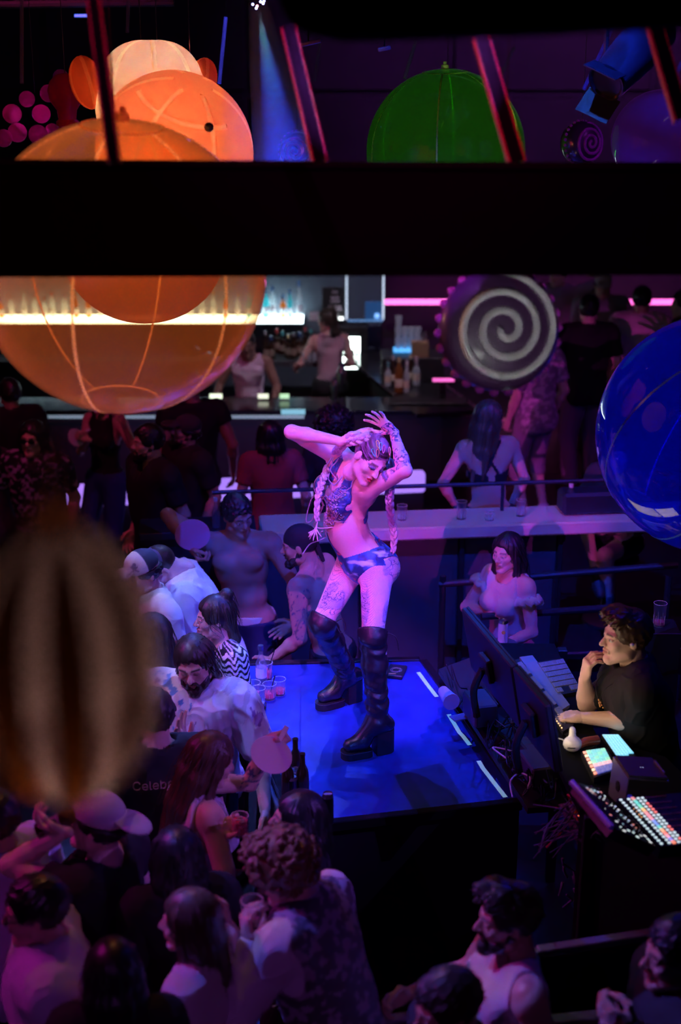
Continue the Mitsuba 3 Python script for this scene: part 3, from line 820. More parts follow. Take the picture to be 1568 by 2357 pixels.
DJ_ = dancer()
print('dancer thigh', [round(float(np.linalg.norm(DJ_['K' + s] - DJ_['Q' + s])), 3) for s in 'RL'], 'calf', [round(float(np.linalg.norm(DJ_['A' + s] - DJ_['K' + s])), 3) for s in 'RL'],
      'arm', [round(float(np.linalg.norm(DJ_['E' + s] - DJ_['S' + s])), 3) for s in 'RL'], [round(float(np.linalg.norm(DJ_['H' + s] - DJ_['E' + s])), 3) for s in 'RL'], 'sh', np.linalg.norm(DJ_['SR'] - DJ_['SL']), 'z', DJ_['AR'], DJ_['AL'])


def solidify(m, mask, thick):
    """the part of a surface where the mask holds, as a thin shell"""
    f = np.asarray(m.faces); keep = mask[f].all(1); f = f[keep]; used, inv = np.unique(f, return_inverse=True); f = inv.reshape(-1, 3)
    v, n = np.asarray(m.vertices)[used], vnormals(m)[used]; k = len(v)
    e = np.sort(np.vstack([f[:, [0, 1]], f[:, [1, 2]], f[:, [2, 0]]]), 1); raw = np.vstack([f[:, [0, 1]], f[:, [1, 2]], f[:, [2, 0]]])
    _, idx, cnt = np.unique(e, axis=0, return_index=True, return_counts=True); b = raw[idx[cnt == 1]]
    side = np.vstack([np.stack([b[:, 0], b[:, 0] + k, b[:, 1]], 1), np.stack([b[:, 1], b[:, 0] + k, b[:, 1] + k], 1)]) if len(b) else np.zeros((0, 3), int)
    return trimesh.Trimesh(np.vstack([v, v - n * thick]), np.vstack([f, f[:, ::-1] + k, side]), process=False), used


def build_dancer():
    A = at_y; J = DJ_; s = J['s']; skin = V(.80, .55, .50); hairc = V(.3, .26, .34)
    key = thing('person', 'dancer in a patterned bodysuit, fishnets and tall black boots posing on the blue stage', 'person')
    F = Field(); torso(F, J, 0, .05, hipsize=1.04); F.cap(J['W'], J['P'] + J['Rp'] @ V(0, .02, 0), .085, .1, .05); F.cap(J['N'] + J['Rc'] @ V(0, -.015, -.02), J['HD'] + J['Rh'] @ V(0, -.035, -.06), .047, .041, .025)
    for sd in 'RL': arm(F, J, sd, k=.018); leg(F, J, sd); F.cap(J['A' + sd], J['A' + sd] + J['T' + sd] * .08 - V(0, 0, .07), .03, .02, .02)
    b = F.mesh(.0065)
    hm = head_mesh('f', .0032)
    b = union([b, to_head(J, hm)] + [hand_at(J, sd, .0032) for sd in 'RL'])
    col = np.tile(skin, (len(b.vertices), 1)); v = b.vertices
    loc = head_local(J, v); near = np.where((np.abs(loc) < .15).all(1))[0]; sub = col[near].copy()
    face_paint(loc[near], sub, skin, V(.1, .06, .05), lips=V(.5, .03, .06), closed=True, makeup=True)
    col[near] = sub
    # inked sleeve of the left forearm, as lines between patches
    d = J['HL'] - J['EL']; t = ((v - J['EL']) @ d) / (d @ d); r = np.linalg.norm(v - J['EL'] - np.clip(t, 0, 1)[:, None] * d, axis=1)
    on = (t > .02) & (t < 1.12) & (r < .07); q = meshkit.fbm(v * 38, 3, 11); ink = on & (np.abs(q - .5) < .045)
    col[ink] = V(.08, .08, .16); wash = on & ~ink & (q > .56); col[wash] = col[wash] * V(.62, .66, .85)
    col[on & ~ink & (q < .42)] *= V(.95, .68, .7)
    part(key, 'body', b, 'm_skin', smooth=True, color=col)
    # stockings with a fine net and the tattoos of the legs
    F = Field(); torso(F, J, .0018, .05, hipsize=1.04); F.cap(J['W'], J['P'] + J['Rp'] @ V(0, .02, 0), .0868, .1018, .05)
    for sd in 'RL': leg(F, J, sd, .0018)
    lg = F.mesh(.006); v = lg.vertices; q = (v - J['P']) @ J['Rp']
    mask = (q[:, 2] < .05 + .0 * q[:, 0])
    tats = [(J['P'] + J['Rp'] @ V(-.155, -.06, .0), (.085, .1, .085)), (J['QR'] + (J['KR'] - J['QR']) * .62 + V(-.01, -.08, .01), (.075, .09, .13)), (J['QL'] + (J['KL'] - J['QL']) * .45 + V(-.06, -.06, 0), (.035, .08, .15)), (J['QL'] + (J['KL'] - J['QL']) * .75 + V(.07, 0, 0), (.035, .09, .1))]

    def net(p, n, uv):
        c = mi.Color3f(.84, .56, .54)
        for i, (o, e) in enumerate(tats):
            x, y, z = (p.x - float(o[0])) / e[0], (p.y - float(o[1])) / e[1], (p.z - float(o[2])) / e[2]
            inside = mikit.smoothstep(1.0, .85, dr.sqrt(x * x + y * y + z * z))
            w = mikit.fbm(p.x * 26 + i * 9, p.y * 12, p.z * 26, 3)
            ln = mikit.smoothstep(.030, .012, dr.abs(w - .5)) + mikit.smoothstep(.02, .006, dr.abs(w - .60))
            sh = mikit.smoothstep(.42, .62, mikit.fbm(p.x * 15 + 3, p.y * 10, p.z * 15 + i, 2))
            c = mikit.mix(c, mi.Color3f(.42, .40, .62), inside * sh * .75); c = mikit.mix(c, mi.Color3f(.09, .08, .2), dr.clip(inside * ln, 0, 1) * .85)
        a, bb = (p.x * .8 + p.z + p.y * .5) / .0085, (p.x * .8 - p.z + p.y * .5) / .0085
        fr = lambda t: dr.abs(t - dr.floor(t) - .5)
        l = mikit.smoothstep(.36, .46, dr.maximum(fr(a), fr(bb)))
        return mikit.mix(c, mi.Color3f(.16, .10, .15), l * .6)
    pri('m_net', mikit.proc(net), .45, sheen=.2)
    sm, _ = solidify(lg, mask, .003); part(key, 'stockings', sm, 'm_net', smooth=True, label='flesh coloured fishnet stockings over inked legs')
    # bodysuit
    F = Field(); torso(F, J, .0055, .05, hipsize=1.04); F.cap(J['W'], J['P'] + J['Rp'] @ V(0, .02, 0), .0905, .1055, .05); m = F.mesh(.004); v = m.vertices
    q = (v - J['P']) @ J['Rp'] / s; c = (v - J['C']) @ J['Rc'] / s
    edge = np.where(q[:, 1] > 0, .03 + np.clip(q[:, 2] + .15, 0, 1) * .82, .035 + np.clip(q[:, 2] + .15, 0, 1) * .55)
    topz = np.where(q[:, 1] > -.02, .055 + np.abs(q[:, 0]) * .55, .13)
    bottom = (np.abs(q[:, 0]) < edge) & (q[:, 2] < topz)
    cup = (c[:, 1] > -.0) & (c[:, 2] > -.075) & (c[:, 2] < .2) & (np.abs(np.abs(c[:, 0]) - (.082 - np.clip(c[:, 2], 0, .2) * .12)) < np.where(c[:, 2] < .0, .058, .058 - c[:, 2] * .2))
    strip = (c[:, 2] <= -.05) & (q[:, 2] > .05) & (c[:, 0] > .055) & (c[:, 0] < .125) & (c[:, 1] > -.01)
    back = (c[:, 1] < 0) & (np.abs(c[:, 2] + .06) < .012)
    bs, used = solidify(m, bottom | cup | strip | back, .004)
    w1, w2 = meshkit.fbm(v * V(20, 20, 8) + 3, 4, 3), meshkit.fbm(v * V(14, 14, 30) + 9, 3, 4); ss = lambda a, b, t: np.clip((t - a) / (b - a), 0, 1)[:, None]
    bc = V(.015, .035, .12) + (V(.05, .20, .46) - V(.015, .035, .12)) * ss(.42, .58, w1); bc = bc + (V(.5, .72, .88) - bc) * ss(.62, .72, w2); bc = bc + (V(.55, .03, .06) - bc) * (ss(.36, .30, w2) * ss(.5, .44, w1))
    bc = bc[used]; part(key, 'bodysuit', bs, 'm_gloss', smooth=True, color=np.vstack([bc, bc]))
    # gem mesh over the left cup, chains with beads
    pts, nn = v, vnormals(m)
    g_ok = np.where((c[:, 1] > .0) & (c[:, 0] < .02) & (c[:, 0] > -.13) & (c[:, 2] < .06 + .8 * c[:, 0] * 0 + .05) & (c[:, 2] > -.16) & (np.abs(c[:, 0] + .055) < .075 - np.abs(c[:, 2] + .03) * .42))[0]
    rng = np.random.default_rng(3); gems, gc, taken = [], [], []
    for i in rng.permutation(g_ok):
        p = pts[i]
        if any(np.linalg.norm(p - t) < .0082 for t in taken): continue
        taken.append(p); r = rng.uniform(.0032, .0062); o = trimesh.creation.icosphere(0) if rng.random() < .5 else trimesh.creation.box((1.5, 1.2, .8))
        o = trimesh.Trimesh(o.vertices * r, o.faces, process=False); o.vertices = o.vertices @ frame(nn[i] + rng.normal(0, .3, 3)).T * 1.0 + p + nn[i] * .004
        gems.append(o); gc.append(np.tile([V(.95, .95, 1), V(.5, .6, 1), V(.9, .85, 1), V(.25, .25, .5), V(.9, .3, .4)][int(rng.choice(5, p=[.35, .25, .2, .15, .05]))], (len(o.vertices), 1)))
    part(key, 'gem', cat(gems), 'm_gem', color=np.vstack(gc), kind='stuff', label='sparkling faceted gems of the beaded top')
    kd = lambda P_: J['C'] + J['Rc'] @ V(*P_) * s
    tree = __import__('scipy.spatial', fromlist=['cKDTree']).cKDTree(pts)
    def hug(path, lift=.005, n=14, drop=0.0):
        cv = bez([kd(p) for p in path], n); d_, i_ = tree.query(cv); w = np.clip(1 - (d_ - .03) / .03, 0, 1)[:, None]
        return cv * (1 - w) + (pts[i_] + nn[i_] * lift) * w
    chains = [[(-.02, .13, .165), (0, .12, .12), (.04, .13, .16), (.075, .08, .2)], [(-.055, .12, .18), (-.03, .14, .11), (0, .14, .095), (.035, .14, .11), (.085, .1, .19)], [(.015, .14, -.01), (-.05, .16, .04), (-.10, .13, .11), (-.09, .06, .19)],
              [(.02, .14, -.02), (.07, .15, -.04), (.13, .09, -.05)], [(.10, .1, .18), (.12, .12, .08), (.11, .14, 0), (.08, .15, -.06)], [(-.13, .06, -.08), (-.08, .13, -.1), (-.05, .14, -.13), (0, .14, -.1), (.02, .14, -.03)],
              [(-.13, .03, -.12), (-.1, .08, -.17), (-.02, .13, -.17), (.03, .13, -.13)], [(-.045, .15, -.12), (-.05, .14, -.2), (-.03, .14, -.27), (.02, .155, -.34), (.04, .17, -.42)], [(0, .14, -.1), (-.005, .14, -.2), (.0, .14, -.27)],
              [(.03, .14, -.05), (.045, .15, -.14), (.07, .14, -.22), (.1, .15, -.24), (.115, .14, -.14), (.12, .12, -.06)], [(.02, .14, -.03), (.04, .14, -.1), (.045, .14, -.16), (.05, .135, -.24)]]
    for ch in chains:
        cv = hug(ch); L = np.linalg.norm(np.diff(cv, axis=0), axis=1).cumsum(); L = np.r_[0, L]; n = max(6, int(L[-1] / .0065)); P_ = np.stack([np.interp(np.linspace(0, L[-1], n), L, cv[:, k]) for k in range(3)], 1)
        beads = cat([ball(p, .0034, 1) for p in P_]); c_ = np.tile(V(.75, .72, .85), (len(beads.vertices), 1)); part(key, 'bead_chain', beads, 'm_gem', color=c_, smooth=True)
    # boots
    for sd in 'RL':
        K, A_, t = J['K' + sd], J['A' + sd], J['T' + sd]; Q = J['Q' + sd]; up_ = (K - A_) / np.linalg.norm(K - A_); n_ = V(-t[1], t[0], 0)
        F = Field(); kt = K + (Q - K) * (.05 if sd == 'R' else .06); g0 = A_ * V(1, 1, 0) + V(0, 0, SZ)
        F.chain([kt, K], [.073, .068], .02); F.chain([K, K + (A_ - K) * .35, K + (A_ - K) * .8, A_], [.066, .063, .052, .05], .03)
        heel, toe = g0 - t * .045, g0 + t * .155
        F.cap(A_, heel + V(0, 0, .15), .05, .043, .03); F.cap(A_ + t * .02, g0 + t * .09 + V(0, 0, .085), .05, .042, .03); F.cap(g0 + t * .085 + V(0, 0, .078), toe + V(0, 0, .068), .043, .034, .02)
        F.cut(kt + (Q - K) / np.linalg.norm(Q - K) * .012, Q - K, .004); F.cap(kt + (Q - K) * .2, kt - (Q - K) * .03, .064, .06, .003, mode='s')
        F.cut(g0 + V(0, 0, .034), V(0, 0, -1), .004)
        bm = F.mesh(.0055); bv = bm.vertices; h_ = (bv - A_) @ up_ / np.linalg.norm(K - A_)
        rad = (bv - A_) - np.outer((bv - A_) @ up_, up_); rn = rad / (np.linalg.norm(rad, axis=1, keepdims=True) + 1e-9); th = np.arctan2(rad @ t, rad @ n_)
        amp = .0042 * np.exp(-((h_ - .30) / .2) ** 2) + .0036 * np.exp(-((h_ - .86) / .1) ** 2) + .0008
        wv = np.sin(h_ * 38 + 2.6 * np.sin(th + 1.2)) * .8 + np.sin(h_ * 61 + np.sin(th * 2 + 2) * 2.2) * .5
        bm.vertices = bv + vnormals(bm) * (amp * wv * np.clip(h_ * 4 + .3, .05, 1))[:, None]
        bk = part(key, 'boot', bm, 'm_leather', smooth=True)
        import shapely
        out = shapely.union_all([shapely.LineString([heel[:2], (g0 + t * .03)[:2]]).buffer(.04), shapely.LineString([(g0 + t * .07)[:2], toe[:2]]).buffer(.045), shapely.LineString([heel[:2], toe[:2]]).buffer(.036)])
        front = out.intersection(shapely.LineString([(g0 + t * .045)[:2], (toe + t * .1)[:2]]).buffer(.2, cap_style='flat'))
        sole = xf(trimesh.creation.extrude_polygon(front, .04, engine='earcut'), None, (0, 0, SZ + .001))
        hb = out.intersection(shapely.LineString([(heel - t * .1)[:2], (g0 + t * .02)[:2]]).buffer(.2, cap_style='flat'))
        hl = xf(trimesh.creation.extrude_polygon(hb, .125, engine='earcut'), None, (0, 0, SZ + .001))
        part(bk, 'sole', cat([sole]), 'm_black'); part(bk, 'heel', hl, 'm_black')
        wl = xf(trimesh.creation.extrude_polygon(front.buffer(.002).difference(front.buffer(-.004)), .003, engine='earcut'), None, (0, 0, SZ + .036)); part(bk, 'welt', wl, 'm_panel')
        o = kt + n_ * (.0) + V(.07, -.02, -.0) if sd == 'L' else kt + V(.065, -.03, .0)
        tie = bez([o, o + V(.03, -.02, .02), o + V(.045, -.02, -.03), o + V(.02, -.03, -.05), o + V(.0, -.02, -.02)] if sd == 'R' else [o, o + V(.035, -.01, -.01), o + V(.05, -.01, -.04), o + V(.058, -.01, -.09)], 8)
        part(bk, 'lace', tube(tie, .0022, 5), 'm_black', smooth=True)
    # hair: tight sides with a parting, two braids, clips
    F = Field(); F.ell((0, -.02, .031), (.08, .101, .096), k=.01); F.ell((0, .085, -.05), (.085, .075, .092), k=.01, mode='s'); F.cap((-.034, .116, .03), (.034, .116, .03), .05, k=.02, mode='s'); F.cut((0, 0, -.06), (0, .35, -1), k=.02)
    F.cap((-.1, .035, -.055), (.1, .035, -.055), .05, k=.01, mode='s'); F.chain([(0, .09, .1), (0, .03, .135), (0, -.06, .13)], .004, .003, 's')
    for sg in (-1, 1): F.sph((sg * .055, -.095, .04), .03, .02)
    hmesh = F.mesh(.0045); a = np.arctan2(hmesh.vertices[:, 2] - .03, hmesh.vertices[:, 1] + .02)
    lines = np.clip(7 * (meshkit.fbm(np.stack([hmesh.vertices[:, 2] * 170 + hmesh.vertices[:, 1] * 40, hmesh.vertices[:, 0] * 14, hmesh.vertices[:, 1] * 14], 1), 2, 4) - .5), -1, 1.4); hmesh.vertices = hmesh.vertices + vnormals(hmesh) * (lines * .0013)[:, None]
    hk = part(key, 'hair', to_head(J, hmesh), 'm_hair', smooth=True, color=(V(.10, .07, .10) * (1.05 + .95 * np.clip(lines, -1, 1.4)[:, None])))
    hw = lambda p: J['HD'] + J['Rh'] @ V(*p) * J['hs']
    def braid(path, r, name='braid', n=22):
        cv = bez(path, 24); L = np.r_[0, np.linalg.norm(np.diff(cv, axis=0), axis=1).cumsum()]; out = []; tt = np.linspace(0, L[-1], int(L[-1] / .004)); P_ = np.stack([np.interp(tt, L, cv[:, k]) for k in range(3)], 1)
        tan = np.gradient(P_, axis=0); tan /= np.linalg.norm(tan, axis=1, keepdims=True); a_ = np.cross(tan, V(0, 1, 0)); a_ /= np.linalg.norm(a_, axis=1, keepdims=True); b_ = np.cross(tan, a_)
        taper = np.interp(tt / L[-1], [0, .1, .85, 1], [1.0, 1.05, .8, .55])
        for k in range(3):
            ph = tt / (r * 4.2) * 2 * math.pi / 1.6 + k * 2 * math.pi / 3
            out.append(tube(P_ + (np.cos(ph) * r * taper)[:, None] * a_ + (np.sin(2 * ph) * r * .5 * taper)[:, None] * b_, r * .66 * taper, 8))
        m_ = cat(out); w = meshkit.fbm(m_.vertices * 220, 2, 4)[:, None]
        return part(hk, name, m_, 'm_hair', smooth=True, color=V(.62, .55, .66) * (.6 + .7 * w)), P_[-1], tan[-1]
    _, e1, d1 = braid([hw((-.06, -.1, .045)), hw((-.088, -.09, -.0)), A(905, 1080, 6.68), A(897, 1130, 6.75), A(899, 1180, 6.75), A(907, 1230, 6.72), A(905, 1272, 6.7)], .0165)
    _, e2, d2 = braid([hw((.06, -.1, .045)), hw((.1, -.11, .02)), A(775, 1040, 6.75), A(760, 1062, 6.95), A(748, 1092, 6.7), A(735, 1130, 6.6), A(729, 1178, 6.55), A(731, 1200, 6.54)], .015)
    def tassel(e, d, L, n=26, sp=.35):
        rng = np.random.default_rng(5); ts = []
        for i in range(n):
            dd = d + rng.normal(0, sp, 3); dd /= np.linalg.norm(dd); ts.append(tube(bez([e, e + d * L * .3 + dd * .01, e + dd * L * rng.uniform(.7, 1)], 5), [.003] * 6 + [.003] * 4 + [.0012], 5))
        m_ = cat(ts); return part(hk, 'tassel', m_, 'm_hair', smooth=True, color=V(.75, .7, .8))
    tassel(e2, V(-.22, -.1, -1), .1); tassel(e1, V(-.02, 0, -1), .05, 10, .15)
    _b = braid([hw((.055, -.05, .095)), hw((.075, -.06, .06)), hw((.095, -.08, .02)), hw((.1, -.1, -.02))], .017)
    # clips
    hv = hmesh.vertices; hn = vnormals(hmesh); kt_ = __import__('scipy.spatial', fromlist=['cKDTree']).cKDTree(hv)
    cl = [((.05, .02, .11), (.2, 1, -.2), (.9, .75, .15)), ((.036, .035, .12), (.2, 1, -.2), (.2, .8, .9)), ((.022, .05, .12), (.2, 1, -.2), (.9, .3, .5)), ((.06, .045, .075), (-.2, 1, -.3), (.15, .9, .75)), ((.045, .06, .085), (.2, 1, -.3), (.9, .5, .2)),
          ((-.03, .05, .118), (-.2, 1, -.3), (.9, .4, .5)), ((-.045, .05, .105), (-.2, 1, -.3), (.95, .8, .3)), ((-.06, .06, .07), (0, .6, -1), (.2, .85, .9))]
    for p, d, c_ in cl:
        _, i = kt_.query(p); p0, n0 = hv[i], hn[i]; d = V(*d); d = d - n0 * (d @ n0); d /= np.linalg.norm(d); sd_ = np.cross(n0, d)
        th = np.linspace(0, 2 * math.pi, 20, endpoint=False); lp = [p0 + n0 * .0035 + d * math.cos(t) * .021 + sd_ * math.sin(t) * .0055 * (1.25 - .5 * math.cos(t)) for t in th]
        ring = tube([J['HD'] + J['Rh'] @ q_ * J['hs'] for q_ in lp], .0019, 6, closed=True)
        part(hk, 'hair_clip', ring, 'm_gloss', smooth=True, color=V(*c_))
    # lashes
    for sg in (-1, 1):
        ts = []
        for k in range(7):
            x0 = sg * (.021 + k * .0035); o = V(x0, .0855 - abs(k - 3) * .0008, .0045 - abs(k - 3) * .0006)
            ts.append(tube([hw(o), hw(o + V(sg * (k - 2) * .0016, .009, -.004))], [.0008, .0004], 4))
        part(key, 'eyelashes', cat(ts), 'm_black')
    # ear ring and choker beads are part of the chains
    return key


build_dancer()

# ------------------------------------------------------------------ the crowd
def stains(v, c, J):
    q = (v - J['C']) @ J['Rc']; w = meshkit.fbm(q * V(22, 22, 9), 3, 21); u = meshkit.fbm(q * V(9, 9, 6) + 4, 2, 22)
    on = (w > .6) & (q[:, 0] > -.02) & (q[:, 1] > 0); c[on] = V(.12, .3, .55); on = (w < .335); c[on] = V(.25, .16, .3); c *= (1 - .25 * (u[:, None] > .6))


def waves(v, c, J):
    q = (v - J['C']) @ J['Rc']; a = np.arctan2(q[:, 0], q[:, 1]) * .2
    f = (q[:, 2] + .013 * np.sin(a * 2 * math.pi / .05) + .004 * np.sin(a * 190)) / .034; c[(f - np.floor(f)) < .5] = V(.82, .82, .85)


def vest_print(v, c, J):
    q = (v - J['C']) @ J['Rc'] * 34; w = meshkit.fbm(q, 2, 5); c[(w > .53)] = V(.34, .28, .36)
    c *= (.8 + .4 * meshkit.noise(q * 4, 9))[:, None]


def blotch(a, b, sc=14, th=.52):
    def fn(v, c, J): c[meshkit.fbm((v - J['C']) * sc, 3, 4) > th] = V(*a); 
    return fn


def black_sides(v, c, J):
    q = (v - J['C']) @ J['Rc']; c[(np.abs(q[:, 0]) < .13) & (q[:, 2] < .14)] = V(.015, .015, .02)


def skull(v, c):
    """a small dark skull and crossbones on the front panel, dark mesh behind"""
    x, y, z = v[:, 0], v[:, 1], v[:, 2]; c[y < .0] = V(.03, .03, .04)
    x = (np.arctan2(-x, y + .012) - .62) * .095
    on = (y > .0) & (np.hypot(x / .014, (z - .088) / .013) < 1); bones = (y > .0) & (np.abs(x) < .024) & (np.abs(np.abs(x) * .7 - np.abs(z - .07) - .0) < .0045) & (np.abs(z - .07) < .018)
    c[on | bones] = V(.05, .03, .08)


def back_cap(v, c):
    x, y, z = v[:, 0], v[:, 1], v[:, 2]; c[(y > .03) & (np.hypot(x / .04, (z - .045) / .035) < 1)] = V(.02, .02, .03); c[y < -.03] = V(.08, .07, .12)


def ink(seed, where, th=.045):
    def fn(v, col, J):
        a, b, r = where(J); d = b - a; t = ((v - a) @ d) / (d @ d); rad = np.linalg.norm(v - a - np.clip(t, 0, 1)[:, None] * d, axis=1)
        q = meshkit.fbm(v * 34, 3, seed); col[(t > 0) & (t < 1) & (rad < r) & (np.abs(q - .5) < th)] = V(.05, .05, .09)
    return fn


TEE = dict(kind='tee', color=(.75, .75, .78), sleeve=.72, g=.024, hem=.14)
BLK = (.014, .013, .016)
PP = {}
# --- beside the stage
J = PP['longhair'] = stand(446, 1527, 0, pose(1.78, 'm', 165, lean=(8, -4, 0), head=(8, 16, 6), L=dict(to=(-.16, .1, -.5))))
reach(J, 'R', 425, 1722, -.22, 'splay', (.6, -.3, .2), (-.15, -.1, 1), (-.6, 0, -1))
person('long-haired bearded man in a stained white T-shirt with his mouth open beside the stage', J, 'tan', ('slick', 'dark'), dict(TEE, g=.03, sleeve=.95, paint=stains, h=.007, fold=.011), dict(color=BLK), beard=True, hh=.004, h=.009, hands=.004, open_mouth=True, closed=True)
J = PP['wave'] = stand(492, 1422, 0, pose(1.66, 'f', 112, lean=(4, 0, 10), head=(-8, 4, 4), L=dict(to=(-.06, .12, -.48))))
person('woman with tied-up dark curls in a black and white wave-patterned top', J, 'fair', ('bun', 'dark'), dict(kind='tee', color=BLK, sleeve=.8, g=.012, paint=waves, h=.0055, fold=.003, scoop=.02, hem=.1), dict(color=BLK), hh=.0042, h=.009)
J = PP['bend'] = stand(372, 1305, 0, pose(1.76, 'm', 96, lean=(24, 0, 0), hips=(0, 0), head=(10, 62, 0), L=dict(to=(-.05, .12, -.5)), R=dict(to=(.1, .2, -.42))))
person('man in a white T-shirt and backwards cap bending forward behind the white trucker cap', J, 'fair', ('buzz', 'dark'), dict(TEE, g=.03, sleeve=.85, h=.009, fold=.011), dict(color=(.03, .03, .06)), cap=dict(color=(.42, .36, .55), back=True, brim=False, paint=back_cap))
J = PP['skullcap'] = stand(326, 1318, 0, pose(1.75, 'm', 118, lean=(6, 0, 0), head=(12, 14, 0), L=dict(to=(-.08, .1, -.48))))
person('person in a white trucker cap with a skull print and a black vest over white', J, 'fair', ('short', 'black'), dict(TEE, sleeve=.5, g=.022, paint=black_sides, h=.008), dict(color=BLK), cap=dict(color=(.75, .72, .8), paint=skull), hh=.005)
J = PP['shirtless'] = stand(548, 1186, 0, pose(1.80, 'm', 172, lean=(4, 4, 0), head=(40, 18, 6), L=dict(to=(-.26, .04, -.5), pole=(-.9, -.3, 0))))
reach(J, 'R', 442, 1262, -.12, 'grip', None, None, (-.6, .3, .6))
person('bare-chested man in low dark jeans with a pale underwear band standing behind the stage', J, 'brown', ('short', 'black'), None, dict(color=(.012, .016, .05), top=-.02, g=.022), hh=.005, h=.01)
s_ = J['s']; Fb = Field(); torso(Fb, J, .009, .04); Fb.cut(J['P'] + J['Rp'] @ V(0, 0, .02), J['Rp'][:, 2], .003); Fb.cut(J['P'] + J['Rp'] @ V(0, 0, -.035), -J['Rp'][:, 2], .003)
part(J['key'], 'waistband', Fb.mesh(.009), 'm_cloth', smooth=True, color=V(.7, .72, .8))
J = PP['durag'] = stand(688, 1255, 0, pose(1.74, 'm', 80, lean=(16, 0, -15), head=(5, 12, 0), L=dict(to=(-.02, .16, -.46)), R=dict(to=(.02, .2, -.42))))
person('bare-shouldered man with goatee and black head wrap leaning beside the back of the stage', J, 'brown', ('buzz', 'black'), None, dict(color=BLK, top=.02), cap=None, beard=True, h=.01, hh=.005, body_paint=ink(5, lambda J: (J['SL'], J['EL'], .09), .018))
Fb = Field(); Fb.ell((0, -.02, .04), (.082, .103, .09), k=.01); Fb.cut((0, 0, .015), (0, .25, -1), .004); Fb.cap((0, -.1, 0), (.01, -.12, -.12), .02, .012, .02)
part(J['key'], 'head_wrap', to_head(J, Fb.mesh(.006)), 'm_cloth', smooth=True, color=V(*BLK))
J = PP['bareback'] = stand(346, 1462, 0, pose(1.66, 'f', 60, lean=(5, 0, 0), L=dict(to=(-.08, .1, -.48))))
person('dark-haired woman with bare shoulders half hidden by the hanging ornament', J, 'tan', ('long', 'black'), dict(kind='cami', color=BLK, g=.008, hem=.1, neckr=.1, scoop=.06), dict(color=BLK))
J = PP['celebra'] = stand(352, 1645, 0, pose(1.70, 'm', 12, lean=(4, 0, 0), head=(20, 10, 0)))
person('dark-haired person in a black T-shirt lettered Celebra seen from behind', J, 'tan', ('short', 'black'), dict(TEE, color=BLK, sleeve=.75, scoop=.0, neckr=.085), dict(color=BLK))
tx = meshkit.text_mesh('Celebra', .040, .003); tx.vertices -= V(tx.vertices[:, 0].mean(), 0, 0)
tv = tx.vertices.copy(); bx = tv[:, 0]; R_ = J['Rc']; back = .166 - 1.2 * bx ** 2
tv = J['C'] + np.outer(bx - .026, R_[:, 0]) + np.outer(tv[:, 1] + .065, R_[:, 2]) - np.outer(back + tv[:, 2], R_[:, 1])
part(J['key'], 'shirt_lettering', trimesh.Trimesh(tv, tx.faces, process=False), 'm_matte', color=V(.8, .72, .9))
# --- in front of the stage
J = PP['fan'] = stand(488, 1750, 0, pose(1.70, 'f', -66, lean=(6, 0, 0), head=(-2, 22, 0)))
reach(J, 'R', 503, 1906, -.02, 'hold', (-.2, -.5, .2), (.9, .1, .3), (-.2, -.2, -1)); reach(J, 'L', 618, 1702, .0, 'fist', (.1, -.4, -.9), (.9, .1, .45), (.2, .3, -1))
person('woman with long brown hair in a pale strappy top raising a white hand fan', J, 'tan', ('long', 'brown', dict(length=.3)), dict(kind='cami', color=(.72, .68, .74), g=.016, hem=.16, neckr=.09, scoop=.03, fold=.008, h=.009), dict(color=(.05, .05, .12)), h=.009, hh=.005, hands=.004, body_paint=ink(8, lambda J: (J['EL'], J['HL'], .07)))
J = PP['straight'] = stand(682, 1885, 0, pose(1.64, 'f', 92, head=(-4, -2, 0), lean=(4, 0, 0)))
person('woman in profile with long straight black hair in front of the stage', J, 'fair', ('long', 'black', dict(length=.34)), dict(kind='tank', color=BLK), dict(color=BLK), hh=.0042)
J = PP['curly'] = stand(645, 2003, 0, pose(1.80, 'm', 66, lean=(22, 4, 0), head=(8, 26, 0), R=dict(to=(.02, .2, -.44))))
reach(J, 'L', 572, 2168, .06, 'hold', (.8, .5, .1), (-.1, .2, 1), (-.3, -.3, -1))
person('curly auburn-haired man in a patterned vest over a white shirt raising a drink', J, 'fair', ('curly', 'auburn'), dict(kind='long', color=(.66, .62, .70), g=.017, neckr=.07, hem=.14, h=.009, fold=.008), dict(color=BLK), hh=.005, hands=.004, h=.01)
vm = shirt_mesh(J, 'vest', g=.026, h=.007, hem=.12, neckr=.08, fold=.004); vc_ = np.tile(V(.10, .075, .10), (len(vm.vertices), 1)); vest_print(vm.vertices, vc_, J)
part(J['key'], 'vest', vm, 'm_cloth', smooth=True, color=vc_, label='patterned brocade vest')
Fc = Field(); Fc.cap(J['N'] + J['Rc'] @ V(0, .0, -.01), J['N'] + J['Rc'] @ V(0, .035, .06), .074, .068, .01); Fc.cut(J['N'] + J['Rc'] @ V(0, .03, .06), J['Rc'] @ V(0, .1, 1), .003); Fc.cap(J['N'], J['HD'], .062, .06, .004, 's')
part(J['key'], 'collar', Fc.mesh(.006), 'm_cloth', smooth=True, color=V(.66, .62, .7))
J = PP['brownback'] = stand(432, 2120, 0, pose(1.66, 'f', 74, lean=(6, 0, 0), head=(6, 6, 0)))
person('woman with long straight brown hair and white top at the bottom of the crowd', J, 'fair', ('long', 'brown', dict(length=.32)), dict(TEE, color=(.66, .6, .64), g=.02, hem=.15, scoop=.02), dict(color=BLK))
J = PP['darkhead'] = stand(405, 1968, 0, pose(1.66, 'f', 20, head=(0, 0, 0)))
reach(J, 'R', 520, 2120, -.22, 'hold', (-.6, -.3, .2), (-.1, .1, 1), (.5, -.2, -1))
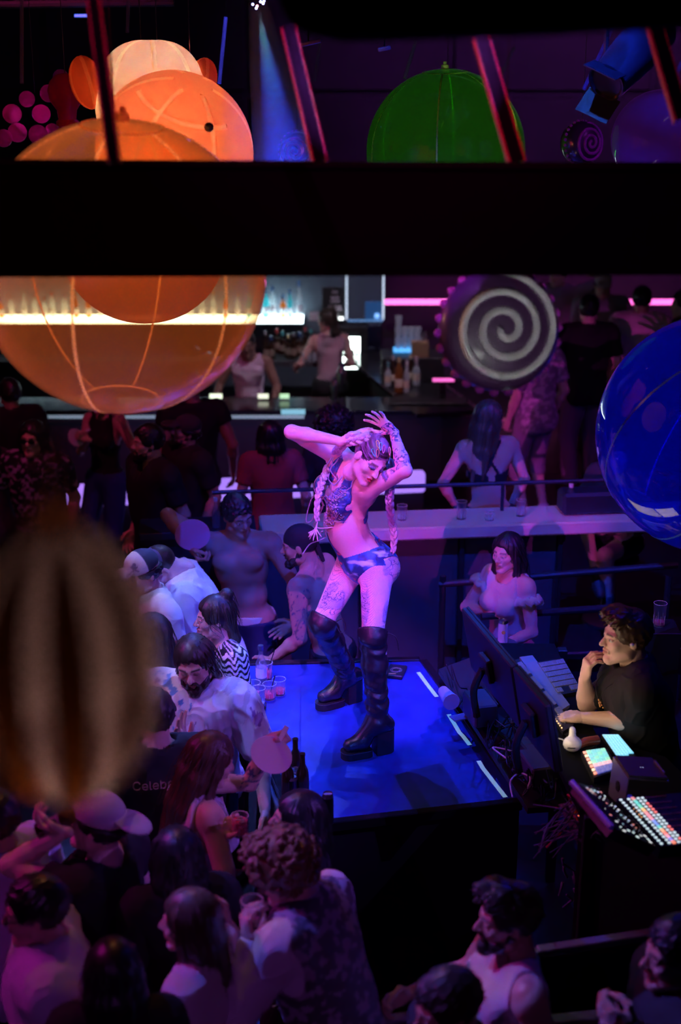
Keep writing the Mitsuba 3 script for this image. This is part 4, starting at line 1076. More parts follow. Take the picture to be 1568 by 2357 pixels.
person('black-haired woman in black seen from behind, between the brown-haired woman and the fan holder', J, 'tan', ('long', 'black', dict(length=.3)), dict(TEE, color=BLK), dict(color=BLK))
J = PP['drinker'] = stand(222, 1893, 0, pose(1.74, 'm', 70, lean=(-2, 0, 0), head=(6, -8, 0), R=dict(to=(.05, .2, -.4))))
reach(J, 'L', 150, 1912, .05, 'hold', (.2, .3, .9), (-.9, .2, .15), (-.5, -.4, -1))
person('person in a white cap and black scoop-back shirt drinking from a raised bottle', J, 'fair', ('short', 'black'), dict(TEE, color=(.02, .018, .024), neckr=.1, scoop=.0, sleeve=.5), dict(color=BLK), cap=dict(color=(.62, .55, .62), back=True), hands=.004)
J = PP['glasses'] = stand(78, 2095, 0, pose(1.72, 'm', 98, lean=(4, 0, 0), head=(0, 8, 0)))
person('short-haired man with glasses and pale shirt at the lower left corner', J, 'tan', ('short', 'black'), dict(TEE, color=(.66, .6, .75), sleeve=.7, g=.024, fold=.01), dict(color=BLK))
gl = [cyl((sg * .033 - .0, .1, .002), (sg * .033, .098, .002), .001, 6) for sg in (-1, 1)]
for sg in (-1, 1):
    th = np.linspace(0, 2 * math.pi, 20, endpoint=False); gl.append(tube([V(sg * .034 + .023 * math.cos(t), .098 - abs(.023 * math.cos(t)) * .1, .002 + .019 * math.sin(t)) for t in th], .0022, 6, closed=True)); gl.append(tube([V(sg * .057, .095, .006), V(sg * .08, .01, .006)], .0022, 6))
part(J['key'], 'spectacles', to_head(J, cat(gl)), 'm_blackgloss')
J = PP['lowdark'] = stand(262, 2235, 0, pose(1.64, 'f', 10, head=(0, 10, 0)))
person('dark figure with long black hair at the bottom edge between the pale shirts', J, 'tan', ('long', 'black'), dict(TEE, color=BLK), dict(color=BLK))
J = PP['leftedge'] = stand(-22, 1885, 0, pose(1.72, 'm', 60, head=(0, 5, 0)))
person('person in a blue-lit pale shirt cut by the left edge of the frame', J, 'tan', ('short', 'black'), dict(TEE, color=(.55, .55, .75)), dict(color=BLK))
# --- lower right
J = PP['tank'] = stand(1166, 2112, 0, pose(1.72, 'm', 100, lean=(0, 0, 0), head=(-2, 4, 0), L=dict(to=(-.06, -.02, -.52)), R=dict(to=(.1, .3, -.3), hand='hold')))
person('bearded man with dark curly quiff in a white tank top before the railing', J, 'tan', ('quiff', 'dark'), dict(kind='tank', color=(.75, .74, .8), g=.01, neckr=.085, scoop=.05, h=.008, fold=.004), dict(color=BLK), beard=True, hh=.0042, h=.009)
J = PP['lowhead'] = stand(1024, 2318, 0, pose(1.70, 'm', 110, head=(0, 14, 0)))
person('man with short dark hair cut by the bottom edge, left of the tank top', J, 'tan', ('short', 'dark'), dict(TEE, color=BLK), dict(color=BLK))
J = PP['rightedge'] = stand(1553, 2195, 0, pose(1.76, 'm', 102, head=(-4, 4, 0)))
reach(J, 'L', 1462, 2362, .0, 'hold', (.3, .8, .1), (-.9, .2, .3), (-.2, -.4, -1))
person('man in a black jacket holding a small glass at the right edge by the railing', J, 'tan', ('short', 'black'), dict(kind='long', color=BLK, g=.02), dict(color=BLK), hh=.0045, hands=.004)
Fb = Field(); torso(Fb, J, .024, .04); q0 = J['C'] + J['Rc'] @ V(0, .2, .02); shell_ = Fb.mesh(.008); qq = (shell_.vertices - J['C']) @ J['Rc']
sm, us = solidify(shell_, (qq[:, 1] > 0) & (np.abs(qq[:, 0]) < .07) & (qq[:, 2] < .2), .004); cc = np.where((meshkit.fbm(qq[us] * 30, 2, 3) > .5)[:, None], V(.5, .3, .5), V(.08, .05, .1)); part(J['key'], 'print_shirt', sm, 'm_cloth', smooth=True, color=np.vstack([cc, cc]))
# --- the operator in the booth
J = PP['operator'] = seat(1438, 1464, 6.5, pose(1.80, 'm', 98, lean=(16, 0, 0), head=(4, 2, 0)))
def reset_arm(J, sd, e, w, hand, palm, d):
    J['E' + sd], J['H' + sd], J['hand' + sd] = e, w, hand; J['hp' + sd] = V(*palm); d = V(*d); J['hd' + sd] = d / np.linalg.norm(d)
s_ = J['s']
J['SL'], J['SR'] = at_d(1480, 1584, 6.40), at_d(1432, 1570, 6.72)
reset_arm(J, 'L', at_d(1464, 1660, 6.50), at_d(1345, 1652, 6.60), 'mouse', (0, .1, -1), (-.95, .3, -.12))
reset_arm(J, 'R', at_d(1352, 1620, 6.72), at_d(1346, 1564, 6.62), 'hold', (.75, .2, .1), (.10, -.1, 1))
person('young man in black T-shirt at the lighting desk, one hand at his chin', J, 'fair', ('quiff', 'brown'), dict(TEE, color=(.02, .02, .022), sleeve=.85, g=.02, h=.009, fold=.007), dict(color=BLK), hh=.0035, h=.009, hands=.0035)
mk = meshkit
ear = to_head(J, ball((.084, .0, -.006), .009, 2)) if False else to_head(J, ball((-.084, .0, -.006), .009, 2)); part(J['key'], 'earphone', ear, 'm_gloss', smooth=True, color=V(.8, .8, .85))
pl = J['C'] + J['Rc'] @ V(-.03, .185, .085); nk = J['N']
part(J['key'], 'necklace_cord', tube(bez([nk + J['Rc'] @ V(-.07, .0, .015), J['C'] + J['Rc'] @ V(-.062, .15, .17), pl + J['Rc'] @ V(0, .0, .012), J['C'] + J['Rc'] @ V(.04, .16, .16), nk + J['Rc'] @ V(.06, .03, .015)], 8), .0016, 5), 'm_black')
rng = np.random.default_rng(2); pen = cat([ball(pl + J['Rc'] @ V(*(rng.normal(0, 1, 3) * V(.007, .004, .012))), .0045, 1) for _ in range(16)]); part(J['key'], 'pendant', pen, 'm_gem', smooth=True, color=V(.85, .45, .15), label='amber beaded pendant')
sv_ = np.asarray(meshkit.WRITTEN[scene[J['key'] + '__shirt']['filename']][0], float); q_ = (sv_ - J['C']) @ J['Rc']; i_ = np.argmin(np.abs(q_[:, 0] + .10) * 2 + np.abs(q_[:, 2] - .02) - q_[:, 1] * .6)
lg = box(sv_[i_] + J['Rc'] @ V(-.001, .003, 0), (.022, .004, .06), J['Rc'] @ rz(42) @ ry(8), b=.001); part(J['key'], 'chest_logo', lg, 'm_matte', color=V(.6, .6, .65), label='small pale emblem on the chest')
# --- behind the stage, at the terrace
J = PP['ruffle'] = stand(1166, 1272, 0, pose(1.62, 'f', 128, lean=(2, 0, 0), head=(10, 4, 0), L=dict(to=(-.02, .26, -.34), hand='grip')))
reach(J, 'R', 1136, 1412, -.1, 'grip', (0, 0, -1), None, (-.6, .4, -.5))
person('woman with long black hair in a white ruffled off-shoulder top below the drink rail', J, 'fair', ('long', 'black', dict(length=.26)), dict(kind='cami', color=(.75, .7, .76), g=.014, hem=.14, neckr=.1, scoop=.03, fold=.008), dict(color=(.6, .58, .62)), hh=.005)
rf = []
for sd, sg in (('R', 1), ('L', -1)):
    S, E = J['S' + sd], J['E' + sd]; th = np.linspace(0, 2 * math.pi, 40, endpoint=False); fr = frame(E - S)
    rf.append(tube([S + (E - S) * .3 + fr @ V(math.cos(t) * (.066 + .008 * math.sin(9 * t)), math.sin(t) * (.066 + .008 * math.sin(9 * t)), .02 * math.sin(9 * t)) for t in th], .018, 7, closed=True))
part(J['key'], 'ruffle', cat(rf[:1]), 'm_cloth', smooth=True, color=V(.75, .7, .76)); part(J['key'], 'ruffle', rf[1], 'm_cloth', smooth=True, color=V(.75, .7, .76))
J = PP['crossback'] = stand(1128, 962, .4, pose(1.70, 'f', 8, lean=(3, -3, 0), head=(-62, 8, 0), L=dict(to=(-.02, .1, -.47), pole=(-1, -.2, 0)), R=dict(to=(.04, .1, -.5), pole=(1, -.3, 0))))
person('long-haired woman in a black cross-back top leaning at the drink rail', J, 'tan', ('long', 'brown', dict(length=.3)), None, dict(color=BLK, top=.05, name='skirt'), hh=.006)
Fb = Field(); torso(Fb, J, .006, .035); sh_ = Fb.mesh(.008); qq = (sh_.vertices - J['C']) @ J['Rc']
msk = (np.abs(qq[:, 2] + .07) < .035 + .25 * np.clip(np.abs(qq[:, 0]) - .04, 0, .1)) & (np.abs(qq[:, 0]) > .02) | (np.abs(np.abs(qq[:, 0]) - np.abs(qq[:, 2] - .06) * .55) < .014) & (qq[:, 2] > -.06) & (qq[:, 2] < .2)
part(J['key'], 'cross_back_top', solidify(sh_, msk, .004)[0], 'm_cloth', smooth=True, color=V(*BLK))
J = PP['blacktee'] = stand(1356, 712, .4, pose(1.82, 'm', 8, lean=(2, 0, 0), head=(-15, 6, 0), L=dict(to=(-.1, .26, -.3)), R=dict(to=(.06, .1, -.48))))
person('man in a black T-shirt and grey trousers with his back turned on the terrace', J, 'fair', ('short', 'black'), dict(TEE, color=BLK, sleeve=.7), dict(color=(.2, .18, .24), g=.03), hh=.008, h=.016)
J = PP['pinktee'] = stand(1478, 690, .4, pose(1.80, 'm', -12, head=(0, 8, 0)))
person('man in a pale pink T-shirt seen from behind on the terrace', J, 'tan', ('short', 'black'), dict(TEE, color=(.75, .5, .62), sleeve=.7), dict(color=(.04, .04, .06)), hh=.008, h=.016)
J = PP['facingcap'] = stand(1408, 690, .4, pose(1.78, 'm', 172, head=(0, 6, 0)))
shift(J, V(.06, .8, 0)); person('man in a pale cap facing the room between two terrace guests', J, 'tan', ('short', 'black'), dict(TEE, color=(.3, .28, .35)), dict(color=BLK), cap=dict(color=(.6, .55, .62)), hh=.007, h=.016)
J = PP['behind'] = stand(1352, 668, .4, pose(1.84, 'm', 150, R=dict(to=(.1, .2, .1)), L=dict(to=(-.25, .2, .25))))
shift(J, V(-.14, .95, 0)); person('man with raised arm behind the man in the black T-shirt', J, 'fair', ('short', 'dark'), dict(TEE, color=(.35, .3, .4)), dict(color=BLK), hh=.008, h=.016)
J = PP['farright'] = stand(1572, 700, .4, pose(1.80, 'm', 80, head=(0, 5, 0)))
person('man facing left at the right edge above the blue ball', J, 'fair', ('short', 'black'), dict(TEE, color=BLK), dict(color=BLK), hh=.008, h=.016)
J = PP['patterned'] = stand(1232, 775, .4, pose(1.72, 'm', 30, legs=dict(R=dict(to=(.12, -.02, .085), toe=(.9, -.3, 0)))))
person('guest in a mottled two-piece and white shoes behind the spiral lollipop', J, 'fair', ('short', 'dark'), dict(TEE, color=(.3, .24, .32), paint=blotch((.6, .5, .6), 0, 26)), dict(color=(.35, .28, .38), upto=1.2), shoes=(.8, .75, .8), hh=.008, h=.016)
J = PP['sitter'] = pose(1.68, 'f', 150, lean=(8, 0, 0), head=(20, 10, 0), drop=.26, legs=dict(R=dict(to=(.02, .34, .52), pole=(.1, 1, .6), toe=(-.5, .6, -.6)), L=dict(to=(-.05, .26, .30), pole=(0, 1, .5), toe=(-.2, 1, -.3))), R=dict(to=(.05, .25, -.3)), L=dict(to=(-.05, .25, -.3)))
stand(1424, 1046, .4, J)
person('woman in a dark jacket sitting with crossed bare legs behind the drink rail', J, 'fair', ('long', 'brown', dict(length=.18)), dict(kind='long', color=(.06, .035, .03), g=.02), dict(color=BLK, upto=.45, name='skirt'), hh=.007)
# --- the bar and the guests before it
J = PP['bartender'] = stand(752, 738, 0, pose(1.70, 'f', 18, lean=(4, 0, 0), head=(38, 6, 0), L=dict(to=(-.12, .3, -.36)), R=dict(to=(.05, .25, -.36))))
person('bartender with a dark ponytail and bare back working before the lit cooler', J, 'fair', ('bun', 'dark'), dict(kind='tank', color=(.5, .3, .36), g=.006, hem=.0), dict(color=BLK, top=.06, upto=.4, name='shorts'), hh=.007, h=.014)
J = PP['barman'] = stand(570, 792, 0, pose(1.64, 'm', 172, lean=(6, 0, 0), head=(5, 12, 0), R=dict(to=(.12, .3, -.4)), L=dict(to=(-.12, .3, -.38))))
person('dark-skinned bartender in a white tank top beside the orange ball', J, 'dark', ('buzz', 'black'), dict(kind='tank', color=(.75, .7, .78), g=.01, neckr=.09, scoop=.04), dict(color=BLK), hh=.007, h=.014)
J = PP['afro'] = stand(768, 985, 0, pose(1.72, 'f', 5)); person('guest with a big black afro at the bar, seen from behind', J, 'dark', ('afro', 'black'), dict(TEE, color=BLK), dict(color=BLK), hh=.007, h=.015)
J = PP['redshirt'] = stand(622, 1003, 0, pose(1.70, 'f', 10, L=dict(to=(-.1, .06, -.48)), R=dict(to=(.1, .05, -.48)))); person('guest with long dark hair in a plain red shirt between the bar and the stage', J, 'tan', ('long', 'black', dict(length=.2)), dict(TEE, color=(.30, .05, .06), sleeve=.6), dict(color=BLK), hh=.007)
J = PP['beard'] = stand(338, 1018, 0, pose(1.82, 'm', 128, head=(-12, 2, 0))); person('bearded man in a black V-neck shirt left of the man in the cap', J, 'tan', ('short', 'black'), dict(TEE, color=BLK, scoop=.03), dict(color=BLK), beard=True, hh=.006)
J = PP['capman'] = stand(426, 992, 0, pose(1.74, 'm', 128, head=(-10, -14, -8))); person('man in a dark cap and charcoal shirt looking up to the left', J, 'tan', ('short', 'black'), dict(TEE, color=(.02, .018, .022)), dict(color=BLK), cap=dict(color=(.05, .04, .05)), beard=True, hh=.006)
J = PP['armsup'] = stand(236, 918, 0, pose(1.72, 'f', 150, lean=(-3, 0, 0), L=dict(to=(-.2, .2, .05), pole=(-.6, 0, -1))))
reach(J, 'R', 203, 1012, -.3, 'grip', None, (-.8, 0, .3), (-.4, 0, -1))
person('woman with raised bare arms holding a small round fan under the orange ball', J, 'tan', ('long', 'dark'), dict(kind='cami', color=BLK, g=.008, hem=.04), dict(color=(.02, .04, .16)), hh=.007)
J = PP['shades'] = stand(74, 1010, 0, pose(1.74, 'm', 170, R=dict(to=(.1, .25, -.3)))); person('man in dark sunglasses and a floral shirt at the left behind the ornament', J, 'tan', ('longwavy', 'black', dict(length=.08)), dict(TEE, color=BLK, paint=blotch((.3, .22, .34), 0, 30, .56), h=.01), dict(color=BLK), hh=.006)
part(J['key'], 'sunglasses', to_head(J, cat([trimesh.Trimesh(ball((0, 0, 0), 1, 2).vertices * V(.026, .008, .02) + V(sg * .033, .095, .004), ball((0, 0, 0), 1, 2).faces) for sg in (-1, 1)] + [tube([(-.06, .09, .008), (0, .1, .01), (.06, .09, .008)], .003, 6)])), 'm_blackgloss', smooth=True)
J = PP['tall'] = stand(438, 888, 0, pose(1.86, 'm', 20, R=dict(to=(.12, .0, -.5)))); person('tall guest in black with a bare hanging arm standing at the bar', J, 'brown', ('short', 'black'), dict(TEE, color=BLK, sleeve=.4), dict(color=BLK), hh=.008, h=.015)
J = PP['leftbar'] = stand(22, 905, 0, pose(1.74, 'm', 30)); person('guest with short dark hair at the bar on the far left', J, 'brown', ('short', 'black'), dict(TEE, color=BLK), dict(color=BLK), hh=.008, h=.016)
J = PP['leftbar2'] = stand(-44, 1010, 0, pose(1.70, 'f', 60)); person('long-haired guest at the left edge beside the man in sunglasses', J, 'tan', ('long', 'black'), dict(TEE, color=(.05, .03, .05)), dict(color=BLK), hh=.008, h=.016)

# ------------------------------------------------------------------ the bar at the back
def tint_glass(name, rgb, mix=.25, col=None, rough=.2):
    scene[name] = {'type': 'blendbsdf', 'weight': float(mix), 'a': {'type': 'thindielectric', 'int_ior': 1.45, 'specular_transmittance': {'type': 'rgb', 'value': list(rgb)}},
                   'b': {'type': 'principledthin', 'base_color': {'type': 'rgb', 'value': list(col or rgb)}, 'roughness': float(rough), 'diff_trans': 1.1, 'spec_trans': 0.0, 'eta': 1.45}}


tint_glass('m_clearglass', (.94, .96, .98), .06, (.9, .9, .95))
tint_glass('m_barbottle', (.9, .95, .97), .6, (.85, .92, .95))
tint_glass('m_tealbottle', (.3, .9, .9), .45, (.2, .75, .8))
tint_glass('m_amberbottle', (.9, .5, .2), .4, (.7, .3, .1))
pri('m_darkglass', (.03, .014, .008), .08, specular=.7)
pri('m_wood', (.30, .17, .09), .5)
pri('m_drink', (.75, .08, .12), .15)
pri('m_rim', (.85, .88, .95), .08, specular=1.0)
pri('m_screw', VC, .3, metallic=.6)

BOTTLES = [[(0, 0), (.036, 0), (.038, .008), (.038, .19), (.03, .225), (.014, .255), (.013, .31), (.016, .312), (.016, .325), (0, .327)],
           [(0, 0), (.04, 0), (.042, .01), (.042, .15), (.034, .18), (.015, .20), (.014, .27), (.018, .272), (.018, .30), (0, .302)],
           [(0, 0), (.034, 0), (.035, .01), (.03, .12), (.034, .2), (.016, .25), (.013, .33), (.0155, .332), (.0155, .36), (0, .362)]]


def bottle(name, label, p, kind, mat, capcol, group=None, scale=1.0, lab=None, n=16):
    key = thing(name, label, 'bottle', group); pr = np.array(BOTTLES[kind]) * scale
    part(key, 'glass', lathe(pr[:-2], n, None, p), mat, smooth=35)
    part(key, 'cap', lathe([(0, pr[-3][1] - .03 * scale), (pr[-2][0] * 1.05, pr[-3][1] - .03 * scale), (pr[-2][0] * 1.05, pr[-2][1]), (0, pr[-1][1])], n, None, p), 'm_gloss', color=V(*capcol))
    if lab: part(key, 'label', lathe([(pr[2][0] * 1.015, .05 * scale), (pr[2][0] * 1.015, .13 * scale)], n, None, p), 'm_matte', color=V(*lab))
    return key


pri('m_backbar', (.07, .09, .12), .4)
st_ = PP['sitter']['P'] + V(0, .04, 0); k_ = thing('bar_stool', 'dark bar stool under the sitting woman behind the drink rail', 'stool'); zt = st_[2] - .13; part(k_, 'seat', lathe([(0, zt - .05), (.17, zt - .05), (.175, zt - .02), (.15, zt), (0, zt)], 24, None, st_ * V(1, 1, 0)), 'm_black', smooth=30); part(k_, 'pole', cyl(st_ * V(1, 1, 0) + V(0, 0, .41), st_ * V(1, 1, 0) + V(0, 0, zt - .04), .025, 10), 'm_metal'); part(k_, 'base', lathe([(0, .4), (.2, .4), (.2, .415), (0, .43)], 24, None, st_ * V(1, 1, 0)), 'm_metal', smooth=30)
BY = 15.4
sh_l, sh_r = at_y(-60, 738, BY), at_y(698, 735, BY); SHZ = sh_r[2]
bb = thing('back_bar', 'tall dark back bar cabinet with a glowing bottle shelf across the rear wall', 'cabinet')
part(bb, 'cabinet', box(((sh_l[0] - 1.2 + at_y(880, 735, BY)[0]) / 2, BY + .42, 1.5), (at_y(880, 735, BY)[0] - sh_l[0] + 1.2, .3, 3.0)), 'm_backbar')
part(bb, 'shelf', box(((sh_l[0] - 1 + sh_r[0]) / 2, BY + .12, SHZ - .035), (sh_r[0] - sh_l[0] + 1, .3, .05)), 'm_panel')
part(bb, 'light_strip', box(((sh_l[0] - 1 + sh_r[0]) / 2, BY + .1, SHZ - .001), (sh_r[0] - sh_l[0] + 1, .25, .014), b=.002), 'm_white', emit=(7, 9, 9.4), weight=1.0, label='glowing white shelf light')
part(bb, 'front_light', box(((sh_l[0] - 1 + sh_r[0]) / 2, BY - .035, SHZ - .02), (sh_r[0] - sh_l[0] + 1, .008, .035), b=.001), 'm_white', emit=(5, 6.4, 6.6), weight=.3)
for u in (798, 883):
    p, q = at_y(u, 735, BY - .02), at_y(u, 560, BY - .02); part(bb, 'post_light', box((p + q) / 2, (.02, .02, q[2] - p[2]), b=.002), 'm_white', emit=(.6, .75, .95))
c = at_y(767, 697, BY + .05); part(bb, 'menu_board', box(c, (.24, .02, .34)), 'm_black')
for i, (w, z) in enumerate(((.06, .12), (.09, .06), (.10, .02), (.14, -.04), (.16, -.07), (.08, -.13))): part(bb, 'menu_line', box(c + V(.02, -.012, z), (w, .004, .025), b=0), 'm_matte', color=V(.5, .45, .5))
part(bb, 'shelf_end_light', box(at_y(781, 733, BY - .04), (.09, .02, .03), b=.002), 'm_white', emit=(3, 3.2, 3.2))
part(bb, 'blue_screen', box(at_y(862, 715, BY), (.2, .02, .2)), 'm_black', emit=(.01, .05, .16)); part(bb, 'blue_lamp', ball(at_y(868, 727, BY - .03), .03), 'm_white', emit=(.2, .6, 1.4))
part(bb, 'blue_edge', box((at_y(802, 738, BY - .03) + at_y(880, 738, BY - .03)) / 2, (.38, .015, .02), b=.002), 'm_white', emit=(.05, .2, .45))
fr_ = at_y(809, 812, BY - .1)
fk = thing('glass_cooler', 'brightly lit drinks cooler with a white glowing door behind the bartender', 'cooler')
part(fk, 'body', box(fr_ + V(.02, .22, -.1), (.32, .4, .75)), 'm_black'); part(fk, 'lit_door', box(fr_ + V(-.0, .0, 0), (.19, .02, .36), b=.004), 'm_white', emit=(6.5, 8, 7.4), weight=1.0); part(fk, 'frame', cat([box(fr_ + V(sx * .105, -.005, 0), (.025, .03, .4)) for sx in (-1, 1)] + [box(fr_ + V(0, -.005, sz * .19), (.23, .03, .025)) for sz in (-1, 1)]), 'm_black')
for i in range(3): part(fk, 'can_row', cat([cyl(fr_ + V(-.06 + .04 * j, -.016, -.15 + .11 * i), fr_ + V(-.06 + .04 * j, -.016, -.07 + .11 * i), .014, 8) for j in range(4)]), 'm_matte', color=V(.6, .75, .7), kind='stuff')
rng = np.random.default_rng(12)
capc = [(.7, .7, .75), (.05, .1, .3), (.6, .1, .1), (.1, .5, .5), (.8, .7, .3)]
bm_ = ['m_barbottle', 'm_tealbottle', 'm_amberbottle']
us = [4, 28, 58, 82, 104, 122, 150, 176, 205, 232, 262, 290, 318, 352, 384, 412, 440, 466, 492, 520, 548, 574]
for i, u in enumerate(us):
    p = at_y(u, 733, BY + .08); p[2] = SHZ + .008
    bottle('shelf_bottle', 'liquor bottle on the glowing back bar shelf, seen through the orange ball', p, int(rng.integers(3)), bm_[int(rng.choice(3, p=[.6, .12, .28]))], capc[int(rng.integers(5))], 'bottles on the shelf seen through the orange ball', .8 * rng.uniform(.85, 1.05), (.7, .7, .7), 12)
for u, kd_, mt, sc_, lb in ((612, 0, 'm_tealbottle', .95, 'slim blue bottle nearest the orange ball on the glowing shelf'), (628, 0, 'm_barbottle', 1.05, 'tall clear bottle on the glowing shelf'), (652, 1, 'm_amberbottle', .85, 'short amber bottle on the glowing shelf'), (668, 2, 'm_tealbottle', .85, 'teal bottle on the glowing shelf'), (689, 2, 'm_barbottle', 1.12, 'tallest pale bottle with blue cap on the glowing shelf')):
    p = at_y(u, 733, BY + .06); p[2] = SHZ + .008; bottle('shelf_bottle', lb, p, kd_, mt, (.1, .25, .5), None, sc_, (.8, .85, .9))
p = at_y(724, 728, BY + .02); single('white_box', 'small white box at the end of the glowing shelf', 'box', box(p, (.11, .08, .09)), 'm_white')
# the counter the guests stand at
CY = 12.9; c_l, c_r = at_z(-200, 948, 1.1), at_z(1042, 945, 1.1); CY = c_r[1]; c_b = at_z(946, 834, 1.1)
bc_ = thing('bar_counter', 'long dark bar counter with a return on the right, in front of the bartenders', 'bar')
part(bc_, 'front', box(((c_l[0] + c_r[0]) / 2, CY + .22, .53), (c_r[0] - c_l[0], .3, 1.06)), 'm_panel')
part(bc_, 'counter_top', box(((c_l[0] + c_r[0]) / 2, CY + .25, 1.08), (c_r[0] - c_l[0] + .05, .5, .04)), 'm_blackgloss')
ry_ = (at_z(946, 834, 1.1) - at_z(1042, 905, 1.1)); ry_ /= np.linalg.norm(ry_); Rr = np.stack([ry_, np.cross(V(0, 0, 1), ry_), V(0, 0, 1)], 1); rm = (at_z(946, 834, 1.1) + at_z(1042, 905, 1.1)) / 2
part(bc_, 'return_top', box(rm + Rr @ V(0, .28, -.02), (2.7, .6, .04), Rr), 'm_blackgloss'); part(bc_, 'return_front', box(rm + Rr @ V(0, .15, -.58), (2.5, .3, 1.0), Rr), 'm_panel')
part(bc_, 'metal_edge', cat([box(rm + Rr @ V(0, -.03, -.015), (2.7, .03, .05), Rr)]), 'm_metal')
part(bc_, 'rubber_mat', box(at_z(985, 922, 1.112), (.75, .26, .014)), 'm_black')
part(bc_, 'under_light', box(((c_l[0] + at_z(700, 948, 1.1)[0]) / 2, CY - .02, 1.045), (at_z(700, 948, 1.1)[0] - c_l[0], .012, .03), b=.001), 'm_white', emit=(.12, .22, .26))  # emissive strip standing in for reflections below the counter edge
for u, w, e in ((606, .1, (1.0, 1.1, .8)), (655, .09, (.5, .9, .5)), (497, .12, (1.2, 1.4, 1.0)), (675, .22, (.15, .5, .6))):
    part(bc_, 'counter_lamp', box(at_z(u, 948 if w > .2 else 912, 1.14), (w, .02, .045), b=.003), 'm_white', emit=e)
for i, (u, v, kd_, mt, sc_, cc_, lb) in enumerate(((893, 888, 1, 'm_barbottle', .8, (.1, .3, .3), 'clear bottle leftmost in the well at the bar return'), (918, 902, 0, 'm_amberbottle', 1.05, (.8, .6, .3), 'tall amber bottle in the well at the bar return'), (936, 903, 2, 'm_barbottle', .9, (.8, .8, .7), 'clear bottle beside the amber one at the bar return'), (958, 886, 1, 'm_barbottle', .95, (.75, .75, .75), 'clear bottle rightmost at the bar return'), (905, 884, 2, 'm_darkglass', .8, (.5, .5, .5), 'dark bottle at the back of the bar return'), (944, 880, 0, 'm_darkglass', .85, (.6, .6, .4), 'dark bottle with pale cap at the bar return'))):
    bottle('bar_bottle', lb, at_z(u, v, 1.115), kd_, mt, cc_, None, sc_, (.7, .6, .45))
rng = np.random.default_rng(4)
for i in range(9):
    bottle('speed_rail_bottle', 'dark bottle on the unlit lower back bar', at_y(612 + i * 13, 815 + rng.uniform(-6, 12), 15.1), int(rng.integers(3)), 'm_darkglass', capc[i % 5], 'dark bottles on the lower back bar', .85, (.25, .2, .15), 10)
part(bb, 'lower_counter', box(((sh_l[0] + at_y(760, 830, 15.0)[0]) / 2, 15.2, at_y(700, 822, 15.1)[2] - .06), (at_y(760, 830, 15.0)[0] - sh_l[0], .34, .06)), 'm_panel')
for i in range(7):
    p = at_z(715 + (i % 4) * 9, 838 - 6 * (i // 4), 1.1) if False else at_y(700 + (i % 4) * 12, 832 - 6 * (i // 4), 14.6)
    single('shot_glass', 'small glass stacked beside the bartender', 'glass', lathe([(.018, 0), (.026, .07), (.024, .07), (.017, .006), (0, .006)], 12, None, p), 'm_barbottle', 'glasses beside the bartender', smooth=35)
for u, v, s_ in ((786, 900, 1.2), (770, 918, .9)):
    single('shaker', 'pale cocktail shaker on the bar right of the bartender' if s_ > 1 else 'small metal jug on the bar right of the bartender', 'shaker', lathe(np.array([(0, 0), (.036, 0), (.045, .14), (.036, .17), (.022, .2), (.02, .23), (0, .235)]) * s_, 16, None, at_z(u, v, 1.1)), 'm_metal', smooth=35)
# stacked cups and their crate, pink strips
p_ = at_y(950, 803, 14.1); single('service_box', 'low dark box on the bar return under the blue-lit cups', 'box', box((p_[0], 14.15, (p_[2] + 1.042) / 2), (.62, .42, p_[2] - .06 - 1.102)), 'm_black')
ck = thing('cup_stack', 'pile of clear plastic cups glowing blue by the bar return', 'cups'); p0 = at_y(938, 800, 14.2); p0[2] = p_[2] - .055
for i in range(9):
    part(ck, 'cup', lathe([(.026, 0), (.04, .11), (.037, .11), (.024, .004), (0, .004)], 12, None, p0 + V(-.09 + .065 * (i % 4), .03 * (i // 4), .035 + .105 * (i // 4))), 'm_barbottle', smooth=35)
part(ck, 'lamp', box(p0 + V(0, .02, .02), (.28, .14, .03)), 'm_white', emit=(.05, .5, 1.2))
wk = thing('napkin_caddy', 'brown wooden caddy with straws beside the blue-lit cups', 'caddy'); p1 = at_y(967, 805, 14.02); p1[2] = p_[2] + .018
part(wk, 'box', box(p1, (.17, .12, .15)), 'm_wood'); part(wk, 'straws', cat([cyl(p1 + V(-.05 + .025 * k, .0, .05), p1 + V(-.055 + .028 * k, .01, .17), .005, 6) for k in range(5)]), 'm_white', kind='stuff')
ps = at_y(886, 700, 16.6); pe = at_y(1600, 690, 16.6)
single('pink_strip_light', 'long glowing pink strip light along the far wall', 'strip light', box((ps + pe) / 2, (pe[0] - ps[0], .04, .055), frame(V(0, 0, 1), pe - ps), b=.004), 'm_white', emit=(2.6, .35, 1.5), weight=.6)
ps, pe = at_y(996, 875, 13.2), at_y(1046, 874, 13.2); part(bc_, 'pink_strip', box((ps + pe) / 2, (pe[0] - ps[0], .03, .03), b=.004), 'm_white', emit=(1.2, .15, .7), label='short glowing pink strip'); part(bc_, 'strip_post', box((ps + pe) / 2 * V(1, 1, .5) + V(0, .03, 0), (.06, .03, ps[2]), b=.004), 'm_black')
# low glowing bench between bar and stage
bl_, br_ = at_z(150, 1120, .75), at_z(978, 1086, .75); bx_ = (br_ - bl_) / np.linalg.norm(br_ - bl_); Rb = np.stack([bx_, np.cross(V(0, 0, 1), bx_), V(0, 0, 1)], 1)
gk = thing('glowing_counter', 'low counter with a violet-white glowing front behind the crowd', 'counter')
part(gk, 'glow_front', box((bl_ + br_) / 2 - V(0, 0, .085), (np.linalg.norm(br_ - bl_), .1, .19), Rb, b=.02), 'm_white', emit=(.40, .22, 1.0), weight=.6); part(gk, 'base', box(((bl_ + br_) / 2 + Rb @ V(0, .12, 0)) * V(1, 1, 0) + V(0, 0, .28), (np.linalg.norm(br_ - bl_), .2, .56), Rb), 'm_panel')

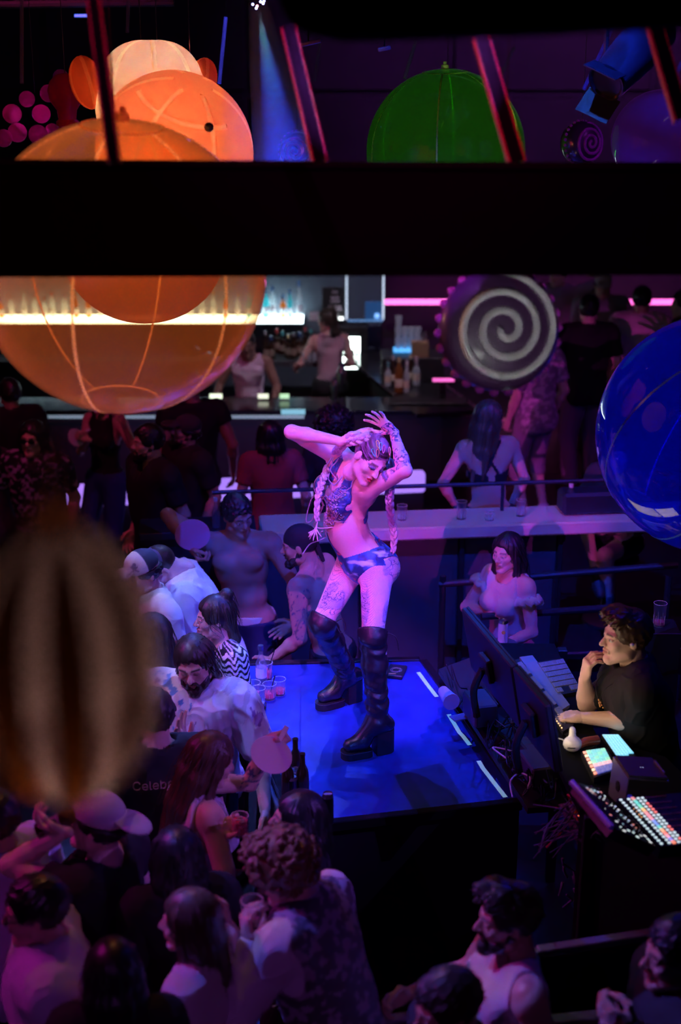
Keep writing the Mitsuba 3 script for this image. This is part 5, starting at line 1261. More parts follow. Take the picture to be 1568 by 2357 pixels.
# ------------------------------------------------------------------ glasses, bottles and cans on the stage
def tumbler(label, p, r=.037, hh=.095, drink=0, straw=None, group=None):
    key = thing('tumbler', label, 'glass', group)
    part(key, 'glass', lathe([(0, .004), (r * .82, .004), (r * .84, 0), (r * .9, hh * .4), (r, hh)], 20, None, p), 'm_clearglass', smooth=35)
    th = np.linspace(0, 2 * math.pi, 24, endpoint=False); part(key, 'rim', tube([p + V(r * math.cos(t), r * math.sin(t), hh) for t in th], .0016, 5, closed=True), 'm_rim')
    part(key, 'foot', lathe([(0, .0), (r * .8, 0), (r * .84, .004), (r * .84, .012), (0, .012)], 20, None, p + V(0, 0, .0005)), 'm_rim')
    for k in range(8): part(key, 'facet', tube([p + V(math.cos(k * .785) * r * .86, math.sin(k * .785) * r * .86, .012), p + V(math.cos(k * .785) * r * .92, math.sin(k * .785) * r * .92, hh * .5)], .0012, 4), 'm_rim')
    if drink: part(key, 'drink', lathe([(0, .013), (r * .8, .013), (r * .86, hh * drink), (0, hh * drink)], 18, None, p), 'm_drink', label='remains of a red drink')
    if straw is not None: part(key, 'straw', cyl(p + V(0, 0, .02), p + V(*straw), .0028, 6), 'm_blackgloss')
for u, v, hh, dk, sw_, lb in ((560, 1590, .1, .35, None, 'empty tumbler leftmost of the drinks on the stage'), (613, 1562, .1, .5, (.05, .02, .17), 'tall tumbler with straw at the back of the drinks'), (585, 1605, .09, .4, None, 'tumbler with a little red drink in the middle of the drinks'), (621, 1608, .09, .45, (.03, .02, .13), 'tumbler with red drink and a black straw'), (643, 1598, .092, .35, None, 'tumbler with red drink rightmost of the drinks'), (596, 1622, .1, 0, None, 'empty faceted tumbler nearest the camera on the stage')):
    tumbler(lb, at_z(u, v, SZ + .001), .037, hh, dk, sw_)
bk_ = thing('water_bottle', 'clear glass bottle standing among the tumblers on the stage', 'bottle'); p = at_z(602, 1576, SZ + .001)
part(bk_, 'glass', lathe([(0, .003), (.03, .003), (.031, .13), (.013, .18), (.012, .225), (.015, .227), (.015, .235)], 18, None, p), 'm_clearglass', smooth=35); part(bk_, 'label', lathe([(.0316, .05), (.0316, .11)], 18, None, p), 'm_matte', color=V(.6, .6, .7)); part(bk_, 'cap', lathe([(0, .21), (.0155, .21), (.0155, .24), (0, .241)], 14, None, p), 'm_metal')
p = at_z(590, 1637, SZ + .004); gl = thing('sunglasses', 'pair of dark sunglasses lying on the stage below the tumblers', 'sunglasses')
for k in (-1, 1): part(gl, 'lens', lathe([(0, 0), (.02, 0), (.024, .004), (.02, .008), (0, .009)], 18, rx(60) , p + V(k * .027, 0, .015)), 'm_blackgloss', smooth=30)
part(gl, 'temple', tube([p + V(-.05, .0, .02), p + V(-.06, .06, .012), p + V(-.05, .11, .002)], .003, 6), 'm_blackgloss'); part(gl, 'temple', tube([p + V(.05, .0, .02), p + V(.05, .07, .012), p + V(.03, .11, .002)], .003, 6), 'm_blackgloss')
BEER = [(0, 0), (.029, 0), (.0305, .006), (.0305, .12), (.026, .15), (.0135, .18), (.0125, .222), (.0142, .223), (.0142, .236), (0, .236)]
for u, v, lb in ((681, 1800, 'dark beer bottle tallest of the bottles on the stage edge'), (663, 1838, 'dark beer bottle left of the cans on the stage edge'), (697, 1836, 'dark beer bottle rightmost at the stage edge')):
    p = at_z(u, v, SZ); k_ = thing('beer_bottle', lb, 'bottle'); part(k_, 'glass', lathe(BEER, 18, None, p), 'm_darkglass', smooth=35); part(k_, 'label', lathe([(.0309, .03), (.0309, .1)], 18, None, p), 'm_matte', color=V(.02, .02, .03))
CAN = [(0, .002), (.024, 0), (.031, .008), (.031, .108), (.027, .12), (.0265, .122), (.024, .117), (0, .117)]
for u, v, hs, lb in ((672, 1838, 1.0, 'silver-topped can between the beer bottles nearest the camera'), (683, 1822, 1.0, 'silver-topped can behind the beer bottles'), (755, 1898, 1.35, 'slim drink can alone on the front corner of the stage')):
    p = at_z(u, v, SZ); k_ = thing('drink_can', lb, 'can'); cn = np.array(CAN) * V(.85 if hs > 1 else 1, hs); part(k_, 'body', lathe(cn[:4], 20, None, p), 'm_blackgloss', smooth=35); part(k_, 'lid', lathe(cn[3:], 20, None, p), 'm_metal', smooth=30); part(k_, 'tab', box(p + V(0, 0, cn[-1][1] + .002), (.012, .02, .002), b=.0005), 'm_metal')
p = at_z(912, 1546, SZ + .012); k_ = thing('black_pad', 'small black device with a pale round print at the back of the stage', 'device'); part(k_, 'body', box(p, (.10, .15, .022), rz(-14)), 'm_black')
for q in (.022, .03): part(k_, 'print', tube([p + V(q * math.cos(t) * 1.1, q * math.sin(t), .0115) for t in np.linspace(0, 6.28, 24)[:-1]], .0012, 4, closed=True), 'm_white')
part(k_, 'print_bar', box(p + rz(-14) @ V(-.01, -.055, .0115), (.04, .012, .002), b=0), 'm_matte', color=V(.8, .3, .1)); tx = meshkit.text_mesh('DISCO', .012, .001); part(k_, 'print_text', xf(tx, rz(-14), p + rz(-14) @ V(-.02, -.005, .011)), 'm_white') if False else None
# fans
def hand_fan(label, c, n, r, hdir, L, col=(.75, .68, .78)):
    key = thing('hand_fan', label, 'fan'); R_ = frame(n, hdir); th = np.linspace(0, 2 * math.pi, 36, endpoint=False)
    part(key, 'blade', xf(lathe([(0, -.0015), (r, -.0015), (r + .001, 0), (r, .0015), (0, .0015)], 40), R_ @ np.diag([.9, 1.1, 1]), c), 'm_matte', color=V(*col))
    part(key, 'handle', box(c + R_ @ V(r * .9 + L * .4, 0, .003), (L, .022, .006), R_), 'm_matte', color=V(.8, .75, .82))
hd_ = at_d(634, 1690, 5.83)
hand_fan('white round hand fan held up by the long-haired woman', (fc_ := PP['fan']['HL'] + PP['fan']['hdL'] * .06 + at_d(609, 1736, 5) - at_d(634, 1690, 5) + V(0, -.05, 0)), V(-.1, -1, .5), .084, at_d(634, 1690, 5) - at_d(609, 1736, 5), .07)
hand_fan('small round fan in the raised hand under the orange ball', PP['armsup']['HR'] + at_d(170, 1003, 11.2) - at_d(199, 1008, 11.2), V(.1, -1, .3), .068, V(.8, 0, .5), .08, (.5, .5, .6))
c = PP['shirtless']['HR'] + at_d(447, 1230, 8.6) - at_d(444, 1268, 8.6) - V(0, .05, 0); hand_fan('large pale oval fan in front of the bare-chested man', c, V(-.3, -1, .2), .105, V(.3, .1, -1), .08, (.5, .32, .6))
J = PP['fan']; p = J['HR'] + J['hdR'] * .085 + V(.01, -.03, -.045); tumbler('tumbler with iced drink in the hand of the woman in the pale top', p, .036, .09, .75)
J = PP['curly']; p = J['HL'] + J['hdL'] * .07 + V(.02, .02, -.02); tumbler('tumbler with clear ice in the raised hand of the curly-haired man', p, .04, .1, 0)
for k in range(6): pass
J = PP['rightedge']; p = J['HL'] + J['hdL'] * .07 + V(-.02, 0, -.03); tumbler('small glass held at the lower right corner', p, .03, .07, .0)
J = PP['drinker']; p = J['HL'] + J['hdL'] * .06; b0 = p + V(-.05, 0, -.02); k_ = thing('held_bottle', 'dark bottle in the raised hand of the person in the white cap', 'bottle'); part(k_, 'glass', xf(lathe(BEER, 16), frame(V(.8, .1, .35)), b0), 'm_darkglass', smooth=35); part(k_, 'label', xf(lathe([(.031, .03), (.031, .1)], 16), frame(V(.8, .1, .35)), b0), 'm_matte', color=V(.2, .1, .2))
# glasses on the drink rail
for x, y_, hh, lb in ((.93, .12, .1, 'blue-lit tumbler on the drink rail right of the dancer'), (1.32, .1, .12, 'tilted blue glass on the drink rail'), (1.5, .06, .05, 'small glass on the drink rail before the cross-back woman'), (1.72, .12, .11, 'violet glass on the drink rail left of the railing post')):
    tumbler(lb, on_rail(x, y_, 1.421), .034, hh)
for x, lb in ((2.05, 'water bottle on the drink rail before the cross-back woman'), (2.85, 'water bottle on the drink rail left of the sitting woman')):
    p = on_rail(x, .12, 1.421); k_ = thing('water_bottle', lb, 'bottle'); part(k_, 'shell', lathe([(0, .003), (.03, .003), (.031, .06), (.027, .08), (.031, .1), (.03, .14), (.013, .18), (.013, .2)], 16, None, p), 'm_clearglass', smooth=35); part(k_, 'cap', lathe([(0, .185), (.015, .185), (.015, .21), (0, .211)], 12, None, p), 'm_white')
for x, w, lb in ((2.25, .52, 'low black box standing on the drink rail before the railing'), (3.25, .5, 'black bag on the drink rail by the blue ball')):
    single('rail_box', lb, 'box', box(on_rail(x, .16, 1.50), (w, .18, .15), ER, b=.02), 'm_black')
p = on_rail(.18, .12, 1.421); single('dark_shelf', 'short dark shelf continuing the drink rail behind the bare-chested man', 'shelf', box(on_rail(-.4, .2, 1.385), (.75, .3, .05), ER), 'm_black'); single('shelf_support', 'dark support under the short shelf behind the bare-chested man', 'support', box(on_rail(-.4, .2, .68), (.5, .2, 1.36), ER), 'm_black'); sp_ = on_rail(-.28, .12, 1.411)
k_ = thing('water_bottle', 'small bottle on the dark shelf left of the dancer', 'bottle'); part(k_, 'glass', lathe([(0, .003), (.026, .003), (.027, .1), (.012, .15), (.012, .19), (0, .19)], 14, None, sp_), 'm_clearglass', smooth=35); part(k_, 'cap', lathe([(0, .18), (.014, .18), (.014, .205), (0, .206)], 12, None, sp_), 'm_white')

# ------------------------------------------------------------------ the lighting desk
DZ = 1.42
d_e = s_e; d_r = V(-s_e[1], s_e[0], 0); d_r = d_r if d_r[0] > 0 else -d_r; RD = np.stack([d_e, np.cross(V(0, 0, 1), d_e), V(0, 0, 1)], 1)
def quad_slab(q, t):
    """a panel with these four corners on top (in order round it) and a thickness"""
    q = np.asarray(q, float); n = np.cross(q[1] - q[0], q[3] - q[0]); n /= np.linalg.norm(n); n = n if n[2] > 0 else -n
    v = np.vstack([q, q - n * t]); f = [[0, 1, 2], [0, 2, 3], [4, 6, 5], [4, 7, 6]] + [x for i in range(4) for x in ([i, i + 4, (i + 1) % 4], [(i + 1) % 4, i + 4, (i + 1) % 4 + 4])]
    m = trimesh.Trimesh(v, f, process=False); m.fix_normals(); return m
def bil(q, a, b, lift=0.0):
    q = np.asarray(q, float); n = np.cross(q[1] - q[0], q[3] - q[0]); n /= np.linalg.norm(n); n = n if n[2] > 0 else -n
    return (q[0] * (1 - a) + q[1] * a) * (1 - b) + (q[3] * (1 - a) + q[2] * a) * b + n * lift
def cell(q, a, b, da, db, t, lift=.0):
    return quad_slab([bil(q, a - da, b - db, lift + t), bil(q, a + da, b - db, lift + t), bil(q, a + da, b + db, lift + t), bil(q, a - da, b + db, lift + t)], t)
Q = lambda pts, z: [at_z(u, v, zz) for (u, v), zz in zip(pts, z if isinstance(z, (list, tuple)) else [z] * 4)]
dk = thing('lighting_desk', 'dark desk holding the monitors, keyboards and the mixing console', 'desk')
top = [V(.81, 6.89, DZ), V(1.12, 6.88, DZ), V(1.66, 4.85, DZ), V(.99, 5.22, DZ)]; part(dk, 'desk_top', slab([V(.81, 6.89, 0), V(1.12, 6.88, 0), V(1.17, 5.84, 0), V(1.44, 5.66, 0), V(1.66, 4.85, 0), V(.99, 5.22, 0)], DZ - .03, DZ), 'm_matteblack')
part(dk, 'front_panel', quad_slab([top[3] - V(0, 0, .03), top[2] - V(0, 0, .03), top[2] - V(0, 0, 1.4), top[3] - V(0, 0, 1.4)], .03), 'm_black')
for p in (top[0], top[3], top[1]): part(dk, 'leg', box(p * V(1, 1, 0) + V(.04, -.02, .7), (.05, .05, 1.4)), 'm_black')
# monitors, their screens turned to the operator
pri('m_screen', (.02, .02, .02), .2)
for (a, b), lb, em in ((((1068, 1398), (1182, 1532)), 'black monitor farther from the camera, its back to the stage', (1.6, 1.2, .75)), (((1186, 1534), (1263, 1624)), 'black monitor nearer the camera with a blue-lit top edge', (2.8, 2.1, 1.25))):
    A_, B_ = at_z(*a, 1.80), at_z(*b, 1.80); L = np.linalg.norm(B_ - A_); e = (B_ - A_) / L; n = np.cross(e, V(0, 0, 1)); n = n if n[0] > 0 else -n; n = n * .97 + V(0, 0, .18); n /= np.linalg.norm(n); u_ = np.cross(n, e); u_ = u_ if u_[2] > 0 else -u_; R_ = np.stack([e, u_, np.cross(e, u_)], 1)
    mk_ = thing('monitor', lb, 'monitor'); c = (A_ + B_) / 2 - u_ * .165
    part(mk_, 'casing', box(c, (L, .33, .028), R_, b=.006), 'm_black'); part(mk_, 'screen', box(c + n * .0155, (L * .94, .30, .003), R_, b=0), 'm_screen', emit=em, weight=1.0)
    part(mk_, 'bezel', cat([box(c + n * .018 + e * sx * L * .485, (L * .03, .33, .012), R_, b=.002) for sx in (-1, 1)] + [box(c + n * .018 + u_ * sx * .158, (L, .014, .012), R_, b=.002) for sx in (-1, 1)]), 'm_black'); part(mk_, 'mount', box(c - n * .03, (.12, .12, .03), R_, b=.006), 'm_black'); part(mk_, 'arm', tube(bez([c - n * .05, c - n * .09 - V(0, 0, .1), c - n * .07 - V(0, 0, .24)], 6), .018, 8), 'm_black')
# keyboards
def keyboard(label, q, rows, cols, mat, emit=None, color=None, t=.018):
    key = thing('keyboard', label, 'keyboard'); part(key, 'base', quad_slab(q, t), 'm_black'); ks = []
    for i in range(rows):
        for j in range(cols):
            if (i == rows - 1 and 3 < j < 9) : continue
            ks.append(cell(q, (j + .5) / cols * .96 + .02, (i + .5) / rows * .92 + .04, .40 / cols, .38 / rows, .005, .0))
    part(key, 'keys', cat(ks), mat, kind='stuff', emit=emit, color=color); return key
pri('m_rest', (.22, .22, .2), .5)
wr = Q(((1196, 1512), (1226, 1508), (1312, 1622), (1284, 1640)), DZ + .02); single('wrist_rest', 'long grey lit wrist rest in front of the monitors', 'wrist rest', quad_slab(wr, .018), 'm_rest')
keyboard('black keyboard lying beside the grey wrist rest', Q(((1236, 1524), (1296, 1514), (1340, 1590), (1286, 1600)), DZ + .02), 6, 15, 'm_rest')
k2 = keyboard('keyboard with orange-lit edge under the operator\'s hand', Q(((1180, 1520), (1194, 1516), (1322, 1668), (1296, 1684)), DZ + .03), 4, 18, 'm_rest'); part(k2, 'edge_lights', cat([ball(bil(Q(((1180, 1520), (1194, 1516), (1322, 1668), (1296, 1684)), DZ + .03), .04, t, .006), .0035, 1) for t in np.linspace(.03, .97, 34)]), 'm_white', emit=(2.2, 1.0, .25), kind='stuff')
keyboard('small keyboard with cyan backlit keys behind the laptop stand', Q(((1384, 1690), (1423, 1690), (1466, 1741), (1420, 1743)), DZ + .02), 12, 6, 'm_white', emit=(.16, .62, .85))
mz = at_z(1400, 1650, DZ + .018); single('computer_mouse', 'dark computer mouse under the operator\'s elbow', 'mouse', Field().ell(mz, (.05, .032, .02), None).cut(mz - V(0, 0, .014), V(0, 0, -1)).mesh(.004), 'm_panel', smooth=True)
# pad controller
pq = Q(((1338, 1730), (1398, 1722), (1424, 1772), (1368, 1790)), DZ + .03); pk = thing('pad_controller', 'pad controller with teal, pink and orange glowing pads', 'controller'); part(pk, 'case', quad_slab(pq, .03), 'm_black')
for i in range(7):
    for j in range(4):
        col = ((.10, .62, .60) if (i + j) % 3 else (.2, .75, .45)) if i < 4 else ((.9, .45, .5) if i == 4 else (.04, .06, .32))
        part(pk, 'pad', cell(pq, .26 + j * .185, .07 + i * .135, .08, .056, .005), 'm_white', emit=col)
for i in range(7): part(pk, 'side_button', cell(pq, .1, .07 + i * .135, .05, .035, .005), 'm_white', emit=((1.4, .35, .15), (1.5, .9, .5))[i % 2])
# laptop stand with a closed laptop
pri('m_alu', (.5, .48, .56), .35, metallic=.85)
A_, B_, C_, D_ = at_z(1412, 1742, 1.60), at_z(1500, 1748, 1.60), at_z(1540, 1798, 1.56), at_z(1446, 1792, 1.56)
lk = thing('laptop_stand', 'bent metal laptop stand with an oval cable hole beside the mixing console', 'stand'); part(lk, 'tray', quad_slab([A_, B_, C_, D_], .006), 'm_alu')
q = [A_, D_, D_ - V(.01, .01, .17), A_ - V(.01, .0, .17)]; part(lk, 'leg_plate', quad_slab(q, .006), 'm_alu'); n_ = np.cross(q[1] - q[0], q[3] - q[0]); n_ /= np.linalg.norm(n_); n_ = n_ if n_[0] < 0 else -n_; cc = bil(q, .5, .5); part(lk, 'cable_hole', xf(lathe([(0, .001), (.02, .001), (.02, -.001), (0, -.001)], 20), frame(n_) @ np.diag([.7, 1.2, 1]), cc + n_ * .003), 'm_black'); part(lk, 'foot', quad_slab([q[3], q[2], q[2] + (C_ - D_) * .6, q[3] + (B_ - A_) * .6], .006), 'm_alu')
tk = thing('laptop', 'closed dark laptop lying on the metal stand', 'laptop'); qq = [bil([A_, B_, C_, D_], a, b, .016) for a, b in ((.04, .04), (.98, .04), (.98, .96), (.04, .96))]; part(tk, 'lid', quad_slab(qq, .014), 'm_panel'); part(tk, 'logo', cat([cell(qq, .5 + k * .03, .55, .01, .014, .0006) for k in (-1, 1)]), 'm_white', emit=(.5, .6, .9)); part(tk, 'hinge', cell(qq, .985, .5, .015, .3, .012), 'm_alu')
# mixing console
p1 = Q(((1332, 1802), (1374, 1814), (1512, 1950), (1416, 1906)), [1.66, 1.56, 1.50, 1.60]); mx = thing('mixing_console', 'large lit mixing console at the right edge with rows of glowing buttons', 'console')
part(mx, 'meter_bridge', quad_slab(p1, .05), 'm_black'); part(mx, 'rear_bar', tube([at_z(1316, 1800, 1.67), at_z(1408, 1904, 1.61)], .013, 10), 'm_gloss', color=V(.35, .28, .8), smooth=True)  # rear bar is metal; violet light is put into its colour
p2 = Q(((1420, 1838), (1600, 1822), (1700, 1930), (1522, 1948)), [1.52, 1.50, 1.46, 1.48]); part(mx, 'button_bed', quad_slab(p2, .06), 'm_black')
rng = np.random.default_rng(9); enc = []
for i in range(15):
    for j in range(5):
        if rng.random() < .22: continue
        a, b = .2 + j * .17 + rng.normal(0, .012), .08 + i * .062 + rng.normal(0, .005); c = bil(p1, a, b, .004)
        if rng.random() < .6:
            n_ = frame(np.cross(np.array(p1[1]) - p1[0], np.array(p1[3]) - p1[0])); part(mx, 'knob', xf(lathe([(.006, 0), (.005, .014), (0, .015)], 8), n_ if n_[2, 2] > 0 else n_ @ np.diag([1, -1, -1]), c), 'm_blackgloss')
        col = [(1.0, 1.0, 1.0), (.9, 1.1, 1.1), (.7, .8, 1.2), (1.2, .35, .3), (.5, .9, 1.1)][int(rng.choice(5, p=[.4, .25, .15, .1, .1]))]
        part(mx, 'lit_ring', cell(p1, a + .045, b + .016, .03, .009, .004), 'm_white', emit=V(*col) * .9)
part(mx, 'display', cell(p1, .3, .2, .14, .11, .003), 'm_screen', emit=(.25, .10, .10))
sq = [(.9, .25, .2), (.1, .7, .55), (.1, .65, .55), (.15, .75, .5), (1.1, .6, .15), (1.1, .35, .3), (1.1, .3, .35), (1.0, .35, .4), (.2, .35, .9), (.15, .3, .8), (.1, .7, .6), (1.2, .5, .2), (1.2, .25, .15), (1.1, .4, .5), (.25, .3, .9), (1.2, .3, .15)]
for i in range(16):
    b = .04 + i * .061
    for a, kd_ in ((.03, 'd'), (.13, 'd'), (.185, 'q'), (.25, 'd'), (.30, 'r')):
        if kd_ == 'd': part(mx, 'round_button', xf(lathe([(.0068, 0), (.0068, .003), (0, .0045)], 10), None, bil(p2, a, b, .0)), 'm_white', emit=(.62, .8, .85))
        elif kd_ == 'q': part(mx, 'color_button', cell(p2, a, b, .018, .025, .005), 'm_white', emit=sq[i])
        else: part(mx, 'round_button', xf(lathe([(.0068, 0), (.0068, .003), (0, .0045)], 10), None, bil(p2, a + .005, b, .0)), 'm_white', emit=(1.2, .2, .15) if i in (2, 3, 4, 5, 10, 11, 14) else (.62, .8, .85))
    part(mx, 'fader', box(bil(p2, .08 + .012 * math.sin(i * 2.3), b, .004), (.012, .006, .01), b=.001), 'm_panel')
    for a in np.arange(.36, .62, .03): part(mx, 'dim_button', cell(p2, a, b, .009, .013, .003), 'm_matte', color=V(.12, .09, .14)) if i % 2 == 0 else None
for k in range(8): part(mx, 'meter_light', cell(p2, .085, .25 + k * .028, .006, .006, .003), 'm_white', emit=(1.2, .45, .1))
# power drill-like tool, small desk things
tk_ = thing('hand_tool', 'white-headed hand tool with a red-brown grip on the desk', 'tool'); c = at_z(1318, 1712, DZ + .04); hb_ = at_z(1376, 1703, DZ + .03)
part(tk_, 'head', Field().ell(c, (.042, .036, .036), None, .01).cap(c, c + V(0, .02, .06), .016, .014, .01).mesh(.004), 'm_gloss', smooth=True, color=V(.78, .76, .82)); part(tk_, 'grip', tube([c + V(.03, 0, -.005), (c + hb_) / 2, hb_], [.018, .02, .021], 12), 'm_gloss', smooth=True, color=V(.5, .10, .06)); part(tk_, 'slot', box(c + V(-.01, -.036, -.002), (.035, .006, .004), b=0), 'm_black')
for (u, v, r, lb) in ((1352, 1716, .045, 'dark flat reel beside the red-gripped hand tool on the desk'), (1312, 1688, .03, 'small dark disc on the desk behind the white tool')):
    single('reel', lb, 'reel', lathe([(r * .4, 0), (r, 0), (r, .012), (r * .4, .012), (r * .4, 0)], 24, None, at_z(u, v, DZ)), 'm_panel', smooth=30)
single('cable_tie', 'thin pale cable tie on the desk corner', 'cable tie', tube([at_z(1280, 1698, DZ + .004), at_z(1298, 1703, DZ + .006)], .003, 6), 'm_white')
# boxes and adapters behind the monitors
for u, v, s_, lb in ((1222, 1722, (.16, .09, .05), 'black power adapter with a shiny edge behind the monitor'), (1240, 1766, (.2, .14, .10), 'black junction box with two white sockets among the cables'), (1105, 1630, (.2, .12, .12), 'dark box on the floor shelf beside the stage'), (1150, 1560, (.3, .18, .12), 'dark flight case behind the far monitor')):
    k_ = thing('equipment_box', lb, 'box'); part(k_, 'case', box(at_z(u, v, 1.22), s_, RD, b=.008), 'm_panel'); part(k_, 'edge', box(at_z(u, v, 1.22) + RD @ V(0, s_[1] / 2 * .98, s_[2] / 2), (s_[0] * .95, .006, .006), RD, b=.001), 'm_metal')
    if 'sockets' in lb:
        for k in (-1, 1): part(k_, 'socket', box(at_z(u, v, 1.22) + RD @ V(0, 0, 0) + V(.03 * k, -.075, .02), (.018, .012, .022)), 'm_white')
single('cable_shelf', 'low dark shelf between stage and desk carrying the cables', 'shelf', quad_slab(Q(((1010, 1540), (1120, 1500), (1345, 1850), (1215, 1860)), 1.12), .03), 'm_black')
# clear cup and its pink lid beside the stage
k_ = thing('plastic_cup', 'clear plastic cup lying pink-lit at the right edge of the stage', 'cup'); a_, b_ = at_z(1020, 1590, 1.16), at_z(1052, 1632, 1.16); part(k_, 'cup', xf(lathe([(0, 0), (.028, 0), (.042, .13), (.041, .13)], 18), frame(b_ - a_), a_), 'm_barbottle', smooth=35); part(k_, 'lid', xf(lathe([(0, .13), (.045, .13), (.045, .138), (0, .142)], 18), frame(b_ - a_), a_), 'm_matte', color=V(.7, .5, .7))
single('mobile_phone', 'phone with pale back beside the stage edge tape', 'phone', box(at_z(1062, 1650, 1.14), (.06, .11, .009), RD @ rz(10), b=.003), 'm_gloss', color=V(.25, .2, .35))
# cables
rng = np.random.default_rng(21)
for i in range(26):
    v0 = rng.uniform(1540, 1800); u0 = -87 + .69 * v0 + rng.uniform(48, 120); pts = []
    for k in range(6): pts.append(at_z(u0 + rng.normal(0, 17) + k * 9, v0 + rng.normal(0, 24) + k * 12, 1.16 + abs(rng.normal(0, .05))))
    single('cable', 'thin dark cable in the tangle between stage and monitors', 'cable', tube(bez(pts, 8), rng.uniform(.0025, .0045), 6), ['m_blackgloss', 'm_panel', 'm_blackgloss'][i % 3], 'cables behind the monitors', smooth=True)
for i, (pts, lb) in enumerate(((((1180, 1835), (1175, 1800), (1195, 1780), (1220, 1790), (1215, 1815)), 'pale looped cable at the front right corner of the stage'), (((1165, 1745), (1135, 1722), (1150, 1722), (1185, 1730)), 'pale cable crossing behind the junction box'))):
    single('pale_cable', lb, 'cable', tube(bez([at_z(u, v, 1.22) for u, v in pts], 8), .004, 6), 'm_white', smooth=True)
# patch bay with patch cables
mq = [at_d(1300, 1832, 5.95), at_d(1350, 1862, 5.85), at_d(1398, 1950, 5.75), at_d(1318, 1985, 5.80)]; mq = Q(((1285, 1852), (1345, 1838), (1404, 1935), (1340, 1965)), [1.30, 1.36, 1.30, 1.20])
mk_ = thing('patch_bay', 'tilted patch panel bristling with patch cables below the console', 'patch panel'); part(mk_, 'panel', quad_slab(mq, .03), 'm_black')
for i in range(14):
    for j in range(4): part(mk_, 'jack', xf(lathe([(.004, 0), (.004, .006), (0, .006)], 6), None, bil(mq, .2 + j * .2, .05 + i * .068, 0)), 'm_screw', color=V(.4, .4, .5))
for i, (a, b, e) in enumerate(((.4, .3, (2, .35, .1)), (.75, .75, (1.5, 1.3, .3)), (.5, .34, (2, .3, .1)))): part(mk_, 'indicator', ball(bil(mq, a, b, .008), .004, 1), 'm_white', emit=e)
for i in range(30):
    a, b = rng.uniform(.1, .95), rng.uniform(.02, .98); p = bil(mq, a, b, .008); red = i in (3, 4, 17)
    e = at_z(rng.uniform(1228, 1290), rng.uniform(1840, 1990) , rng.uniform(1.0, 1.25)) if i % 3 else bil(mq, rng.uniform(.1, .95), min(1, b + .25), .008)
    single('patch_cable', 'red patch cable plugged into the patch panel' if red else 'patch cable plugged into the tilted patch panel', 'cable', tube(bez([p, p + V(-.02, -.01, .05), (p + e) / 2 + V(rng.normal(0, .02), -.02, .05), e], 8), .0034, 6), 'm_gloss', 'red patch cables' if red else 'patch cables below the console', smooth=True, color=V(.6, .03, .03) if red else V(.10, .09, .14))
for i in range(7):
    p = at_z(rng.uniform(1290, 1330), 1975 + i * 14, 1.05 - i * .06); single('cable_end', 'connector hanging below the patch panel', 'connector', tube([p, p + V(rng.normal(0, .01), 0, -.03), p + V(rng.normal(0, .02), 0, -.07)], [.008, .007, .004], 8), 'm_gloss', 'connectors below the patch panel', smooth=True, color=V(.2, .2, .28))
# can on its little table, tall glass at the right, railing behind the operator
tb = at_z(1157, 1480, 1.2); k_ = thing('side_table', 'small round dark table under the drink can', 'table'); part(k_, 'table_top', lathe([(0, -.03), (.085, -.03), (.085, -.004), (0, -.003)], 24, None, tb), 'm_panel', smooth=30); part(k_, 'pole', cyl(tb * V(1, 1, 0), tb - V(0, 0, .03), .02), 'm_black'); part(k_, 'base', lathe([(0, 0), (.14, 0), (.14, .015), (0, .02)], 24, None, tb * V(1, 1, 0)), 'm_black')
k_ = thing('drink_can', 'pale slim drink can on the small table below the ruffled woman', 'can'); part(k_, 'body', lathe(np.array(CAN[:4]) * V(.9, 1.15), 20, None, tb), 'm_gloss', smooth=35, color=V(.75, .7, .82)); part(k_, 'lid', lathe(np.array(CAN[3:]) * V(.9, 1.15), 20, None, tb), 'm_metal', smooth=30); part(k_, 'print', xf(lathe([(0, 0), (.011, 0), (.011, .001), (0, .001)], 14), rx(90), tb + V(0, -.0275, .075)), 'm_gloss', color=V(.85, .45, .1))
rp = thing('booth_railing', 'black tubular railing behind the lighting desk', 'railing')
for a, b in (((1108, 1420), (1420, 1398)), ((1010, 1345), (1560, 1300))): part(rp, 'bar', cyl(at_z(*a, 1.12 if a[1] > 1400 else 1.3) if a[1] > 1400 else at_y(*a, 8.42), at_z(*b, 1.12) if a[1] > 1400 else at_y(*b, 8.42), .022, 10), 'm_black')
for u in (1020, 1280, 1540): part(rp, 'post', cyl(at_y(u, 1325, 8.42) * V(1, 1, 0), at_y(u, 1325, 8.42) + V(0, 0, .0), .02, 8), 'm_black')
gp = at_z(1517, 1440, 1.45); tumbler('tall glass with amber remains on a post behind the operator', gp, .035, .13, .2); single('glass_stand', 'narrow dark stand under the tall glass behind the operator', 'stand', box(gp * V(1, 1, 0) + V(0, 0, gp[2] / 2), (.2, .2, gp[2] - .004)), 'm_black')
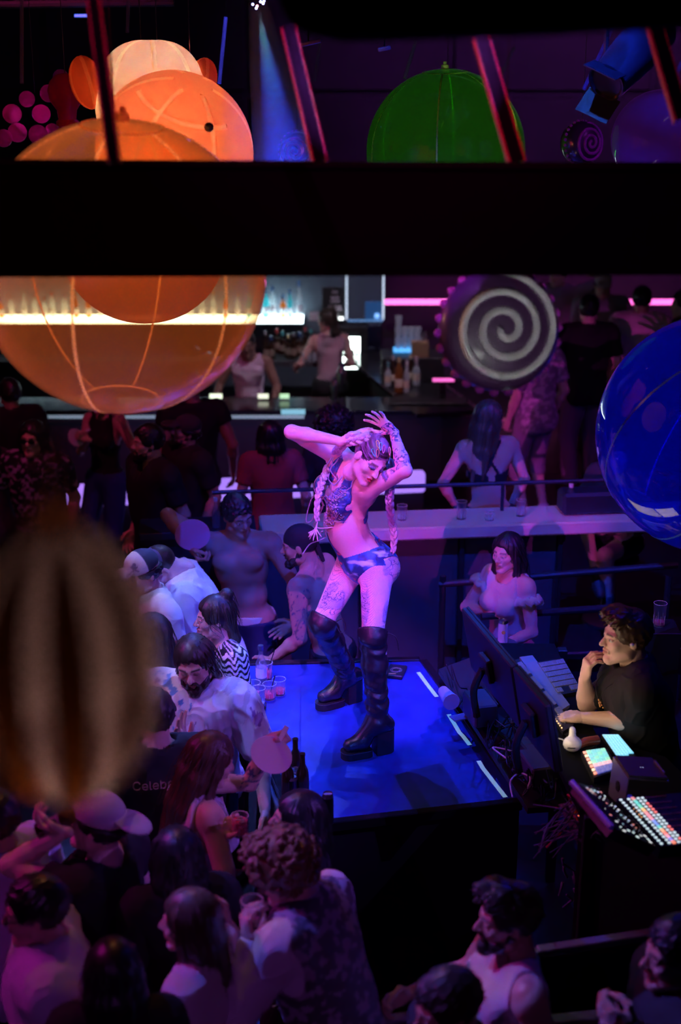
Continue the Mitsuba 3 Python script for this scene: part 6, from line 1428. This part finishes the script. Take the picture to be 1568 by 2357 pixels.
# railing at the lower right
rk = thing('front_railing', 'dark railing with a blue-lit top edge at the lower right', 'railing'); r0, r1, r2 = at_z(1082, 2270, 1.12), at_z(1238, 2190, 1.12), at_z(1660, 2126, 1.12)
for a, b in ((r0, r1), (r1, r2)):
    d = b - a; L = np.linalg.norm(d); R_ = frame(V(0, 0, 1), d); part(rk, 'top_rail', box((a + b) / 2, (L, .045, .03), R_), 'm_alu'); part(rk, 'panel', box((a + b) / 2 - V(0, 0, .56), (L, .03, 1.06), R_), 'm_black')
for p in (r0, r1, r2): part(rk, 'post', box(p - V(0, 0, .56), (.05, .05, 1.1)), 'm_black')
lb_ = None
for (q0, q1), lb in (((at_z(838, 2356, 1.05), at_z(962, 2343, 1.05)), 'dark ledge with a blue-lit edge at the bottom left of the short-haired head'), ((at_z(1264, 2352, 1.05), at_z(1410, 2338, 1.05)), 'dark ledge with a blue-lit edge at the bottom right of the tank top')):
    lb_ = thing('low_ledge', lb, 'ledge'); part(lb_, 'edge', box((q0 + q1) / 2, (np.linalg.norm(q1 - q0), .05, .03), frame(V(0, 0, 1), q1 - q0)), 'm_alu'); part(lb_, 'wall', box((q0 + q1) / 2 - V(0, 0, .48), (np.linalg.norm(q1 - q0), .03, .9), frame(V(0, 0, 1), q1 - q0)), 'm_black')

# ------------------------------------------------------------------ what hangs from the ceiling
for k in ('haze', 'outer', 'inner'): scene['m_none_' + k] = {'type': 'null'}
tint_glass('m_orangeball', (1.0, .80, .54), .08, (1.0, .45, .2))
tint_glass('m_bear', (1.0, .45, .25), .8, (1.0, .42, .24))
tint_glass('m_greenball', (.35, .85, .25), .09, (.25, .75, .10))
tint_glass('m_blueball', (.10, .25, .95), .14, (.03, .10, .9))
tint_glass('m_clearball', (.75, .7, .9), .10, (.5, .2, .7))
tint_glass('m_pinkball', (.8, .2, .6), .6, (.8, .1, .5))
tint_glass('m_redball', (.9, .15, .25), .4, (.8, .04, .12))
tint_glass('m_rod', (.8, .7, .9), .14, (.5, .35, .6))
scene['m_seam_orange'] = {'type': 'principledthin', 'base_color': {'type': 'rgb', 'value': [1.0, .66, .42]}, 'roughness': .4, 'diff_trans': 1.2, 'spec_trans': 0.0, 'eta': 1.4}; pri('m_seam_green', (.45, .9, .1), .4); pri('m_seam_blue', (.1, .3, .9), .3)
scene_lamp = lambda name, p, rgb, w=1.0: scene.__setitem__(name, {'type': 'point', 'sampling_weight': w, 'position': [float(x) for x in p], 'intensity': {'type': 'rgb', 'value': [float(x) for x in rgb]}})


def inflatable_ball(name, label, c, r, mat, seam=None, n=6, tilt=(8, 5), cat_='ball'):
    key = thing(name, label, cat_); R_ = rx(tilt[0]) @ ry(tilt[1])
    paths = []
    if seam:
        for k in range(n):
            a = 2 * math.pi * k / n + .35; paths.append(np.array([c + R_ @ (V(math.sin(t) * math.cos(a), math.sin(t) * math.sin(a), math.cos(t)) * r) for t in np.linspace(.28, math.pi - .28, 40)]))
    part(key, 'skin', slit(ball(c, r, 6), paths, r * .008) if seam else ball(c, r, 5), mat, smooth=True)
    if seam:
        for k in range(n):
            a = 2 * math.pi * k / n + .35; th = np.linspace(.28, math.pi - .28, 40); part(key, 'seam', ribbon(paths[k], c, r * .009), seam, smooth=True)
        for s in (-1, 1): part(key, 'end_ring', tube([c + R_ @ (V(math.sin(.28) * math.cos(t), math.sin(.28) * math.sin(t), s * math.cos(.28)) * r) for t in np.linspace(0, 2 * math.pi, 36, endpoint=False)], r * .007, 5, closed=True), seam, smooth=True)
    part(key, 'valve', lathe([(0, 0), (r * .05, 0), (r * .045, r * .05), (r * .02, r * .06), (r * .02, r * .09), (0, r * .09)], 14, R_, c + R_ @ V(0, 0, r * .995)), seam or mat, smooth=30)
    return key


def slit(m, paths, r):
    """opens a skin along its seams, where the seam strips close it"""
    from scipy.spatial import cKDTree
    d, _ = cKDTree(np.vstack([np.vstack([np.linspace(a, b, 12) for a, b in zip(p[:-1], p[1:])]) for p in paths])).query(np.asarray(m.vertices), distance_upper_bound=r)
    f = np.asarray(m.faces); return trimesh.Trimesh(m.vertices, f[~(d < r)[f].all(1)], process=False)


def ribbon(path, c, w, lift=.0015):
    """a flat strip lying on a rounded skin round c"""
    p = np.asarray(path, float); t = np.gradient(p, axis=0); n = p - c; n /= np.linalg.norm(n, axis=1, keepdims=True); s = np.cross(t, n); s /= np.linalg.norm(s, axis=1, keepdims=True); k = len(p)
    v = np.vstack([p + s * w + n * lift * .4, p + n * lift, p - s * w + n * lift * .4]); i = np.arange(k - 1); f = []
    for a in (0, 1): f += [np.stack([a * k + i, a * k + i + 1, (a + 1) * k + i + 1], 1), np.stack([a * k + i, (a + 1) * k + i + 1, (a + 1) * k + i], 1)]
    return trimesh.Trimesh(v, np.vstack(f), process=False)


def hang(key, p, z=7.0, r=.002, mat='m_black'): part(key, 'line', cyl(p, V(p[0], p[1], z), r, 5), mat)


OB = at_d(280, 618, 5.3); OR = 334 / FPX * 5.3
k_ = inflatable_ball('orange_ball', 'huge transparent orange inflatable ball hanging at the left in front of the bar', OB, OR, 'm_orangeball', 'm_seam_orange', 6, (6, 4)); hang(k_, OB + V(0, 0, OR)); RIM_MED = {'type': 'homogeneous', 'sigma_t': 2.6, 'albedo': {'type': 'rgb', 'value': [.99, .42, .18]}}
scene['orange_ball__wall'] = mikit.ply(ball(OB, OR * .992, 4), 'm_none_outer', smooth=True, interior=RIM_MED); scene['orange_ball__inner_rim_shell'] = mikit.ply(ball(OB, OR * .955, 4), 'm_none_inner', smooth=True, exterior=RIM_MED)  # unseen orange scattering shell added to brighten the rim of the ball
scene_lamp('lamp_orange_ball', OB + V(-.1, .1, .15), V(1.0, .58, .28) * 1.3, 3.0)  # unseen point lamp added inside the ball to light its skin
# the bear
BD = 6.6; px = lambda u, v, d=0: at_d(u, v, BD + d)
bf = Field(); u1 = BD / FPX
bf.rbox(px(352, 215, .25), V(112, 100, 118) * u1, ry(0), 85 * u1, .02); bf.ell(px(350, 250, .2), V(128, 120, 130) * u1, None, .1)
bk_ = thing('inflatable_bear', 'glowing orange inflatable bear hanging at the upper left behind the black beam', 'inflatable')
def skin(name, m, paths, ctr, r=.013):
    part(bk_, name, slit(m, paths, r * .85), 'm_bear', smooth=True)
    for p in paths: part(bk_, 'seam', ribbon(p, ctr, r), 'm_seam_orange', smooth=True)
def on_mesh(m, pts):
    """the path pressed onto the surface"""
    from scipy.spatial import cKDTree
    _, i = cKDTree(m.vertices).query(np.asarray(pts)); q = np.asarray(m.vertices)[i]
    for _ in range(2): q[1:-1] = .25 * q[:-2] + .5 * q[1:-1] + .25 * q[2:]
    return q
hm_ = bf.mesh(.009); hc = px(352, 225, .25); hp = []
for az in (-75, -35, 10, 50, 100, 160): hp.append(on_mesh(hm_, [hc + rz(az) @ V(0, -math.sin(t) * .4, math.cos(t) * .4) for t in np.linspace(.15, 2.6, 40)]))
skin('head', hm_, hp, hc)
for (u, v, w, h_, d, tl) in ((200, 190, 40, 62, .15, -14), (468, 180, 34, 48, .35, 10)):
    em = Field().ell(px(u, v, d), V(w, 40, h_) * u1, ry(tl)).mesh(.007); ec = px(u, v, d)
    skin('ear', em, [on_mesh(em, [ec + ry(tl) @ rz(az) @ V(0, -math.sin(t) * .14, math.cos(t) * .14) for t in np.linspace(.1, 3.0, 24)]) for az in (-50, 20)], ec, .009)
mc = px(402, 350, -.18); mr = 176 * u1
mp = [np.array([mc + rx(24) @ ry(18) @ (V(math.sin(t) * math.cos(a * 1.05), math.sin(t) * math.sin(a * 1.05), math.cos(t)) * mr) for t in np.linspace(.25, 2.9, 40)]) for a in range(6)]
mp.append(np.array([mc + rx(24) @ ry(18) @ (V(math.sin(.7) * math.cos(t), math.sin(.7) * math.sin(t), math.cos(.7)) * mr) for t in np.linspace(3.4, 5.6, 24)]))
skin('muzzle', ball(mc, mr, 6), mp, mc)
part(bk_, 'nose_valve', ball(px(481, 293, -.5), .02, 2), 'm_black', smooth=True)
part(bk_, 'body', Field().ell(px(330, 560, .2), V(200, 180, 190) * u1).mesh(.03), 'm_bear', smooth=True)
for u, zz in ((325, 0), (362, .05), (438, -.1)): part(bk_, 'line', cyl(px(u, 110 if u < 400 else 140, .2), px(u, 110, .2) * V(1, 1, 0) + V(0, 0, 7), .0025, 5), 'm_metal')
scene_lamp('lamp_bear', px(360, 200, .2), V(1.0, .50, .34) * 2.2); scene_lamp('lamp_bear_muzzle', mc, V(1.0, .38, .22) * 1.0)  # unseen lamps added inside the bear so its vinyl glows
GB = at_d(1026, 348, 8.6); GR = 182 / FPX * 8.6; k_ = inflatable_ball('green_ball', 'transparent green inflatable ball at the upper right', GB, GR, 'm_greenball', 'm_seam_green', 6, (3, -2)); hang(k_, GB + V(0, 0, GR)); scene_lamp('lamp_green_ball', GB, V(.16, .5, .06) * .65)  # the point lamp inside is added to brighten the green skin
BB = at_d(1651, 1000, 6.2); BR = 276 / FPX * 6.2; k_ = inflatable_ball('blue_ball', 'transparent blue inflatable ball cut by the right edge', BB, BR, 'm_blueball', 'm_seam_blue', 6, (20, 30)); hang(k_, BB + V(0, 0, BR)); scene_lamp('lamp_blue_ball', BB, V(.02, .06, 1) * .8)  # unseen lamp added inside for the blue glow of the ball
CB = at_d(1520, 322, 7.6); k_ = inflatable_ball('clear_ball', 'clear violet-tinted ball at the upper right corner', CB, 112 / FPX * 7.6, 'm_clearball', None); hang(k_, CB + V(0, 0, .25)); scene_lamp('lamp_clear_ball', CB, V(.4, .05, .6) * .12)  # violet lamp added inside to lift the clear skin
# pink cluster and red bulb at the upper left
rng = np.random.default_rng(31)
ck = thing('balloon_cluster', 'cluster of dark balls with pink spots at the upper left', 'balloons')
for u, v, r in ((28, 262, 22), (62, 228, 18), (112, 215, 20), (95, 262, 21), (40, 305, 22), (140, 178, 18), (8, 318, 20), (88, 310, 22), (120, 300, 16)):
    part(ck, 'balloon', ball(at_d(u, v, 8.2 + rng.uniform(-.1, .1)), r / FPX * 8.2, 3), 'm_pinkball', smooth=True)
hang(ck, at_d(80, 215, 8.2)); scene_lamp('lamp_cluster', at_d(70, 268, 8.2), V(.9, .1, .6) * .05)
rk_ = thing('red_bulb_balloon', 'red bulb-shaped balloon left of the bear', 'balloon'); c = at_d(152, 218, 7.8); part(rk_, 'bulb', xf(lathe([(0, .115), (.05, .105), (.085, .07), (.1, .02), (.09, -.03), (.055, -.08), (.045, -.15), (.06, -.19), (.0, -.2)], 28), None, c), 'm_redball', smooth=True); hang(rk_, c + V(0, 0, .115)); part(rk_, 'collar', lathe([(.05, -.13), (.062, -.14), (.062, -.16), (.05, -.17)], 24, None, c), 'm_redball', smooth=30)
# spiral lollipop balloons
pri('m_lolly', (.03, .008, .04), .12, specular=.8, clearcoat=1.0); pri('m_spiral', (.72, .70, .72), .35); pri('m_lollyrim', (.35, .03, .35), .2, specular=.8)
def lolly(label, c, r, n, turns, depth_, rot=0, mat2='m_spiral'):
    key = thing('spiral_balloon', label, 'balloon'); R_ = frame(n, V(1, 0, 0)) @ rz(rot)
    prof = [(0, depth_), (r * .5, depth_ * .95), (r * .85, depth_ * .7), (r * .97, depth_ * .3), (r, 0), (r * .97, -depth_ * .3), (r * .85, -depth_ * .7), (r * .5, -depth_ * .95), (0, -depth_)]
    part(key, 'body', lathe(prof, 56, R_, c), 'm_lolly', smooth=True)
    t = np.linspace(.07, 1, 150); a = t * turns * 2 * math.pi; rad = r * .90 * t
    zz = np.interp(rad, [0, r * .5, r * .85, r * .97], [depth_, depth_ * .95, depth_ * .7, depth_ * .3])
    part(key, 'spiral', tube([c + R_ @ V(q * math.cos(w), q * math.sin(w), z_) for q, w, z_ in zip(rad, a, zz)], np.r_[np.linspace(r * .07, r * .072, 149), r * .01], 8), mat2, smooth=True)
    for k in range(26):
        w = 2 * math.pi * k / 26; part(key, 'crimp', ball(c + R_ @ V(r * 1.0 * math.cos(w), r * 1.0 * math.sin(w), 0), r * .075, 2), 'm_lollyrim', smooth=True)
    return key
LC = at_d(1148, 760, 5.2); LR = 142 / FPX * 5.2; k_ = lolly('dark balloon with a white spiral hanging right of the bar', LC, LR, V(.16, -1, .25), 3.0, LR * .42, 100); hang(k_, LC + V(0, 0, LR))
lc = at_d(1338, 330, 8.4); lr = 50 / FPX * 8.4; k_ = lolly('small spiral balloon between the green and the clear ball', lc, lr, V(.55, -.8, .1), 3.2, lr * .7, 20, 'm_lollyrim'); hang(k_, lc + V(0, 0, lr))
sc_ = at_d(685, 348, 8.8); k_ = lolly('blue-lit spiral balloon half hidden behind the beam', sc_, 45 / FPX * 8.8, V(-.3, -.9, .1), 3.0, .05, 50, 'm_lollyrim'); hang(k_, sc_ + V(0, 0, .1))
# acrylic rods
for i, (a, b, d) in enumerate((((50, -60), (50, 192), 7.0), ((298, -60), (293, 75), 7.6), ((738, 92), (724, 188), 7.6), ((957, 95), (932, 180), 8.0), ((1184, 110), (1150, 182), 8.4), ((1436, 8), (1344, 206), 6.6), ((520, 40), (505, 192), 8.4), ((1580, 120), (1540, 210), 7.2))):
    single('acrylic_rod', ['clear acrylic rod hanging alone at the far upper left', 'clear rod hanging above the bear', 'clear rod right of the blue light beam', 'clear rod above the green ball on its left', 'clear rod above the green ball on its right', 'long slanting clear rod beside the stage lamp', 'faint clear rod between the bear and the beam of blue light', 'short clear rod at the right edge'][i], 'rod', tube([at_d(*a, d), at_d(*b, d)], 4.5 / FPX * d, 10), 'm_rod', smooth=30); part(list(labels)[-1], 'line', cyl(at_d(*a, d), at_d(*a, d) * V(1, 1, 0) + V(0, 0, 7), .0015, 4), 'm_matteblack')
# the black beam and the duct above it
BMD = 4.5; def_ = lambda u, v: at_d(u, v, BMD)
b0, b1 = def_(784, 376), def_(784, 640); bc2 = (b0 + b1) / 2; hz = b0[2] - b1[2]
bmk = thing('beam_lower', kind='structure'); part(bmk, 'web', box(bc2 + V(0, .05, .003), (9.0, .12, hz * .985), b=.01), 'm_matteblack'); part(bmk, 'flange', box(bc2 + V(0, .05, hz * .485), (9.0, .14, .012), ry(.35)), 'm_matteblack'); part(bmk, 'flange', box(bc2 + V(0, .05, -hz * .485), (9.0, .14, .012), ry(-.2)), 'm_matteblack')
dk_ = thing('ventilation_duct', 'thick black duct crossing the upper right corner', 'duct'); da = at_d(640, -8, 3.0); db = at_d(2300, -28, 3.0); part(dk_, 'pipe', tube(bez([da, da + (db - da) * .03 - V(0, 0, .005), da + (db - da) * .1 - V(0, 0, .008), da + (db - da) * .3, da + (db - da) * .6 + V(0, 0, .01), db], 8), np.r_[np.interp(np.arange(41), [0, 3, 8, 16, 26, 40], [.002, .03, .062, .085, .088, .08])], 20), 'm_matteblack', smooth=True)
# slotted steel straps
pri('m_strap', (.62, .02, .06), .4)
for i, (a, b, d, w) in enumerate((((664, 60), (738, 372), 4.7, 36), ((1108, 84), (1192, 374), 4.7, 40), ((1494, 5), (1572, 275), 4.8, 38), ((212, -20), (262, 372), 3.9, 30))):
    A_, B_ = at_d(*a, d), at_d(*b, d - (.12 if i < 3 else 0)); L = np.linalg.norm(B_ - A_); z_ = (B_ - A_) / L; R_ = frame(z_, V(1, 0, 0)); W_ = w / FPX * d; c = (A_ + B_) / 2
    sk = thing('slotted_strap', ['red-lit slotted steel strap above the blue light beam', 'red-lit slotted strap crossing the green ball', 'red-lit slotted strap in the upper right corner', 'blurred red-violet strap crossing the bear'][i], 'strap')
    for s in (-1, 1): part(sk, 'flange', box(c + R_ @ V(s * W_ * .42, -.012, 0), (W_ * .16, .03, L), R_, b=.001), 'm_strap')
    part(sk, 'web', box(c + R_ @ V(0, .004, 0), (W_ * .7, .003, L), R_, b=0), 'm_matteblack')
    if i < 3:
        for k in range(int(L / .02)): part(sk, 'slot', lathe([(0, 0), (W_ * .13, 0), (W_ * .13, .002), (0, .002)], 8, R_ @ rx(90), A_ + z_ * (.012 + .02 * k) + R_ @ V(0, .001, 0)), 'm_panel')
# stage lamps in view
lk = thing('stage_lamp', 'round black stage lamp with tiny bright emitters at the top', 'lamp'); c = at_d(592, 0, 6.9); part(lk, 'housing', box(c + V(0, .05, .12), (.32, .2, .2), b=.03), 'm_black'); part(lk, 'lens', lathe([(0, 0), (.06, 0), (.06, .02), (0, .02)], 20, None, c + V(0, .02, .0)), 'm_blackgloss', smooth=30)
for k, (u, v) in enumerate(((582, 10), (592, 14), (600, 4), (606, 8), (590, 19), (608, 2))): part(lk, 'emitter', ball(at_d(u, v, 6.85), .0075, 2), 'm_white', emit=V(1.2, 1.4, 6) if k != 1 else V(6, 1, 1.2))
ln = thing('stage_lamp', 'black cylindrical stage lamp pointing down left at the upper right', 'lamp'); a_, b_ = at_d(1462, 120, 6.4), at_d(1398, 188, 6.3); part(ln, 'housing', tube([a_ + (a_ - b_) * .9, a_ + (a_ - b_) * .8, a_, b_], [.06, .1, .105, .088], 24), 'm_panel', smooth=30); fr_ = frame(b_ - a_); part(ln, 'lens', lathe([(0, .0), (.075, 0), (.085, -.012), (.088, .012), (.08, .012), (.07, .004), (0, .004)], 28, fr_, b_), 'm_blackgloss', smooth=30); part(ln, 'yoke', tube(bez([a_ + V(.13, 0, 0), a_ + V(.12, 0, .2), a_ + V(0, 0, .26), a_ + V(-.12, 0, .2), a_ + V(-.13, 0, 0)], 6), .012, 6), 'm_black'); part(ln, 'barn_door', cat([box(b_ + fr_ @ V(0, .1 * s, .05), (.16, .004, .12), fr_ @ rx(-25 * s), b=0) for s in (-1, 1)]), 'm_black'); part(ln, 'hanger', cyl(a_ + V(0, 0, .26), V(a_[0], a_[1], 7.0), .015, 6), 'm_black')
# small fittings under the ceiling
for u, v, w, lb in ((710, 100, 60, 'grey metal plate under the ceiling right of the blue beam'), (885, 112, 30, 'small grey bracket under the duct'), (1110, 118, 26, 'small bracket beside the red strap')):
    single('bracket_plate', lb, 'bracket', box(at_d(u, v, 7.2), (w / FPX * 7.2, .06, .02), ry(-12)), 'm_alu'); part(list(labels)[-1], 'hanger', cyl(at_d(u, v, 7.2), at_d(u, v, 7.2) * V(1, 1, 0) + V(0, 0, 7), .004, 5), 'm_matteblack')
tr = thing('lighting_truss', 'dark lighting truss across the top left', 'truss')
for z_ in (0, .25): part(tr, 'chord', cyl(at_d(-60, 12, 9.5) + V(0, 0, z_), at_d(400, 6, 9.5) + V(0, 0, z_), .025, 8), 'm_panel')
for k in range(6): p = at_d(-40 + 75 * k, 12, 9.5); part(tr, 'web', cyl(p, p + V(.11, 0, .25), .012, 6), 'm_panel')
part(tr, 'blue_lamp', box(at_d(186, 36, 9.45), (.08, .05, .02)), 'm_white', emit=(.05, .2, 1.2))
# blurred ribbed lantern close to the camera
rng = np.random.default_rng(8); LC2 = at_d(150, 1535, 1.42)
scene['m_lantern'] = {'type': 'principledthin', 'base_color': VC, 'roughness': .3, 'diff_trans': .9, 'spec_trans': 0.0, 'eta': 1.45}
th = np.arange(144) / 144 * 2 * math.pi; zz = np.linspace(-1, 1, 60); hh_, rr_ = .150, .086
prof = (1 - np.abs(zz) ** 2.6) ** .62; prof[[0, -1]] = .12; prof = np.maximum(prof, .12)
vv, cc = [], []
for z_, p_ in zip(zz, prof):
    rb = rr_ * p_ * (1 + .07 * np.cos(th * 8)); vv.append(np.stack([rb * np.cos(th), rb * np.sin(th), np.full(144, z_ * hh_)], 1)); w = (np.cos(th * 8 + 1.0) > .25)[:, None]; cc.append(np.where(w, V(.62, .52, .64), V(.03, .008, .002)))
i_, j_ = np.meshgrid(np.arange(59), np.arange(144), indexing='ij'); a_ = i_ * 144 + j_; b_ = i_ * 144 + (j_ + 1) % 144
fc = np.vstack([np.stack([a_.ravel(), b_.ravel(), (b_ + 144).ravel()], 1), np.stack([a_.ravel(), (b_ + 144).ravel(), (a_ + 144).ravel()], 1)])
lk2 = thing('ribbed_lantern', 'out-of-focus ribbed glass lantern with pale and amber ribs hanging at the left', 'lantern'); part(lk2, 'shade', trimesh.Trimesh(np.vstack(vv) + LC2, fc, process=False), 'm_lantern', smooth=True, color=np.vstack(cc))
part(lk2, 'cap', lathe([(0, .145), (.024, .145), (.026, .158), (.010, .18), (.008, .24), (0, .24)], 20, None, LC2), 'm_seam_orange', smooth=30); part(lk2, 'finial', lathe([(0, -.168), (.007, -.162), (.014, -.148), (0, -.145)], 16, None, LC2), 'm_seam_orange', smooth=30); part(lk2, 'cord', cyl(LC2 + V(0, 0, .24), LC2 * V(1, 1, 0) + V(0, 0, 7), .0012, 5), 'm_black')
scene_lamp('lamp_lantern', LC2 + V(-.02, -.015, -.112), V(1.0, .56, .34) * .05)

# ------------------------------------------------------------------ the plume of haze round the blue light beam
labels['haze'] = {'label': 'thin haze lit blue by the stage lamp at the top of the picture', 'category': 'haze', 'kind': 'stuff'}
bl0, bl1 = at_d(594, 10, 7.3), at_d(664, 420, 7.7); bd = bl1 - bl0; bL = np.linalg.norm(bd)
scene['haze'] = mikit.ply(tube([bl0 - bd * .02, bl0 + bd * .3, bl1 + bd * .1, bl1 + bd * .4], [.05, .10, .2, .26], 28), 'm_none_haze', smooth=True, interior={'type': 'homogeneous', 'sigma_t': 2.0, 'albedo': {'type': 'rgb', 'value': [.7, .75, .96]}})  # albedo tinted blue to deepen the beam; plume shaped to its cone
spot('lamp_beam_blue', bl0, bl1, (.006, .03, 1.0), 140, 8.5, 5)
scene['lamp_beam_blue']['sampling_weight'] = 14.0
